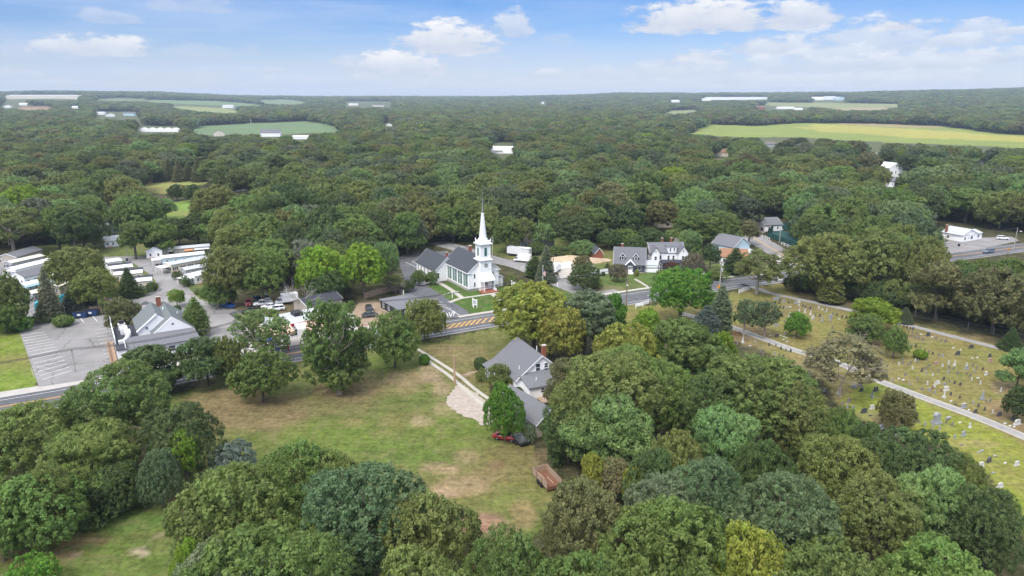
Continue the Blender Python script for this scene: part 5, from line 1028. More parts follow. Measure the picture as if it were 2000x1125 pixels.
MB().box(-.12, -.12, 0, .12, .12, 3.0).box(.122, -.05, 2.5, 1.3, .05, 2.62).build('post', M('white_trim'), r); MB().prism([(.3,.9),(1.1,.9),(1.25,1.5),(1.1,2.2),(.7,2.45),(.3,2.2),(.15,1.5)], 'y', -.04, .04).build('panel', M('white_trim'), r)
X, Y = G(1060, 560); r = empty('flagpole', (X, Y, 0), 0, 'white flagpole with a striped flag on the lawn right of the church', 'flagpole')
H = Hat(X, Y, 519); MB().tube([(0,0,0),(0,0,H)], [.1,.05], 8).ball((0,0,H+.08), .1).build('pole', M('white_trim'), r)
fl = MB(); n = 8
for k in range(13):
    vs = [(.08+.06*math.sin(i*.9)*i/6, 0, 0) for i in range(n+1)]
    pts = [(.1+i*.10, .12*math.sin(i*.8), H-1.2-i*.10-k*.13) for i in range(n+1)]
    if k % 2 == 0:
        for i in range(n): a, b = pts[i], pts[i+1]; fl.add([a, b, (b[0], b[1], b[2]-.13), (a[0], a[1], a[2]-.13)], [(0,1,2,3)])
f1 = fl.build('flag', M('flag_red'), r)
fw = MB()
for k in range(13):
    pts = [(.1+i*.10, .12*math.sin(i*.8), H-1.2-i*.10-k*.13) for i in range(n+1)]
    if k % 2 == 1:
        for i in range(n): a, b = pts[i], pts[i+1]; fw.add([a, b, (b[0], b[1], b[2]-.13), (a[0], a[1], a[2]-.13)], [(0,1,2,3)])
fw.build('white_stripes', M('white_trim'), f1)
fc = MB(); pts = [(.1+i*.10, .12*math.sin(i*.8)-.01, H-1.2-i*.10) for i in range(5)]
for i in range(4): a, b = pts[i], pts[i+1]; fc.add([a, b, (b[0], b[1], b[2]-.8), (a[0], a[1], a[2]-.8)], [(0,1,2,3)])
fc.build('canton', M('flag_blue'), f1)
for (px, py, t, lb) in ((883.5,582,571,'slim white post in the middle of the church side lawn'),(829.5,557,545,'slim white post in front of the two church bushes'),(983,587,581,'short white post at the road end of the church front walk'),(925,601,596,'short white post beside the church notice board'),(1089,560,552,'small white post at the mouth of the side street')):
    X, Y = G(px, py); H = max(.8, Hat(X, Y, t)); r = empty('bollard', (X, Y, 0), 0, lb, 'post', 'white posts on the church lawn'); MB().box(-.1,-.1,0,.1,.1,H).frustum(0,0,H+.002,H+.12,.14,.14,.03,.03).build('post', M('white_trim'), r)
for (px, py, z, lb) in ((1402,580,15,'orange diamond warning sign in front of the transformer pole'),(1967.5,497,0,'orange diamond warning sign at the far right road edge')):
    X, Y = G(px, py); t = 553 if px < 1500 else 481; H = Hat(X, Y, t); r = empty('warning_sign', (X, Y, 0), math.radians(28), lb, 'road sign'); MB().box(-.04,-.04,0,.04,.04,H).build('post', M('steel'), r)
    MB().prism([(0,H-1.9),(.75,H-1.15),(0,H-.4),(-.75,H-1.15)], 'y', -.075, -.045).build('sign_plate', M('sign_orange'), r)
def fence(name, lb, pts, h_, m, style, w=.06, world=False):
    pts = [Vector(p if world else G(*p)) for p in pts]; r = empty(name, (pts[0].x, pts[0].y, 0), 0, lb, 'fence'); o0 = pts[0]; pm = MB(); sm = MB(); n = 0
    for a, b in zip(pts[:-1], pts[1:]):
        d = b-a; L = d.length; d.normalize(); nn = Vector((-d.y, d.x)); k = max(1, round(L/(2.4 if style != 'chain' else 6)))
        a0 = a-o0
        def q(s, t, z): v = a0+d*s+nn*t; return (v.x, v.y, z)
        for i in range(k+1):
            s = L*i/k; c = [q(s-w,-w,0),q(s+w,-w,0),q(s+w,w,0),q(s-w,w,0)]; pm.add(c+[(x,y,h_+.12) for x,y,z in c], [(4,5,6,7),(0,1,5,4),(1,2,6,5),(2,3,7,6),(3,0,4,7)])
        def slab(s0, s1, z0, z1, t=.02):
            c = [q(s0,-t,z0),q(s1,-t,z0),q(s1,t,z0),q(s0,t,z0)]; sm.add(c+[(x,y,z1) for x,y,z in c], [(0,3,2,1),(4,5,6,7),(0,1,5,4),(1,2,6,5),(2,3,7,6),(3,0,4,7)])
        if style == 'solid': slab(0, L, .05, h_)
        elif style == 'rail':
            for z in (.5, h_-.15): slab(0, L, z, z+.14)
        elif style == 'picket':
            for z in (.3, h_-.35): slab(0, L, z, z+.09, .03)
            for s in np.arange(.15, L, .3): slab(s, s+.16, .08, h_, .045)
        elif style == 'board':
            for s in np.arange(0, L-.01, .18): slab(s, min(L, s+.165), .05, h_-.05+.08*((int(s*7)) % 3), .025)
        elif style == 'chain':
            for z in (h_, .1): slab(0, L, z-.03, z, .02)
            for s in np.arange(.2, L, .4): slab(s, s+.015, .1, h_-.04, .008)
    pm.build('fence_posts', M('steel' if style == 'chain' else m), r); sm.build('fence_panels', M('steel' if style == 'chain' else m), r); return r
fence('wooden_fence', 'tan wooden board fence behind the small black house', [(713,583),(748,573),(787,564)], 1.9, 'fence_wood', 'board')
fence('white_fence', 'low white picket fence at the road left of the bright green tree', [(1243,601),(1267,593)], 1.2, 'white_trim', 'picket')
fence('white_fence', 'white fence panel in front of the open topped roadside tree', [(1443,573),(1464,566)], 1.3, 'white_trim', 'solid')
fence('white_fence', 'white fence panel sloping beside the dark driveway', [(1366,533),(1386,544)], 1.5, 'white_trim', 'solid')
fence('white_fence', 'short white rail fence beyond the side road', [(1488,464),(1495,466),(1503,470)], 1.2, 'white_trim', 'rail')
fence('white_fence', 'long white rail fence along the right of the side road', [(1526,478),(1538,483),(1552,489)], 1.2, 'white_trim', 'rail')
fence('arched_fence', 'white fence with arched bays left of the dark grey gabled house', [(1154,538),(1170,537),(1192,534)], 1.9, 'white_trim', 'solid')
fence('court_fence', 'tall dark green screen fence around the tennis court', [(1499,463),(1514,447),(1560,452)], 3.2, 'court_green', 'solid')
fence('court_fence', 'tall dark green screen fence on the road side of the tennis court', [(1499,463),(1530,474),(1562,486)], 2.2, 'court_green', 'solid')
fence('chain_fence', 'chain link fence between the cemetery and the right wood', [(1786,619),(1830,627),(1890,643),(1940,654),(1985,664),(2060,680)], 1.9, 'steel', 'chain')
fence('wall_fence', 'white vinyl fence around the heap of sandy soil', [(1076,531),(1094,526),(1112,523),(1128,533),(1150,525)], 2.4, 'white_trim', 'solid')
fence('wooden_fence', 'short tan fence enclosure behind the dumpsters', [(176,611),(197,608),(200,614)], 1.8, 'fence_wood', 'board'); fence('wooden_fence', 'low tan fence left of the maroon car', [(204,584),(214,599)], 1.3, 'fence_wood', 'board')
fence('guard_fence', 'low pale wall at the left end of the right hand mobile home row', [(318,529),(332,524)], .9, 'white_trim', 'solid')
# heap of sandy soil
def heap():
    c = G(1112, 513); mb = MB(); n = 26; m_ = 9; b = []
    for j in range(m_+1):
        t = j/m_
        for i in range(n):
            a = 2*math.pi*i/n; rr = 1-t; wob = 1+.18*math.sin(3*a+1)+.1*math.sin(7*a)
            x = 14*rr*wob*math.cos(a); y = 5*rr*wob*math.sin(a); z = 2.7*(t**.8)*(1-.25*math.sin(2*a)*rr)+.25*random.random()*(t > 0)
            mb.v.append((x, y, z if j else -.05))
    for j in range(m_):
        for i in range(n): i2 = (i+1) % n; mb.f.append((j*n+i, j*n+i2, (j+1)*n+i2, (j+1)*n+i))
    tag(mb.build('soil_heap', M('soil_heap'), smooth=True, loc=c, rz=math.radians(10)), 'large heap of pale sandy soil behind white fences right of the church', 'soil heap')
heap()
# ------------------------------------------------------------------ cemetery
def stone_mesh(kind):
    mb = MB()
    if kind == 't':      # round topped tablet on a low base
        pr = [(-.32,.12),(.32,.12),(.32,.85)]+[(.32*math.cos(a), .85+.2*math.sin(a)) for a in [math.pi*k/8 for k in range(1, 8)]]+[(-.32,.85)]
        mb.prism(pr, 'y', -.08, .08); mb.box(-.4, -.16, 0, .4, .16, .118)
    elif kind == 'w':    # wide family stone on a base
        mb.prism([(-.7,.3),(.7,.3),(.7,1.1),(.5,1.22),(-.5,1.22),(-.7,1.1)], 'y', -.15, .15); mb.box(-.9, -.28, 0, .9, .28, .298)
    elif kind == 'f': mb.prism([(-.4,0),(.4,0),(.4,.22),(.34,.28),(-.34,.28),(-.4,.22)], 'y', -.2, .2)
    elif kind == 'o':    # obelisk
        mb.box(-.45,-.45,0,.45,.45,.35); mb.frustum(0,0,.352,.8,.34,.34,.3,.3); mb.frustum(0,0,.802,2.3,.22,.22,.13,.13); mb.frustum(0,0,2.302,2.5,.13,.13,.01,.01)
    elif kind == 'm':    # large monument with arched die and cap
        mb.box(-1.3,-.8,0,1.3,.8,.45); mb.box(-1.05,-.6,.452,1.05,.6,.8); mb.box(-.85,-.42,.802,.85,.42,2.3)
        mb.prism([(-1.0,2.302),(1.0,2.302),(.8,2.75),(.3,3.05),(-.3,3.05),(-.8,2.75)], 'y', -.5, .5); mb.box(-.5,-.47,1.0,.5,-.425,2.0)
    elif kind == 's':    # draped statue on a pedestal
        mb.box(-.5,-.5,0,.5,.5,.5); mb.frustum(0,0,.502,1.0,.4,.4,.32,.32)
        mb.tube([(0,0,1.0),(0,0,1.5),(0,0,2.0),(0,0,2.3),(0,0,2.42)], [.32,.26,.2,.17,.07], 10); mb.ball((0,0,2.58), .14)
        mb.tube([(-.16,0,2.2),(-.24,-.1,1.9),(-.06,-.22,1.85)], [.07,.06,.05], 6); mb.tube([(.16,0,2.2),(.24,-.1,1.9),(.06,-.22,1.85)], [.07,.06,.05], 6)
    elif kind == 'b': mb.box(-.9,-.3,.45,.9,.3,.85); mb.box(-.7,-.2,0,-.45,.2,.448); mb.box(.45,-.2,0,.7,.2,.448)
    return mb
STONE = {}
KN = dict(t='headstone', w='family_headstone', f='grave_marker', o='obelisk', m='monument', s='grave_statue', b='bench_tomb')
KL = dict(t='headstone', w='wide headstone', f='flat marker', o='pointed obelisk', m='large capped monument', s='statue', b='table tomb')
CN = dict(d=('dark_granite','dark'), g=('granite','grey'), l=('marble','white'), e=('weathered_stone','brownish grey'), p=('pink_granite','pink'), r=('bronze_stain','rusty brown'))
GRAVES = [
 ('near the start of the far cemetery lane', 'ol 1572 611,ol 1583 615,tl 1561 608,sl 1542 619,tl 1599 602.5,fl 1606.6 605,tl 1614.8 607.5,tl 1560.6 597.5,td 1508.5 594,od 1514 600,td 1523 588,td 1540 592,td 1530 603,td 1524 602,td 1522 594,td 1568.5 599,td 1573 600.6,td 1582.5 603,te 1583.5 610.6,td 1600.6 618.7,te 1627 613.7,td 1634 616.9,td 1644.7 619.7,td 1652.7 622,td 1661.5 624,te 1592 617,td 1522.7 612.5,te 1531 611,td 1550.6 612.5,te 1532 629.7,td 1506 635,wg 1513 585.6,wg 1519 585.6,wg 1531 590,wg 1554.4 593,wl 1560 591,te 1547 589.4,wl 1587.5 622.5,og 1605.6 627.5,wg 1622 620,og 1622 626,fl 1639 624,wg 1516 637.5,wl 1510.6 629,fg 1612.5 610,fg 1536 599,fg 1541 601,fe 1538 603,fl 1544 600,fg 1534 601'),
 ('just above the near lane on its left half', 'wd 1517 658,tl 1533 653.7,fl 1504 656,fl 1525 656,fl 1531 658,fl 1535.6 660,fl 1530 664,fl 1537 667.5,te 1625 642.5,fg 1551 659'),
 ('below the near lane at its left end', 'td 1502 675,te 1515 676,td 1525 682.5,te 1535 686,td 1544 687.5,tg 1512.5 692,te 1521 696,td 1530 697.5,td 1511 700,td 1520.6 705,te 1530 707,fd 1450 680,fd 1456 680.6,te 1432 672,te 1440 673,wr 1435 654,wr 1442.5 654,sl 1450.6 670,te 1461.5 661,tl 1352 629,fg 1475 668,fl 1465 676,te 1486 688,te 1490 694'),
 ('in the far right rows along the far lane', 'wd 1812.5 656,wd 1896.6 680,wd 1932.7 697,wd 1870 693,wp 1934 706,te 1773.5 648.7,te 1782 650,te 1790 653,fl 1799 653.7,fl 1820.6 659,te 1828 662.5,te 1837.5 667.5,te 1846 668.7,td 1765 639,td 1771 641,td 1778 643,td 1783 644,te 1780.6 657.5,te 1771 661,te 1787.5 660.6,te 1794 662.5,te 1802 665,te 1773 675,te 1780 677.5,td 1788 678,te 1797.5 681,td 1806 687,te 1813 689,td 1821.6 692,te 1833 695,tg 1841 697,wg 1754 634,fl 1899 700,fl 1909 698.7,fl 1862 680,fl 1877 684'),
 ('in the middle rows between the two lanes', 'tl 1787.5 706,tl 1755.6 712.5,te 1762 704,te 1793 707.5,te 1809 704,te 1778.5 711,te 1773 714,te 1762.5 711,wp 1828 712,tl 1852.5 711,ol 1864 714,tl 1840.6 716,te 1853.7 720,te 1862 722,tl 1888.7 713.7,wg 1887 721,te 1900 716,tg 1902.5 726,te 1908 720,td 1919 723,wl 1926 732,te 1887.5 731,tg 1852 728.7,te 1807.5 721,tl 1782 721,td 1800 726,tg 1808.7 730,tl 1821.6 734,te 1768 733.7,te 1815 716,te 1832 726,te 1870 731,te 1895 735,tl 1915 750,fl 1910 739,tl 1897.6 743,tl 1954.8 764'),
 ('just above the near lane on its right half', 'tl 1811 751,sl 1824 756,wl 1832 750,td 1843 742,tg 1844.7 753.5,te 1854 746,td 1864 749,td 1875 753,tg 1815 764,tg 1825.4 768.4,tr 1821 759.7,tr 1838 764.7,wl 1848 763,sl 1843.5 777,td 1857 772,td 1874 778,fl 1857.4 784.6,te 1800.5 761.6,fd 1866 789.6,fl 1884 789,wg 1881.4 797,fl 1892.6 801.4,wd 1904.4 806,tg 1900.7 789,td 1910.7 794.6,td 1923 801.4,te 1925.8 786,og 1918 780 1.4,te 1934 784.6,tl 1938.7 807,wd 1951 812,wl 1986 829.4 1.3,wd 1977.8 820.7,fl 1963 828,fl 1973 832.5,fl 1981 834,tg 1732 740,tg 1743 744,te 1723 737.5,fl 1715 726,fl 1755.6 740,fl 1764 743,tg 1776 752.5,te 1768 733.7,te 1792 742'),
 ('on the green lawn below the near lane', 'og 1785 802.5 1.1,mg 1828.5 827,bg 1852 819.5,te 1848 826,te 1860 832,tg 1806.7 830.7,tg 1821.7 836,te 1793.7 825.7,tg 1834.7 839.4,fl 1894.5 835.6,fl 1875 826,tg 1610 765,te 1618.7 768.7,sl 1637 770.6,te 1645.6 791,we 1657.5 786,tg 1655 796,tg 1666 798.7,wd 1687 806,wg 1668 757.5,wd 1682 763.7,og 1680 753.7,wd 1710.6 763.7,og 1703 777.5,wl 1703 798.7,fd 1700 812.5,fl 1674 821,fl 1700 830.6,wg 1720.6 838.7,wg 1765 838.7,wg 1755 850'),
 ('in the bottom right corner beside the dark wood', 'wg 1882 851,tg 1864.8 856,fe 1878 869,fg 1918 881,fg 1912 884,fg 1943 891,wd 1931 902.4,wl 1916 911,fg 1940 924,wl 1985.6 909,wl 1953 952,fl 1950 963,tl 1894 834,fl 1963 905'),
 ('beside the yellow tree and the road', 'fg 1218 624,we 1235 632,te 1245 633,fl 1228 636,fl 1262 628,fl 1424 592'),
]
def ordinal(n):
    w = ['first','second','third','fourth','fifth','sixth','seventh','eighth','ninth','tenth','eleventh','twelfth']
    if n <= 12: return w[n-1]
    s = 'th' if 10 <= n % 100 <= 20 else {1: 'st', 2: 'nd', 3: 'rd'}.get(n % 10, 'th'); return f'{n}{s}'
for reg, txt in GRAVES:
    items = [q.split() for q in txt.split(',')]; by = {}
    for it in items: by.setdefault(it[0], []).append((float(it[1]), float(it[2]), float(it[3]) if len(it) > 3 else 1.0))
    for code, lst in by.items():
        k, c = code[0], code[1]; lst.sort(); m, cn = CN[c]
        if code not in STONE: STONE[code] = stone_mesh(k).mesh(KN[k], M(m))
        for i, (px, py, s) in enumerate(lst):
            X, Y = G(px, py); o = link(KN[k], STONE[code], None, (X, Y, -.02), math.radians(26+random.uniform(-9, 9)))
            o.rotation_euler.x = math.radians(random.uniform(-3, 3)); sv = s*random.uniform(.74, .92)*(.72 if k in 'os' else .85 if k == 'm' else .9); o.scale = (sv, sv, sv)
            pos = '' if len(lst) == 1 else ('leftmost ' if i == 0 else 'rightmost ' if i == len(lst)-1 else ordinal(i+1)+' from left ')
            tag(o, f'{pos}{cn} {KL[k]} {reg}', KN[k].replace('_', ' '), 'gravestones in the cemetery')
# ------------------------------------------------------------------ trees
RG = np.random.default_rng(5)
def unit(v): return v/np.maximum(np.linalg.norm(v, axis=-1, keepdims=True), 1e-6)
def leaf_quads(C_, Nn, size, rng, asp=.62):
    n = len(C_); N_ = unit(Nn); t = unit(np.cross(N_, rng.normal(size=(n, 3)))); b = np.cross(N_, t)
    s = (size*rng.uniform(.5, 1.5, n))[:, None]
    V = np.stack([C_+t*s, C_+b*s*asp+N_*s*.12, C_-t*s, C_-b*s*asp+N_*s*.12], 1).reshape(-1, 3)
    return V
def lobes_for(kind, R, H, rng):
    out = []
    if kind in ('round', 'tall', 'bushy'):
        zb = {'round': .16, 'tall': .22, 'bushy': .04}[kind]*H; z0 = (zb+H)/2; c = (H-zb)/2; n = {'round': 26, 'tall': 24, 'bushy': 26}[kind]
        for i in range(n):
            u = 1-(i+.5)/n*1.55; a = i*2.39996+rng.uniform(-.3, .3); q = math.sqrt(max(0, 1-u*u)); k = rng.uniform(.52, .82)
            rr = R*rng.uniform(.22, .43); out.append((R*k*q*math.cos(a), R*k*q*math.sin(a), z0+c*.74*u, rr, rr*rng.uniform(.75, .95)))
    elif kind == 'open':
        for i in range(21):
            u = 1-(i+.5)/21*1.5; a = i*2.39996+rng.uniform(-.5, .5); q = math.sqrt(max(0, 1-u*u)); k = rng.uniform(.62, .95)
            rr = R*rng.uniform(.18, .30); out.append((R*k*q*math.cos(a), R*k*q*math.sin(a), H*.6+H*.36*u, rr, rr*.7))
    elif kind == 'layer':
        for i in range(24):
            u = rng.uniform(0, 1); a = i*2.39996; k = (1-u**2.2)**.5*rng.uniform(.45, .9); rr = R*rng.uniform(.26, .42)
            out.append((R*k*math.cos(a), R*k*math.sin(a), H*(.3+.62*u), rr, rr*.32))
    elif kind == 'shrub':
        for i in range(7): a = i*2.4; out.append((R*.42*math.cos(a), R*.42*math.sin(a), H*rng.uniform(.35, .62), R*.55, H*.4))
    return out
def crown_mesh(name, kind, R, H, dens, tuft, nl, ls, seed, matn='foliage', inner=1.0):
    rng = np.random.default_rng(seed); Vs = []; vr = []; hu = []
    if kind in ('spruce', 'cedar'):
        lv = int(H/ (tuft*.95)); z0 = H*(.1 if kind == 'spruce' else .05)
        for i in range(lv):
            z = z0+(H-z0)*i/lv; f = 1-(z-z0)/(H-z0); rr = R*(f**.85 if kind == 'spruce' else min(1, f*1.9)**.8*(.75+.25*f))+.12; nb = max(4, int(2*math.pi*rr*dens*1.3))
            for b in range(nb):
                a = 2*math.pi*(b+rng.random())/nb; L = rr*rng.uniform(.78, 1.12); st = max(2, int(L/(tuft*1.0)))
                for s in range(st):
                    q = L*(s+.6)/st; c = np.array([math.cos(a)*q, math.sin(a)*q, z-(.28 if kind == 'spruce' else -.25)*q+rng.normal()*.06]); k = nl
                    d = unit(rng.normal(size=(k, 3))*np.array([1, 1, .45])+np.array([math.cos(a)*.4, math.sin(a)*.4, .25])); Vs.append(leaf_quads(c+d*tuft*rng.uniform(.3, 1, (k, 1)), d*.4+np.array([0, 0, .8])+rng.normal(size=(k, 3))*.35, ls, rng, .4))
                    w = rng.random(); vr.append(np.clip(w*.6+rng.random(k)*.4, 0, 1)); hu.append(np.full(k, rng.random()))
    elif kind == 'trim':
        n = int(4*math.pi*R*R*dens*2); d = unit(rng.normal(size=(n, 3))); c = d*np.where(rng.random((n, 1)) < .4, .82, 1.0)*np.array([R, R, H/2])*(1+rng.normal(size=(n, 1))*.02)+np.array([0, 0, H/2]); k = nl
        c = np.repeat(c, k, 0)+rng.normal(size=(n*k, 3))*tuft*.4; dd = np.repeat(d, k, 0); Vs.append(leaf_quads(c, dd+rng.normal(size=dd.shape)*.5, ls, rng)); vr.append(rng.random(n*k)*.6+.2); hu.append(np.repeat(rng.random(n), k))
    else:
        lb = lobes_for(kind, R, H, rng)
        for j, (x, y, z, r, rz) in enumerate(lb):
            n = int(4*math.pi*r*(r+rz)/2*dens)+3; d = unit(rng.normal(size=(n, 3))); c = np.array([x, y, z])+d*np.array([r, r, rz])
            keep = np.ones(n, bool)
            for jj, (x2, y2, z2, r2, rz2) in enumerate(lb):
                if jj != j: keep &= (((c-np.array([x2, y2, z2]))/np.array([r2, r2, rz2]))**2).sum(1) > .82
            keep &= (d[:, 2] > -.55) | (rng.random(n) < .25)
            keep &= rng.random(n) > .07; c = c[keep]; d = d[keep]; n = len(c); lsz = rng.uniform(.75, 1.3)
            if not n: continue
            c = c+rng.normal(size=c.shape)*tuft*.22; sc = rng.uniform(.6, 1.35, (n, 1)); k = nl
            dd = unit(np.repeat(d*.75+np.array([0, 0, .25]), k, 0)+rng.normal(size=(n*k, 3))*.75); pos = np.repeat(c, k, 0)+dd*np.repeat(sc, k, 0)*tuft*rng.uniform(.45, 1.05, (n*k, 1))
            Vs.append(leaf_quads(pos, dd+rng.normal(size=dd.shape)*.38, ls*lsz, rng)); lt = rng.random()
            vr.append(np.clip(np.repeat(rng.random(n), k)*.45+lt*.2+rng.random(n*k)*.4, 0, 1)); hu.append(np.clip(np.repeat(rng.random(n), k)*.5+rng.random()*.5, 0, 1))
            # sparse larger leaf sprays inside each lobe close the crown
            m = int(n*.55*inner)+2; dv = unit(rng.normal(size=(m, 3))); Vs.append(leaf_quads(np.array([x, y, z])+dv*np.array([r, r, rz])*rng.uniform(.35, .8, (m, 1)), dv+rng.normal(size=(m, 3))*.6, ls*2.3, rng)); vr.append(rng.random(m)*.5+.2); hu.append(np.full(m, rng.random()))
    V = np.concatenate(Vs); n = len(V)//4; me = bpy.data.meshes.new(name); mesh_np(me, V, np.arange(n*4).reshape(n, 4))
    for an, arr in (('var', np.concatenate(vr)), ('hue', np.concatenate(hu))):
        at = me.attributes.new(an, 'FLOAT', 'FACE'); at.data.foreach_set('value', arr.astype(np.float32))
    me.materials.append(M(matn)); return me
def trunk_mesh(kind, R, H, seed, m='bark', thin=1.0):
    rng = np.random.default_rng(seed); mb = MB(); r0 = .028*H*thin*(.7 if kind in ('spruce', 'cedar') else 1)
    if kind in ('spruce', 'cedar'): mb.tube([(0, 0, -.3), (0, 0, H*.5), (0, 0, H*.97)], [r0, r0*.6, .03], 7)
    elif kind in ('shrub', 'trim'):
        for a in range(4): mb.tube([(0, 0, -.1), (R*.3*math.cos(a*1.6), R*.3*math.sin(a*1.6), H*.55)], [.07, .03], 5)
    else:
        fork = H*(.28 if kind != 'tall' else .4); mb.tube([(0, 0, -.4), (0, 0, .6), (.1, .05, fork*.6), (.05, 0, fork), (.1, .1, H*.62), (.1, .1, H*.85)], [r0*1.5, r0*1.05, r0*.9, r0*.85, r0*.45, r0*.12], 8)
        for x, y, z, r, rz in lobes_for(kind, R, H, np.random.default_rng(seed))[::(1 if kind == 'open' else 2)]:
            zs = fork*rng.uniform(.85, 1.15)+max(0, z-fork)*.35; p = Vector((.05, 0, zs)); e = Vector((x, y, z)); mdl = p.lerp(e, .5)+Vector((0, 0, -.06*H))+Vector(rng.normal(size=3))*.03*H
            mb.tube([p, mdl, e], [r0*.42, r0*.26, r0*.08], 6)
            for q in range(3 if kind == 'open' else 1): e2 = e+Vector(rng.normal(size=3))*r*.7; mb.tube([mdl.lerp(e, .4), e2], [r0*.14, .02], 5)
    return mb.mesh('trunk', M(m), True)
def bare_mesh(R, H, seed, m, depth=4, lean=(0, 0), spread=.62, thin=1.0):
    rng = np.random.default_rng(seed); mb = MB()
    def grow(p, d, L, r, lv):
        q = p+d*L*.5+Vector(rng.normal(size=3))*L*.05; e = q+(d+Vector(rng.normal(size=3))*.18+Vector((0, 0, .08))).normalized()*L*.5
        mb.tube([p, q, e], [r, r*.8, r*.55], 6 if lv < 2 else 4, False)
        if lv >= depth: return
        for k in range(4 if lv < 2 else 3):
            dd = (d+Vector(rng.normal(size=3))*spread).normalized(); dd.z = max(dd.z, -.05); grow((q if k == 0 and lv else e) if k < 2 else q.lerp(e, .5), dd.normalized(), L*rng.uniform(.62, .86), r*.55, lv+1)
    grow(Vector((0, 0, -.2)), Vector((lean[0], lean[1], 1)).normalized(), H*.3, .03*H*thin, 0)
    vs = np.array(mb.v); s = np.array([R/np.percentile(np.abs(vs[:, 0]), 97), R/np.percentile(np.abs(vs[:, 1]), 97), H/vs[:, 2].max()]); mb.v = [tuple(q) for q in vs*s]
    return mb.mesh('branches', M(m), True)
PROTO = {}
def proto(kind, big, var):
    k = (kind, big, var)
    if k in PROTO: return PROTO[k]
    seed = hash((ord(kind[0])*7+ord(kind[1]), big, var)) % 9973
    R0, H0 = {'round': (6.5, 14.5), 'tall': (5.5, 17), 'bushy': (6.5, 11.5), 'open': (6.5, 16), 'layer': (6.5, 12), 'spruce': (3.2, 11), 'cedar': (2.6, 9), 'shrub': (2, 2.6), 'trim': (1.5, 2.0)}[kind]
    if big == 2: dens, tuft, nl, ls = 1.6, .58, 30, .155
    elif big == 1: dens, tuft, nl, ls = .85, .8, 19, .27
    else: dens, tuft, nl, ls = .22, 1.5, 8, .85
    if kind == 'layer': dens *= 1.2
    if kind in ('spruce', 'cedar'): dens, tuft, nl, ls = ((1.3, .42, 8, .24) if big else (.5, .9, 6, .6))
    if kind in ('shrub', 'trim'): dens, tuft, nl, ls = ((5, .3, 8, .14) if kind == 'shrub' else (16, .12, 4, .15))
    me = crown_mesh('crown', kind, R0, H0, dens, tuft, nl, ls, seed); tr = trunk_mesh(kind, R0, H0, seed, 'pale_bark' if kind in ('open',) else 'bark')
    PROTO[k] = (me, tr, R0, H0); return PROTO[k]
COLR = dict(dg=(.104,.148,.050), mg=(.162,.222,.060), og=(.192,.222,.066), yg=(.215,.310,.036), vg=(.125,.240,.034), yo=(.270,.290,.058), bg=(.132,.182,.084), gg=(.170,.205,.115), br=(.182,.186,.078), pk=(.20,.18,.11), rd=(.20,.10,.075), sg=(.23,.255,.165), lg=(.195,.275,.098), bs=(.150,.195,.160), tn=(.265,.245,.135))
PLACED = []   # (X, Y, R, H)
CNAME = {'round': 'broadleaf_tree', 'tall': 'broadleaf_tree', 'bushy': 'broadleaf_tree', 'open': 'open_crowned_tree', 'layer': 'spreading_tree', 'spruce': 'spruce_tree', 'cedar': 'cedar_tree', 'shrub': 'bush', 'trim': 'clipped_bush'}
def add_tree(X, Y, R, H, kind, col, lb, group=None, big=None, jit=.10, z=0, cat=None):
    if big is None: big = 2 if math.hypot(X, Y) < 135 else 1
    nv = {'round': 5, 'tall': 4, 'bushy': 4, 'open': 3, 'layer': 3}.get(kind, 2); me, tr, R0, H0 = proto(kind, big, random.randrange(nv))
    r = empty(CNAME[kind], (X, Y, z), random.uniform(0, 6.28), lb, cat or ('bush' if 'bush' in CNAME[kind] else 'tree'), group)
    c = link('crown', me, r); t = link('trunk', tr, r)
    cc = COLR[col] if isinstance(col, str) else col; k = (1.14 if big == 2 else 1)+random.uniform(-jit, jit); c.color = tuple(max(0, v*k*(1+random.uniform(-jit, jit)*.5)) for v in cc)+(1,)
    for q in (c, t): q.scale = (R/R0, R/R0*random.uniform(.92, 1.08), H/H0)
    PLACED.append((X, Y, R, H)); return r
def T(kind, col, cx, top, w, base=None, H=None, lb='', group=None):
    def over(X, Y, H, R):     # the far side of a crown rises above its apex in the view; return that excess in pixels
        b = math.atan2(CH-H*.6, math.hypot(X, Y)); c = .45*H if kind not in ('spruce', 'cedar') else .45*H
        e = math.sqrt((c*math.cos(b))**2+(R*.8*math.sin(b))**2)-c*math.cos(b)+.035*H; return 0 if kind in ('spruce', 'cedar', 'shrub', 'trim') else e/mpp(X, Y, H*.6)
    if base is not None:
        X, Y = G(cx, base); H0_ = max(1.0, Hat(X, Y, top)); R = w/2*mpp(X, Y, H0_*.5)*.95
        H = max(1.0, Hat(X, Y, top+over(X, Y, H0_, R))) if H is None else H
    else:
        X, Y = G(cx, top+2, H*.96); R = w/2*mpp(X, Y, H*.5)*.95; X, Y = G(cx, top+over(X, Y, H, R), H)
    R = w/2*mpp(X, Y, H*.5)*.95
    return add_tree(X, Y, R, H, kind, col, lb, group)
FG = 'trees of the near woods'
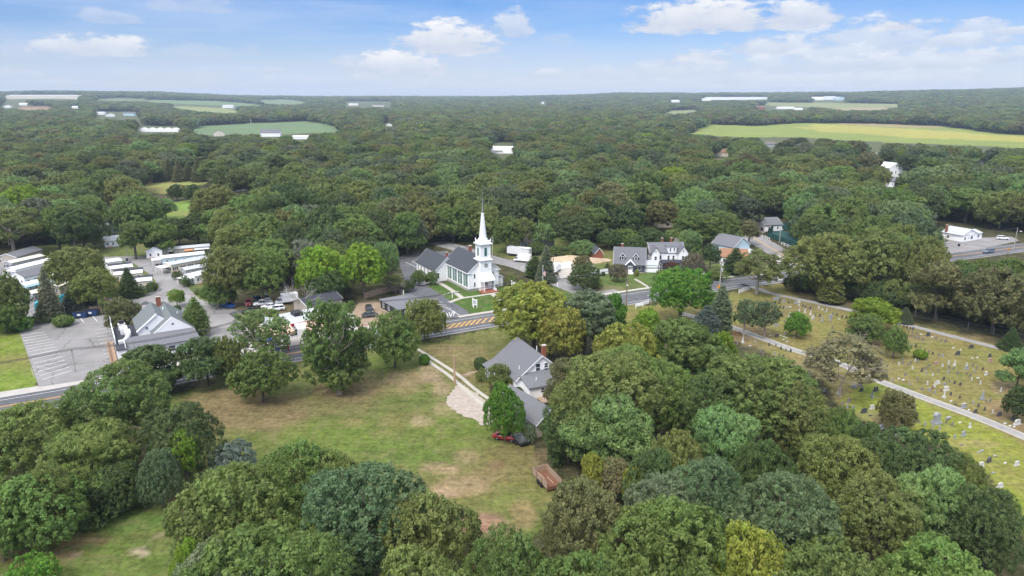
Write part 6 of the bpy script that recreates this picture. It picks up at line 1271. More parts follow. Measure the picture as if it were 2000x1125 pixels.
TREES = [
 # foreground left wood
 ('bushy','og',25,792,190,None,13,'dark olive tree at the left edge just below the road'),('round','mg',225,712,185,None,16,'big rich green maple beside the left end of the field'),
 ('bushy','dg',352,788,135,None,12,'dark green maple low behind the big one at the field edge'),('layer','og',165,822,185,None,12,'windswept olive tree with dead pale limbs'),
 ('layer','og',90,905,120,None,11,'flat layered olive green tree below the dead limbs'),('bushy','mg',88,925,165,1068,None,'large green tree at the left above the lower lawn'),('bushy','mg',10,960,110,1095,None,'green tree at the very left edge above the lower lawn'),
 ('bushy','bg',320,880,85,990,None,'dull blue green tree left of the bright yellow green one'),('tall','yg',367,836,72,950,None,'bright yellow green young tree at the lower left field edge'),
 ('bushy','dg',232,905,100,1000,None,'dark tree above the middle of the lower left lawn'),('shrub','vg',72,1090,90,1150,None,'bright green bush at the bottom left corner'),('shrub','dg',195,985,90,1018,None,'dark green bush at the wood edge above the lower left lawn'),('bushy','dg',262,930,70,988,None,'small dark tree right of the dead limbs above the lawn'),
 ('shrub','bs',458,872,82,930,None,'silvery grey bush at the near edge of the field'),
 ('bushy','mg',445,905,255,None,15,'very large round green tree at the bottom left of centre'),('bushy','mg',585,865,165,None,14,'round green tree on the field edge left of centre'),('bushy','og',655,880,120,None,13,'olive tree between the two round ones on the field edge'),
 ('round','bg',705,905,250,None,16,'large blue green tree at the bottom centre'),('bushy','og',835,965,180,None,14,'olive green tree at the right of the bottom centre group'),('bushy','yg',365,1062,90,None,11,'yellowish green tree at the bottom below the very large round one'),
 ('bushy','mg',560,1010,170,None,11,'green tree at the bottom edge right of the very large round one'),('bushy','dg',640,1040,180,None,11,'dark green tree at the bottom edge under the blue green one'),('bushy','og',820,1075,200,None,12,'olive tree at the bottom edge right of centre group'),
 ('bushy','mg',985,1032,170,None,13,'bright leafy tree at the bottom beside the reddish bare patch'),('bushy','br',1152,934,195,None,15,'brown tinged olive tree just below the open trailer'),('bushy','mg',1310,975,235,None,16,'large round green tree at the bottom right of centre'),
 ('bushy','mg',1150,1070,210,None,14,'green tree at the bottom edge below the brown tinged one'),('round','bg',1545,918,215,None,16,'large blue grey green tree in the lower right wood'),('round','bg',1385,895,150,None,14,'blue grey green tree left of the large one in the lower right wood'),('bushy','yo',1480,1028,160,None,13,'yellow ochre tree at the bottom of the right wood'),
 ('bushy','mg',1640,1065,220,None,14,'green tree at the bottom edge right of the yellow ochre one'),('bushy','mg',1850,1060,260,None,14,'green tree at the bottom right corner'),('round','og',1725,930,170,None,14,'olive green tree in the middle of the lower right wood'),
 ('layer','lg',1830,905,150,None,14,'pale feathery green tree in the lower right wood'),('round','dg',1800,840,170,None,13,'dark green tree bordering the bright cemetery lawn'),('round','dg',1930,955,140,None,13,'dark green tree at the right edge of the lower right wood'),
 ('round','og',1640,850,150,None,14,'olive tree beside the cemetery corner of the wood'),('round','dg',1725,858,130,None,12,'dark green tree below the corner of the cemetery lawn'),
 # wood right of the farmhouse
 ('round','og',1185,688,225,None,18,'huge dark olive maple right of the farmhouse'),('layer','lg',1200,765,185,None,15,'pale feathery green tree in front of the huge olive maple'),('round','dg',1110,790,130,905,None,'dark tree between the garage and the huge olive maple'),
 ('round','mg',1290,700,150,None,16,'green tree just behind the huge olive maple'),('round','mg',1480,690,240,None,17,'big green tree in the middle of the right wood'),('round','dg',1390,730,150,None,15,'dark green tree left of the big one in the right wood'),
 ('layer','lg',1415,790,150,None,14,'grey green feathery tree in the right wood'),('round','og',1560,740,140,None,15,'olive green tree at the cemetery side of the right wood'),('layer','mg',1335,625,170,None,15,'feathery green tree above the right wood'),('bushy','yg',1410,648,60,None,12,'bright yellow green tree at the left end of the cemetery'),
 ('layer','yg',1268,603,75,None,13,'yellow green feathery tree beside the bright green beech'),('bushy','mg',1590,790,110,None,12,'green tree on the cemetery edge of the wood'),('tall','yo',1608,800,36,None,11,'small orange tinted tree on the cemetery edge of the wood'),
 ('bushy','og',1330,840,110,None,12,'olive tree in the dark hollow of the right wood'),('tall','yo',1160,880,50,None,9,'small yellow sapling above the brown tinged olive tree'),('tall','tn',1205,888,60,None,9,'small rusty yellow sapling in the wood right of the trailer'),('tall','yo',1238,905,40,None,9,'thin yellow sapling right of the rusty one'),
 ('bushy','dg',1275,880,100,None,11,'dark tree right of the yellow saplings'),('round','gg',1300,925,140,None,13,'grey green tree above the large round one at the bottom'),('bushy','yg',1345,770,60,None,11,'small bright olive tree in the hollow of the right wood'),
 # yellow trees by the road
 ('round','yo',1043,552,160,690,None,'big golden yellow tree between the church and the farmhouse'),('round','yo',1095,600,95,720,None,'lower golden yellow tree joined to the right of the big one'),('tall','gg',1140,562,115,700,None,'tall grey green tree behind the golden yellow ones'),('layer','vg',1192,572,62,672,None,'small vivid green tree at the road right of the golden ones'),
 ('round','yo',1225,632,125,None,15,'golden olive tree between the road and the right wood'),('round','vg',1328,523,128,632,None,'bright green rounded beech beside the road'),
 ('layer','br',1100,697,78,800,None,'bronze green tree touching the right side of the farmhouse'),('layer','og',976,710,50,762,None,'small olive gold tree in front of the farmhouse wall'),('bushy','vg',986,752,80,862,None,'bright green dense tree beside the gravel pad'),
 ('trim','dg',939,699,26,722,None,'round dark clipped bush at the road end of the farmhouse'),('shrub','og',940,722,26,745,None,'brownish bush below the dark clipped one at the farmhouse'),('trim','dg',1140-152,709,20,725,None,'dark clipped bush against the farmhouse wall'),('trim','dg',1012,757,20,778,None,'dark clipped bush between the farmhouse and the garage'),
 ('shrub','dg',1088,868,44,908,None,'dark bush above the open trailer'),('shrub','gg',1035,830,24,868,None,'pale green sapling at the corner of the garage'),('trim','vg',829,693,22,712,None,'round green bush between the driveway strips and the field'),
 # field trees
 ('open','lg',513,604,118,722,None,'pale limbed open tree at the roadside in front of the filling station'),('bushy','mg',515,685,112,785,None,'dense dark green tree at the left of the field'),
 ('open','mg',663,582,135,770,None,'tall open tree with pale forked limbs in the field'),('bushy','mg',668,668,118,763,None,'low green growth at the foot of the tall open tree'),
 ('bushy','mg',772,612,95,718,None,'green tree left of the driveway at the road'),('bushy','og',829,583,80,666,None,'olive green tree at the road in front of the small black house'),
 ('layer','dg',300,675,135,768,None,'dark green roadside tree in front of the restaurant'),('layer','dg',408,658,115,752,None,'dark green roadside tree right of the restaurant'),('bushy','og',455,662,60,750,None,'small olive tree at the roadside left of the open pale limbed one'),
 # mobile home park and car park
 ('cedar','mg',386,580,50,656,None,'dense dark conical evergreen right of the restaurant'),('round','yg',347,565,32,600,None,'small yellow green tree on the lane behind the restaurant'),('trim','dg',347,597,15,612,None,'round clipped bush under the small yellow green tree'),
 ('layer','br',243,580,68,648,None,'brownish green tree at the back corner of the restaurant'),('trim','yg',235,618,14,650,None,'narrow clipped yellow green bush left of the restaurant'),('round','og',155,483,112,585,None,'large olive green tree in the middle of the mobile home park'),('round','og',190,525,90,605,None,'grey olive tree below the large one in the mobile home park'),
 ('spruce','sg',100,524,52,624,None,'tall grey green spruce beside the dark lane corner'),('spruce','bs',172,556,38,607,None,'blue spruce behind the dumpsters'),('spruce','bs',138,568,42,612,None,'blue spruce left of the dumpsters'),
 ('trim','mg',125,617,38,636,None,'wide round clipped bush at the car park entrance'),('shrub','dg',92,608,50,628,None,'dark low bush beside the dark lane'),('shrub','vg',40,618,46,646,None,'bright green bushes at the left edge of the car park'),('bushy','og',18,535,90,640,None,'olive tree at the left edge below the mobile homes'),('bushy','mg',14,590,70,650,None,'green tree at the left edge of the car park'),
 ('bushy','dg',212,372,66,412,None,'dark tree behind the hip roofed mobile home at the back'),('bushy','dg',262,380,74,428,None,'large dark tree behind the tree at the head of the lane'),('round','br',300,386,60,430,None,'brownish dark tree left of the green clearing'),('round','lg',325,388,40,428,None,'pale green tree touching the left side of the green clearing'),
 ('bushy','dg',352,426,56,478,None,'dark tree behind the orange awning mobile home, left one'),('bushy','dg',388,418,60,476,None,'dark tree behind the orange awning mobile home, right one'),('bushy','dg',326,440,40,482,None,'dark tree right of the white cottage mobile home'),
 ('tall','mg',266,430,58,506,None,'olive tree at the head of the lane left of the white cottage'),('layer','mg',314,428,66,500,None,'green tree behind the white cottage mobile home'),('spruce','dg',254,522,50,580,None,'dark green conical tree in the middle mobile home row'),
 ('trim','dg',298,552,22,568,None,'round hedge bush at the end of the middle mobile home row'),('shrub','dg',235,566,40,580,None,'dark hedge left of the maroon car'),('shrub','dg',275,562,44,576,None,'dark hedge right of the maroon car'),('shrub','dg',347,530,20,546,None,'dark bush below the beige pink mobile home'),
 ('cedar','dg',336,515,11,531,None,'small dark clipped cone in front of the beige pink mobile home'),('shrub','dg',362,541,22,560,None,'dark green bush on the lane edge left of the white mobile home'),('shrub','yo',366,549,9,557,None,'small golden bush among the dark ones on the lane edge'),('trim','mg',391,564,20,574,None,'clipped hedge beside the dark blue wheelie bin'),
 ('open','og',30,402,115,500,None,'tall tree with bare pale limbs at the left edge behind the mobile homes'),('tall','mg',118,400,62,490,None,'green tree second from the left behind the mobile homes'),('tall','dg',150,415,64,500,None,'dark green tree left of the back mobile homes'),
 ('round','og',455,480,105,598,None,'large olive green tree left of the parked cars'),('bushy','mg',430,545,65,600,None,'lower green tree left of the bright blue car'),('round','mg',515,487,100,592,None,'large green tree behind the parked cars'),
 ('open','sg',600,468,70,560,None,'half dead tree with bare pale upper limbs'),('bushy','yg',630,480,95,578,None,'bright yellow green tree behind the bare pale tree'),('bushy','dg',640,530,80,590,None,'dark tree behind the dark roofed workshop'),
 ('round','yg',712,477,92,582,None,'large bright green tree behind the wooden board fence'),('round','lg',755,473,55,560,None,'pale green tree right of the large bright one'),('cedar','pk',677,552,26,583,None,'rusty brown narrow tree beside the grey utility pole'),
 # church
 ('bushy','mg',818,528,30,558,None,'left of two green bushes at the church wing wall'),('bushy','mg',843,531,26,556,None,'right of two green bushes at the church wing wall'),('bushy','dg',797,548,28,570,None,'dark small tree at the car park edge left of the church wing'),
 ('round','mg',990,425,62,494,None,'green tree behind the church spire'),('open','og',1020,424,50,492,None,'thin tree with bare branches right of the one behind the spire'),('open','lg',1062,435,45,492,None,'pale green tree with bare trunk in front of the ranch house'),
 ('cedar','dg',1045,500,42,541,None,'dark pine on the side street right of the church lawn'),('spruce','gg',1066,478,44,550,None,'tall grey green spruce behind the flagpole'),('shrub','og',999,537,26,560,None,'round olive bush on the lawn right of the church'),
 ('bushy','dg',1140,517,60,567,None,'dark tree at the corner of the side street and road'),('shrub','og',1162,545,30,562,None,'grey olive bush right of the dark corner tree'),('round','br',1137,498,38,545,None,'brownish green tree in front of the heap of sandy soil'),
 ('bushy','pk',1206,515,36,550,None,'pinkish flowering tree in front of the dark grey gabled house'),('bushy','rd',1312,511,30,530,None,'dull red maple in front of the white two storey house'),('bushy','dg',1242,462,46,520,None,'dark dense tree between the two big houses'),
 ('trim','yo',1243.5,527,9,539,None,'small golden clipped bush beside the white door'),('cedar','dg',1186,513,13,533,None,'narrow dark evergreen at the left wall of the dark grey house'),('bushy','pk',1352,496,50,547,None,'pink tinged tree left of the dark conical ones'),('trim','dg',1166,532,7,540,None,'left dark clipped ball bush before the arched fence'),('trim','dg',1178,531,8,539,None,'right dark clipped ball bush before the arched fence'),
 ('tall','dg',1386,476,38,530,None,'dark tree left of the dark conical one'),('cedar','dg',1434,484,42,536,None,'dark conical tree in front of the orange roofed house'),('round','lg',1345,450,50,515,None,'pale green tree behind the cream gabled cottage'),('round','mg',1400,414,92,490,None,'large round green tree behind the pale blue house'),
 ('open','og',1478,489,92,574,None,'open topped roadside tree in front of the orange roofed house'),('tall','br',1462,430,40,480,None,'brownish tree beside the end of the side road'),('shrub','mg',1400,528,50,545,None,'green hedge below the dark trees at the road'),('bushy','mg',1298,527,48,560,None,'light green small tree left behind the bright green beech'),
 # cemetery and right
 ('cedar','gg',1405,556,46,650,None,'tall dark cedar right of the bright green beech'),('cedar','bs',1378,596,52,660,None,'shorter grey green cedar at the foot of the tall one'),('open','bg',1452,585,52,658,None,'left of the pair of dark rough trees above the near lane'),('open','bg',1492,586,58,660,None,'right of the pair of dark rough trees above the near lane'),
 ('bushy','vg',1555,610,46,658,None,'compact bright green round tree in the cemetery'),('layer','yg',1702,582,92,645,None,'bright layered tree in the middle of the cemetery'),('layer','mg',1690,612,70,672,None,'green tree below the bright layered one'),('bushy','mg',1744,640,48,700,None,'green tree right of the twiggy tan one'),
 ('spruce','gg',1766,600,36,630,None,'small grey green spruce beside the far lane'),('bushy','br',1745,762,72,838,None,'dark brownish green tree on the bright cemetery lawn'),('bushy','dg',1985,755,56,820,None,'dark round tree at the right edge of the cemetery'),('trim','yg',1797,684,28,700,None,'low clipped yellow green bush among the graves'),
 ('layer','lg',1985,680,72,760,None,'green pine with layered branches at the right edge'),('spruce','dg',1972,640,46,682,None,'dark spruce with drooping boughs beside the chain link fence'),
 ('spruce','br',218,308,30,352,None,'leftmost brown conifer in the row behind the tan clearing'),
 ('spruce','br',237,312,30,355,None,'second brown conifer in the row behind the tan clearing'),
 ('spruce','br',256,316,30,352,None,'third brown conifer in the row behind the tan clearing'),
 ('spruce','br',275,308,30,355,None,'fourth brown conifer in the row behind the tan clearing'),
 ('spruce','br',294,312,30,352,None,'fifth brown conifer in the row behind the tan clearing'),
 ('spruce','br',313,316,30,355,None,'sixth brown conifer in the row behind the tan clearing'),
 ('spruce','br',332,308,30,352,None,'seventh brown conifer in the row behind the tan clearing'),
 ('spruce','br',351,312,30,355,None,'eighth brown conifer in the row behind the tan clearing'),
 ('spruce','br',370,316,30,352,None,'ninth brown conifer in the row behind the tan clearing'),
 ('spruce','br',389,308,30,355,None,'rightmost brown conifer in the row behind the tan clearing'),
 ('bushy','dg',346,361,34,392,None,'left dark bushy tree between the tan and green clearings'),('bushy','dg',378,360,40,394,None,'right dark bushy tree between the tan and green clearings'),
 ('bushy','mg',1046,474,40,497,None,'leafy green clump below the middle of the ranch house'),('bushy','mg',1092,478,52,504,None,'leafy green clump right of the ranch house'),('bushy','lg',1140,470,54,500,None,'pale leafy clump behind the heap of sandy soil'),
 ('bushy','dg',1190,448,58,486,None,'dark tree rising behind the dark grey gabled house'),('bushy','mg',1222,446,52,484,None,'green tree behind the right end of the dark grey gabled house'),('round','dg',1268,446,56,484,None,'dark tree behind the left of the two storey house'),('bushy','og',1318,448,50,482,None,'olive tree behind the right of the two storey house'),
 ('bushy','dg',1497,862,120,None,13,'dark green tree in the hollow left of the centre of the lower right wood'),('bushy','mg',1650,795,84,None,11,'mid green tree at the wood edge left of the dark lawn tree'),('bushy','dg',1690,828,80,None,10,'low dark tree at the wood edge below the dark lawn tree'),('bushy','og',1893,900,90,None,10,'low olive tree at the edge of the bright lawn near the right'),('bushy','mg',1955,955,90,None,10,'low green tree at the lowest corner of the bright lawn'),
 ('bushy','mg',1884,508,58,None,9,'leafy green tree just below the far right road, left one'),('bushy','og',1925,506,58,None,9,'olive tree just below the far right road'),('bushy','mg',1972,504,66,None,10,'green tree below the far right road at the edge'),('bushy','dg',1905,524,70,None,10,'dark green tree in the second row below the far right road'),('bushy','mg',1955,526,76,None,10,'green tree in the second row below the far right road'),('bushy','og',1862,520,56,None,9,'small olive tree where the far right road enters the wood'),
 ('round','og',1605,456,140,580,None,'huge olive green tree at the road end of the right wood'),('cedar','og',1621,534,50,592,None,'small conical cedar beside the far lane'),
]
for k_, c_, cx, top, w, base, H_, lb in TREES: T(k_, c_, cx, top, w, base, H_, lb)
ln = [Vector(G(*p)) for p in [(1560,572),(1640,588),(1740,604),(1800,612),(1860,624),(1920,634),(1990,650)]]; k = 0
for a_, b_ in zip(ln[:-1], ln[1:]):
    for q in range(3):
        c_ = a_.lerp(b_, (q+.3)/3)+Vector((0, 2.5+random.uniform(0, 3))); k += 1
        add_tree(c_.x, c_.y, random.uniform(3.2, 4.6), random.uniform(4.5, 8), 'bushy', random.choice(['dg', 'mg', 'dg', 'og']), ('leftmost ' if k == 1 else ordinal(k)+' from left ')+'low leafy tree along the chain link fence line', 'low growth at the edge of the right wood')
# bare and half bare trees
def bare(cx, top, w, base, m, lb, crown=None, H=None, seed=1, depth=4, spread=.62, lean=(0, 0), thin=1.0, trunk_name='branches'):
    if base is not None: X, Y = G(cx, base); H = Hat(X, Y, top)
    else: X, Y = G(cx, top, H)
    R = w/2*mpp(X, Y, H/2); r = empty('bare_tree', (X, Y, 0), 0, lb, 'tree'); me = bare_mesh(R, H, seed, m, depth, lean, spread, thin); o = link('branches', me, r)
    if crown:
        kind, col, sc, hz = crown; me2, tr, R0, H0 = proto(kind, 1, 0); c = link('crown', me2, r); c.scale = (R*sc/R0, R*sc/R0, H*hz/H0); c.color = COLR[col]+(1,)
    PLACED.append((X, Y, R, H)); return r
bare(586, 534, 72, 612, 'bleached_wood', 'bare white branched tree behind the filling station', seed=3, depth=5, spread=.5, thin=.42)
bare(1640, 640, 150, 775, 'pale_bark', 'wide twiggy tan tree with thin foliage at the near lane', crown=('open', 'tn', .9, .86), seed=4, depth=5, spread=.6, thin=.5)
bare(37, 550, 44, 616, 'pale_bark', 'bare tan conifer at the left edge beside the mobile homes', seed=5, depth=5, spread=.55, thin=.5)
bare(772, 532, 46, 570, 'pale_bark', 'small grey half bare tree at the left edge of the church car park', crown=('open', 'og', .8, .9), seed=6, depth=4)
bare(142, 784, 110, 885, 'bleached_wood', 'bleached dead limbs rising left in the windswept wood', seed=7, depth=4, spread=.5, lean=(1.3, .2), thin=.8)
bare(198, 838, 88, 915, 'bleached_wood', 'bleached dead branches lower in the windswept wood', seed=8, depth=4, spread=.5, lean=(1.0, .0), thin=.8)
bare(1160, 590, 60, 690, 'pale_bark', 'thin bare branches beside the tall grey green tree', seed=9, depth=4, thin=.5); bare(1900, 530, 70, 610, 'pale_bark', 'grey leafless treetop in the right wood below the road', seed=10, depth=5, thin=.4)
# ------------------------------------------------------------------ woods filling the rest of the country
OPENP = [
 [(-60,485),(15,492),(60,482),(112,480),(150,500),(183,478),(188,412),(238,412),(240,478),(274,482),(276,432),(352,428),(356,446),(330,452),(332,474),(412,474),(440,500),(440,545),(480,560),(560,560),(580,540),(700,560),(770,520),(785,502),(830,492),(880,478),(930,480),(1000,495),(1075,500),(1100,492),(1150,488),(1240,486),(1262,480),(1330,480),(1350,482),(1430,470),(1465,450),(1468,418),(1510,418),(1520,440),(1565,448),(1572,480),(1560,500),(1545,560),(1500,570),(1560,590),(1650,606),(1760,618),(1830,630),(1900,648),(2000,672),(2080,690),(2080,990),(2000,975),(1960,952),(1880,870),(1830,845),(1750,840),(1690,800),(1640,780),(1600,755),(1570,705),(1530,700),(1440,680),(1390,645),(1330,620),(1290,600),(1200,640),(1130,690),(1060,700),(1062,860),(1060,900),(1095,925),(1092,955),(1060,990),(1035,1050),(960,1060),(900,1000),(830,965),(760,905),(620,875),(460,885),(400,900),(330,780),(250,720),(135,760),(135,795),(-60,835)],
 [(-60,1075),(30,1075),(170,1010),(240,990),(330,970),(345,1000),(320,1150),(-60,1200)],
 [(1848,440),(1860,438),(1940,448),(1992,463),(2060,455),(2060,500),(1940,505),(1870,512),(1850,495),(1836,480)],
 [(1270,408),(1300,408),(1300,426),(1272,426)], [(1006,449),(1080,452),(1080,478),(1006,474)],
 [(962,278),(1004,278),(1004,304),(962,304)], [(1736,326),(1764,326),(1764,352),(1736,352)], [(1733,356),(1754,358),(1752,370),(1732,368)], [(1676,303),(1712,304),(1710,323),(1680,320)],
 [(1392,297),(1424,297),(1424,312),(1392,312)], [(1894,315),(1930,316),(1928,328),(1896,328)], [(1806,319),(1832,319),(1830,330),(1808,330)], [(452,362),(490,362),(490,378),(452,378)],
 [(266,245),(352,246),(350,262),(268,262)], [(415,252),(442,252),(440,268),(416,268)], [(508,250),(546,250),(546,268),(510,268)], [(568,266),(602,266),(602,274),(568,274)],
 [(1494,280),(1516,280),(1516,290),(1494,290)], [(1560,287),(1582,287),(1580,297),(1560,297)],
 [(8,184),(155,184),(155,196),(8,196)], [(1398,190),(1500,190),(1500,196),(1398,196)], [(748,240),(772,240),(772,249),(748,249)], [(1478,206),(1580,206),(1580,216),(1478,216)], [(1588,188),(1652,188),(1652,197),(1588,197)],
 [(186,218),(272,218),(272,234),(186,234)], [(672,198),(765,198),(765,210),(672,210)], [(432,204),(460,204),(460,212),(432,212)],
 [(1310,194),(1330,194),(1330,201),(1310,201)],[(1370,192),(1392,192),(1392,198),(1370,198)],[(0,200),(60,200),(60,212),(0,212)],[(138,208),(156,208),(156,214),(138,214)],[(1052,196),(1068,196),(1068,206),(1052,206)],
]+[p for p, c in FARFIELDS]
def visible_open(px, py, i0=0):
    r = np.zeros(px.shape, bool)
    for pl in OPENP[i0:]: r |= inpoly(px, py, pl)
    return r
def fill_points():
    rng = np.random.default_rng(21); xs = []; r = 60.0
    while r < 9500:
        sp = 10.6+r/230; n = int(2*math.radians(41)*r/sp); th = np.radians(-41)+np.radians(82)*(np.arange(n)+rng.random(n)*.75+.1)/n
        rr = r+rng.uniform(-.4, .4, n)*sp; xs.append(np.stack([rr*np.sin(th), rr*np.cos(th), np.full(n, sp)], 1)); r += sp*.93
    A = np.concatenate(xs); X, Y, sp = A.T; n = len(X); Z = height(X, Y)
    H = (rng.uniform(13.0, 19.0, n)+2.5*(fbm(X/70, Y/70)-.5)*2)*(1+.0*sp); R = sp*rng.uniform(.44, .78, n)*np.where(sp > 14, .9, 1); H = H*(.62+.38*R/(sp*.6))
    def proj(x, y, z):
        d = CH-z; zc = np.maximum(y*CC+d*CS, 1); return 1000+CF*x/zc, 562.5+CF*(-y*CS+d*CC)/zc, zc
    bx, by, _ = proj(X, Y, Z); bad = visible_open(bx, by)
    for kx, kz in ((0, 1.0), (-.9, .72), (.9, .72), (0, .5), (-.55, .92), (.55, .92), (-.95, .45), (.95, .45)):
        qx, qy, _ = proj(X+kx*R, Y, Z+H*kz); hit = inpoly(qx, qy, OPENP[0]); bad |= hit & ~((by < 505) & (by > 400) & (kz < .8)); bad |= visible_open(qx, qy, 1)
    inv = (bx > -90) & (bx < 2090)
    PL = np.array(PLACED)
    near = np.hypot(X, Y) < 700
    for x, y, r_, h_ in PL:
        if r_ > 1.5: bad |= near & (np.hypot(X-x, Y-y) < (r_*.62+R*.62))
    ok = inv & ~bad & (Y > 58)
    tx, ty, tz = proj(X, Y, Z+H*.6); ok &= ty < 1200
    return X[ok], Y[ok], Z[ok], R[ok], H[ok], tx[ok], ty[ok], tz[ok]
FX, FY, FZ, FR, FH, FPX, FPY, FZC = fill_points()
print('fill', len(FX))
def zone(px, py):
    if py > 640: return ('in the lower left wood' if px < 500 else 'in the bottom centre wood' if px < 1030 else 'in the lower right wood')
    if px > 1530 and py > 430: return 'in the wood between the cemetery and the road'
    if py > 430 and px < 420: return 'behind the mobile homes'
    if px < 420: return 'in the far wood at the left'
    if px < 800: return 'in the wood behind the filling station'
    if px < 1130: return 'in the wood behind the church'
    if px < 1500: return 'in the wood behind the big houses'
    return 'in the wood at the right beyond the road'
PALN = [('dg','dark green'),('mg','mid green'),('og','olive'),('bg','blue green'),('lg','pale green'),('br','brownish'),('yg','yellow green'),('gg','grey green')]
def tints(X, Y, px, py, rng):
    n = len(X); nb = fbm(X/90+7, Y/90+3, 3); r = rng.random(n); idx = np.zeros(n, int)
    w = np.zeros((n, 8)); w[:] = (.24, .28, .22, .08, .10, .03, .02, .03)
    dist = np.hypot(X, Y); far = sstep(450, 1200, dist)
    w[:, 5] += far*.10+sstep(.55, .7, nb)*.22; w[:, 2] += far*.12; w[:, 4] += sstep(.5, .32, nb)*.3*(1-far); w[:, 1] += sstep(.5, .32, nb)*.25; w[:, 3] += sstep(.48, .3, fbm(X/140, Y/140, 3))*.25
    w /= w.sum(1, keepdims=True); c = np.cumsum(w, 1); return (r[:, None] > c).sum(1).clip(0, 7)
rgt = np.random.default_rng(8); FT = tints(FX, FY, FPX, FPY, rgt)
size = FR/FZC; order = np.argsort(-size); NI = 298-sum(1 for t in TREES if t[0] in ('round','tall','bushy'))
ind = order[:NI]; rest = order[NI:]
groups = {}
for i in ind: groups.setdefault((zone(FPX[i], FPY[i]), int(FT[i])), []).append(i)
for (zn, ti), lst in groups.items():
    lst.sort(key=lambda i: FPX[i])
    for k, i in enumerate(lst):
        nm = PALN[ti][1]; pos = '' if len(lst) == 1 else ('leftmost ' if k == 0 else 'rightmost ' if k == len(lst)-1 else ordinal(k+1)+' from left ')
        kind = ['round','bushy','tall','bushy','layer','bushy'][rgt.integers(0, 6)] if FPY[i] < 640 else ['bushy','round','round','bushy'][rgt.integers(0, 4)]
        add_tree(float(FX[i]), float(FY[i]), float(FR[i])*1.05, float(FH[i])*(1 if FPY[i] < 640 else .9), kind, PALN[ti][0], f'{pos}{nm} tree {zn}', 'trees of the surrounding woods', z=float(FZ[i]))
# the far woods: too many crowns to count, one object that instances crown shapes on points
def woodland(name, lb, idx, big):
    protos = []; col = bpy.data.collections.new('crown_shapes_'+name)
    for kind, v in (('round', 0), ('round', 1), ('bushy', 0), ('tall', 0), ('round', 2), ('layer', 1)):
        seed = 400+v*13+len(kind)*7+big; R0, H0 = 6.5, 15.0
        d = dict(dens=.5, tuft=1.05, nl=13, ls=.42) if big == 1 else dict(dens=.16, tuft=1.7, nl=7, ls=1.15)
        me = crown_mesh('crown_shape', kind, R0, H0, d['dens'], d['tuft'], d['nl'], d['ls'], seed, 'foliage_distant', inner=1.2); o = bpy.data.objects.new('crown_shape', me); col.objects.link(o)
    n = len(idx); me = bpy.data.meshes.new(name); me.vertices.add(n); me.vertices.foreach_set('co', np.stack([FX[idx], FY[idx], FZ[idx]], 1).astype(np.float32).ravel())
    def at(nm, tp, arr, key='value'): a = me.attributes.new(nm, tp, 'POINT'); a.data.foreach_set(key, arr.astype(np.float32 if tp != 'INT' else np.int32).ravel())
    rng = np.random.default_rng(3); pal = np.array([COLR[c] for c, _ in PALN])[FT[idx]]*np.array((.93, .87, .93))*rng.uniform(.82, 1.2, (n, 1))*rng.uniform(.93, 1.07, (n, 3))
    at('tint', 'FLOAT_COLOR', np.concatenate([pal, np.ones((n, 1))], 1), 'color'); at('rot', 'FLOAT_VECTOR', np.stack([np.zeros(n), np.zeros(n), rng.random(n)*6.28], 1), 'vector')
    s = FR[idx]/6.5*1.08; at('scl', 'FLOAT_VECTOR', np.stack([s, s*rng.uniform(.9, 1.1, n), FH[idx]/15*1.0], 1), 'vector'); at('pick', 'INT', rng.integers(0, 6, n))
    o = link(name, me); ng = bpy.data.node_groups.new(name, 'GeometryNodeTree'); ng.interface.new_socket('Geometry', in_out='INPUT', socket_type='NodeSocketGeometry'); ng.interface.new_socket('Geometry', in_out='OUTPUT', socket_type='NodeSocketGeometry')
    N = ng.nodes; L = ng.links; gi = N.new('NodeGroupInput'); go = N.new('NodeGroupOutput'); iop = N.new('GeometryNodeInstanceOnPoints'); ci = N.new('GeometryNodeCollectionInfo'); ci.inputs['Collection'].default_value = col; ci.inputs['Separate Children'].default_value = True; ci.inputs['Reset Children'].default_value = True
    def na(nm, tp): a = N.new('GeometryNodeInputNamedAttribute'); a.data_type = tp; a.inputs['Name'].default_value = nm; return a.outputs['Attribute']
    L.new(gi.outputs[0], iop.inputs['Points']); L.new(ci.outputs[0], iop.inputs['Instance']); iop.inputs['Pick Instance'].default_value = True
    L.new(na('pick', 'INT'), iop.inputs['Instance Index']); L.new(na('rot', 'FLOAT_VECTOR'), iop.inputs['Rotation']); L.new(na('scl', 'FLOAT_VECTOR'), iop.inputs['Scale']); L.new(iop.outputs[0], go.inputs[0])
    md = o.modifiers.new('crowns', 'NODES'); md.node_group = ng; tag(o, lb, None, None, 'stuff'); return o
dr = np.hypot(FX[rest], FY[rest])
woodland('woodland', 'continuous woodland of mixed green and olive crowns beyond the village', rest[dr < 950], 1)
woodland('distant_woodland', 'hazy distant woodland reaching to the horizon', rest[dr >= 950], 0)
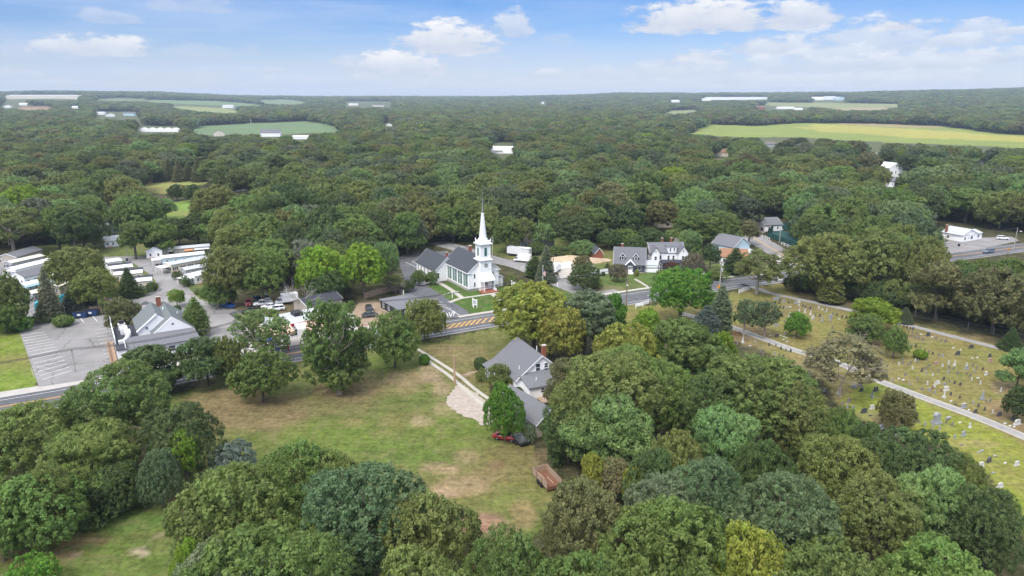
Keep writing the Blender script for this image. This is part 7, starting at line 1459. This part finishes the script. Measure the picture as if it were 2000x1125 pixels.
# undergrowth under the near woods
# ------------------------------------------------------------------ light, sky, air, camera
SUN_DIR = Vector((-.34, -.66, 1.0)).normalized()      # from the scene towards the sun
sl = bpy.data.lights.new('sun', 'SUN'); sl.energy = 2.7; sl.angle = math.radians(20); sl.color = (1, .95, .88)
so = bpy.data.objects.new('sun', sl); COL.objects.link(so); so.rotation_euler = SUN_DIR.to_track_quat('Z', 'Y').to_euler()
w = bpy.data.worlds.new('World'); SC.world = w; w.use_nodes = True; nt = w.node_tree; N = nt.nodes; L = nt.links
for n in list(N): N.remove(n)
out = N.new('ShaderNodeOutputWorld'); bg = N.new('ShaderNodeBackground'); L.new(bg.outputs[0], out.inputs[0])
sky = N.new('ShaderNodeTexSky'); sky.sky_type = 'NISHITA'; sky.sun_disc = False; sky.sun_elevation = math.asin(SUN_DIR.z); sky.sun_rotation = math.atan2(SUN_DIR.x, SUN_DIR.y)
sky.altitude = 50; sky.air_density = 1.0; sky.dust_density = .2; sky.ozone_density = 5.0
bg.inputs['Strength'].default_value = .084; SKYS = .12
tc = N.new('ShaderNodeTexCoord'); sx = N.new('ShaderNodeSeparateXYZ'); L.new(tc.outputs['Generated'], sx.inputs[0])
def mth(op, a, b=None, c=None, clamp=False):
    m = N.new('ShaderNodeMath'); m.operation = op; m.use_clamp = clamp
    for i, q in enumerate((a, b, c)):
        if q is None: continue
        if isinstance(q, (int, float)): m.inputs[i].default_value = q
        else: L.new(q, m.inputs[i])
    return m.outputs[0]
az = mth('ARCTAN2', sx.outputs[0], sx.outputs[1]); el = mth('ARCSINE', sx.outputs[2])
def noise(scale, vec, det=8, rough=.6, w_=0):
    n = N.new('ShaderNodeTexNoise'); n.inputs['Scale'].default_value = scale; n.inputs['Detail'].default_value = det; n.inputs['Roughness'].default_value = rough; L.new(vec, n.inputs['Vector']); return n.outputs['Fac']
cv = N.new('ShaderNodeCombineXYZ'); L.new(az, cv.inputs[0]); L.new(mth('MULTIPLY', el, 2.6), cv.inputs[1]); cvo = cv.outputs[0]
n1 = noise(26, cvo, 9, .58); n2 = noise(7, cvo, 8, .62); n3 = noise(60, cvo, 6, .6)
cv2 = N.new('ShaderNodeCombineXYZ'); L.new(mth('MULTIPLY', az, .6), cv2.inputs[0]); L.new(mth('MULTIPLY', el, 5.0), cv2.inputs[1]); n4 = noise(5, cv2.outputs[0], 8, .6)
def sky_ang(px, py):
    u = (px-1000)/CF; v = (py-562.5)/CF; d = Vector((u, CC-v*CS, -CS-v*CC)).normalized(); return math.atan2(d.x, d.y), math.asin(d.z)
CL = [  # px, base py, half width, height up, density
 (878,93,102,58,1.0),(775,137,112,44,1.0),(185,100,105,36,.9),(1002,62,38,44,.7),(1385,48,150,60,1.0),(1560,44,70,50,.9),(1368,118,70,24,.9),(1335,132,110,22,.6),(1520,100,85,34,.85),(1700,95,140,60,.7),(1750,55,45,22,1.0),(1915,60,46,26,.7),
 (1850,120,190,26,.8),(1200,150,200,26,.5),(1650,165,260,24,.5),(700,165,160,18,.35),(1480,160,120,22,.5),(950,120,60,16,.35),(1800,150,120,20,.6),(1380,175,160,14,.45),(300,150,140,16,.3),(1640,118,120,32,.7),(1500,92,70,20,.6),(1860,86,70,24,.75),(1290,165,90,12,.5),(1560,172,140,10,.5),(860,172,120,10,.4),(430,140,60,14,.4),(120,165,120,10,.4),(1010,172,80,9,.45),(690,122,46,18,.7),(1980,62,40,14,.8),(1720,130,170,26,.75),(1070,150,40,18,.7),(1240,140,60,16,.5),(560,160,50,18,.45),(540,140,35,10,.5),(940,156,34,12,.55),(1130,118,26,10,.4),(20,145,40,16,.5),(215,40,55,22,.4),(380,18,70,26,.35),(1580,140,220,34,.6),(1090,80,30,16,.3),(80,105,120,30,.35),(400,105,90,24,.3),
]
mask = None; shade = None
for px, py, hw, hh, dn in CL:
    a, e = sky_ang(px, py); a2, e2 = sky_ang(px, py-hh); A_ = hw/CF; E_ = abs(e2-e)
    dx = mth('DIVIDE', mth('SUBTRACT', az, a), A_); up = mth('DIVIDE', mth('SUBTRACT', el, e), E_)
    dwn = mth('MULTIPLY', mth('MAXIMUM', mth('MULTIPLY', up, -1), 0), 3.2); upp = mth('MAXIMUM', up, 0)
    rr = mth('ADD', mth('MULTIPLY', dx, dx), mth('ADD', mth('MULTIPLY', upp, upp), mth('MULTIPLY', dwn, dwn)))
    rr = mth('ADD', rr, mth('MULTIPLY', mth('SUBTRACT', .5, n1), 3.4)); rr = mth('ADD', rr, mth('MULTIPLY', mth('SUBTRACT', .5, n3), 1.0))
    mr = N.new('ShaderNodeMapRange'); mr.interpolation_type = 'SMOOTHSTEP'; mr.inputs[1].default_value = 1.25; mr.inputs[2].default_value = .35; mr.inputs[3].default_value = 0; mr.inputs[4].default_value = dn; L.new(rr, mr.inputs[0])
    s = mth('MULTIPLY', mr.outputs[0], mth('ADD', mth('MULTIPLY', upp, .8), .15), None, True)
    mask = mr.outputs[0] if mask is None else mth('MAXIMUM', mask, mr.outputs[0]); shade = s if shade is None else mth('MAXIMUM', shade, s)
def smap(v, a, b, lo, hi):
    m = N.new('ShaderNodeMapRange'); m.interpolation_type = 'SMOOTHSTEP'; m.inputs[1].default_value = a; m.inputs[2].default_value = b; m.inputs[3].default_value = lo; m.inputs[4].default_value = hi; L.new(v, m.inputs[0]); return m.outputs[0]
veil = mth('MULTIPLY', smap(n4, .34, .66, .12, .74), smap(el, .02, .14, .95, .75)); right = smap(az, -.25, .2, 1.0, .55); top = smap(el, .105, .15, 1.0, .45)
veil = mth('MULTIPLY', veil, mth('MAXIMUM', right, smap(el, .12, .05, 0, 1)))
low = smap(el, .095, .0, 0, .55); veil = mth('MAXIMUM', veil, low)
over = mth('MULTIPLY', smap(n2, .42, .62, 0, .85), smap(el, .18, .3, 0, 1)); veil = mth('MAXIMUM', veil, over)  # unseen overhead cloud, added and brightened to soften and lift the ambient light
hsv = N.new('ShaderNodeHueSaturation'); hsv.inputs['Saturation'].default_value = 1.45; stv = N.new('ShaderNodeVectorMath'); stv.operation = 'MULTIPLY'; L.new(sky.outputs[0], stv.inputs[0]); stv.inputs[1].default_value = (1.04, .95, 1.10); L.new(stv.outputs[0], hsv.inputs['Color'])
mx = N.new('ShaderNodeMix'); mx.data_type = 'RGBA'; L.new(veil, mx.inputs['Factor']); L.new(hsv.outputs[0], mx.inputs['A'])
def rad(r, g, b): return (r/SKYS, g/SKYS, b/SKYS, 1)
vc = N.new('ShaderNodeMix'); vc.data_type = 'RGBA'; vc.inputs['A'].default_value = rad(.60, .74, 1.0); vc.inputs['B'].default_value = rad(4.3, 4.32, 4.36); L.new(smap(el, .2, .7, 0, 1), vc.inputs['Factor']); L.new(vc.outputs['Result'], mx.inputs['B'])
cc = N.new('ShaderNodeMix'); cc.data_type = 'RGBA'; L.new(mth('ADD', mth('MULTIPLY', shade, 1.1), mth('MULTIPLY', mth('SUBTRACT', n1, .5), 1.0), None, True), cc.inputs['Factor']); cc.inputs['A'].default_value = rad(.66, .73, .88); cc.inputs['B'].default_value = rad(1.02, 1.03, 1.06)
m2 = N.new('ShaderNodeMix'); m2.data_type = 'RGBA'; L.new(mask, m2.inputs['Factor']); L.new(mx.outputs['Result'], m2.inputs['A']); L.new(cc.outputs['Result'], m2.inputs['B']); L.new(m2.outputs['Result'], bg.inputs['Color'])
w.cycles.sampling_method = 'MANUAL'; w.cycles.sample_map_resolution = 1024
# air
hz = MB().box(-11000, -400, -25, 11000, 9900, 124).build('haze', None); tag(hz, 'thin blue summer haze over the far country', None, None, 'stuff')
hm = bpy.data.materials.new('haze'); hm.use_nodes = True; hn = hm.node_tree.nodes; [hn.remove(q) for q in list(hn)]
ho = hn.new('ShaderNodeOutputMaterial'); pv = hn.new('ShaderNodeVolumePrincipled'); pv.inputs['Color'].default_value = (.66, .82, 1.0, 1); pv.inputs['Density'].default_value = .00009; pv.inputs['Anisotropy'].default_value = .0
hm.node_tree.links.new(pv.outputs[0], ho.inputs['Volume']); hz.data.materials.append(hm)
cd = bpy.data.cameras.new('camera'); cam = bpy.data.objects.new('camera', cd); COL.objects.link(cam); SC.camera = cam
cam.location = (0, 0, CH); cam.rotation_euler = (math.pi/2-CP, 0, 0); cd.sensor_width = 36; cd.lens = 36*CF/2000; cd.clip_start = 1; cd.clip_end = 40000
SC.view_settings.view_transform = 'Standard'; SC.view_settings.look = 'None'; SC.view_settings.gamma = 1; SC.view_settings.exposure = 0.42
SC.render.resolution_x = 1024; SC.render.resolution_y = 576
SC.cycles.max_bounces = 6; SC.cycles.diffuse_bounces = 3; SC.cycles.volume_bounces = 0; SC.cycles.transmission_bounces = 3; SC.cycles.transparent_max_bounces = 4
SC.cycles.use_denoising = True
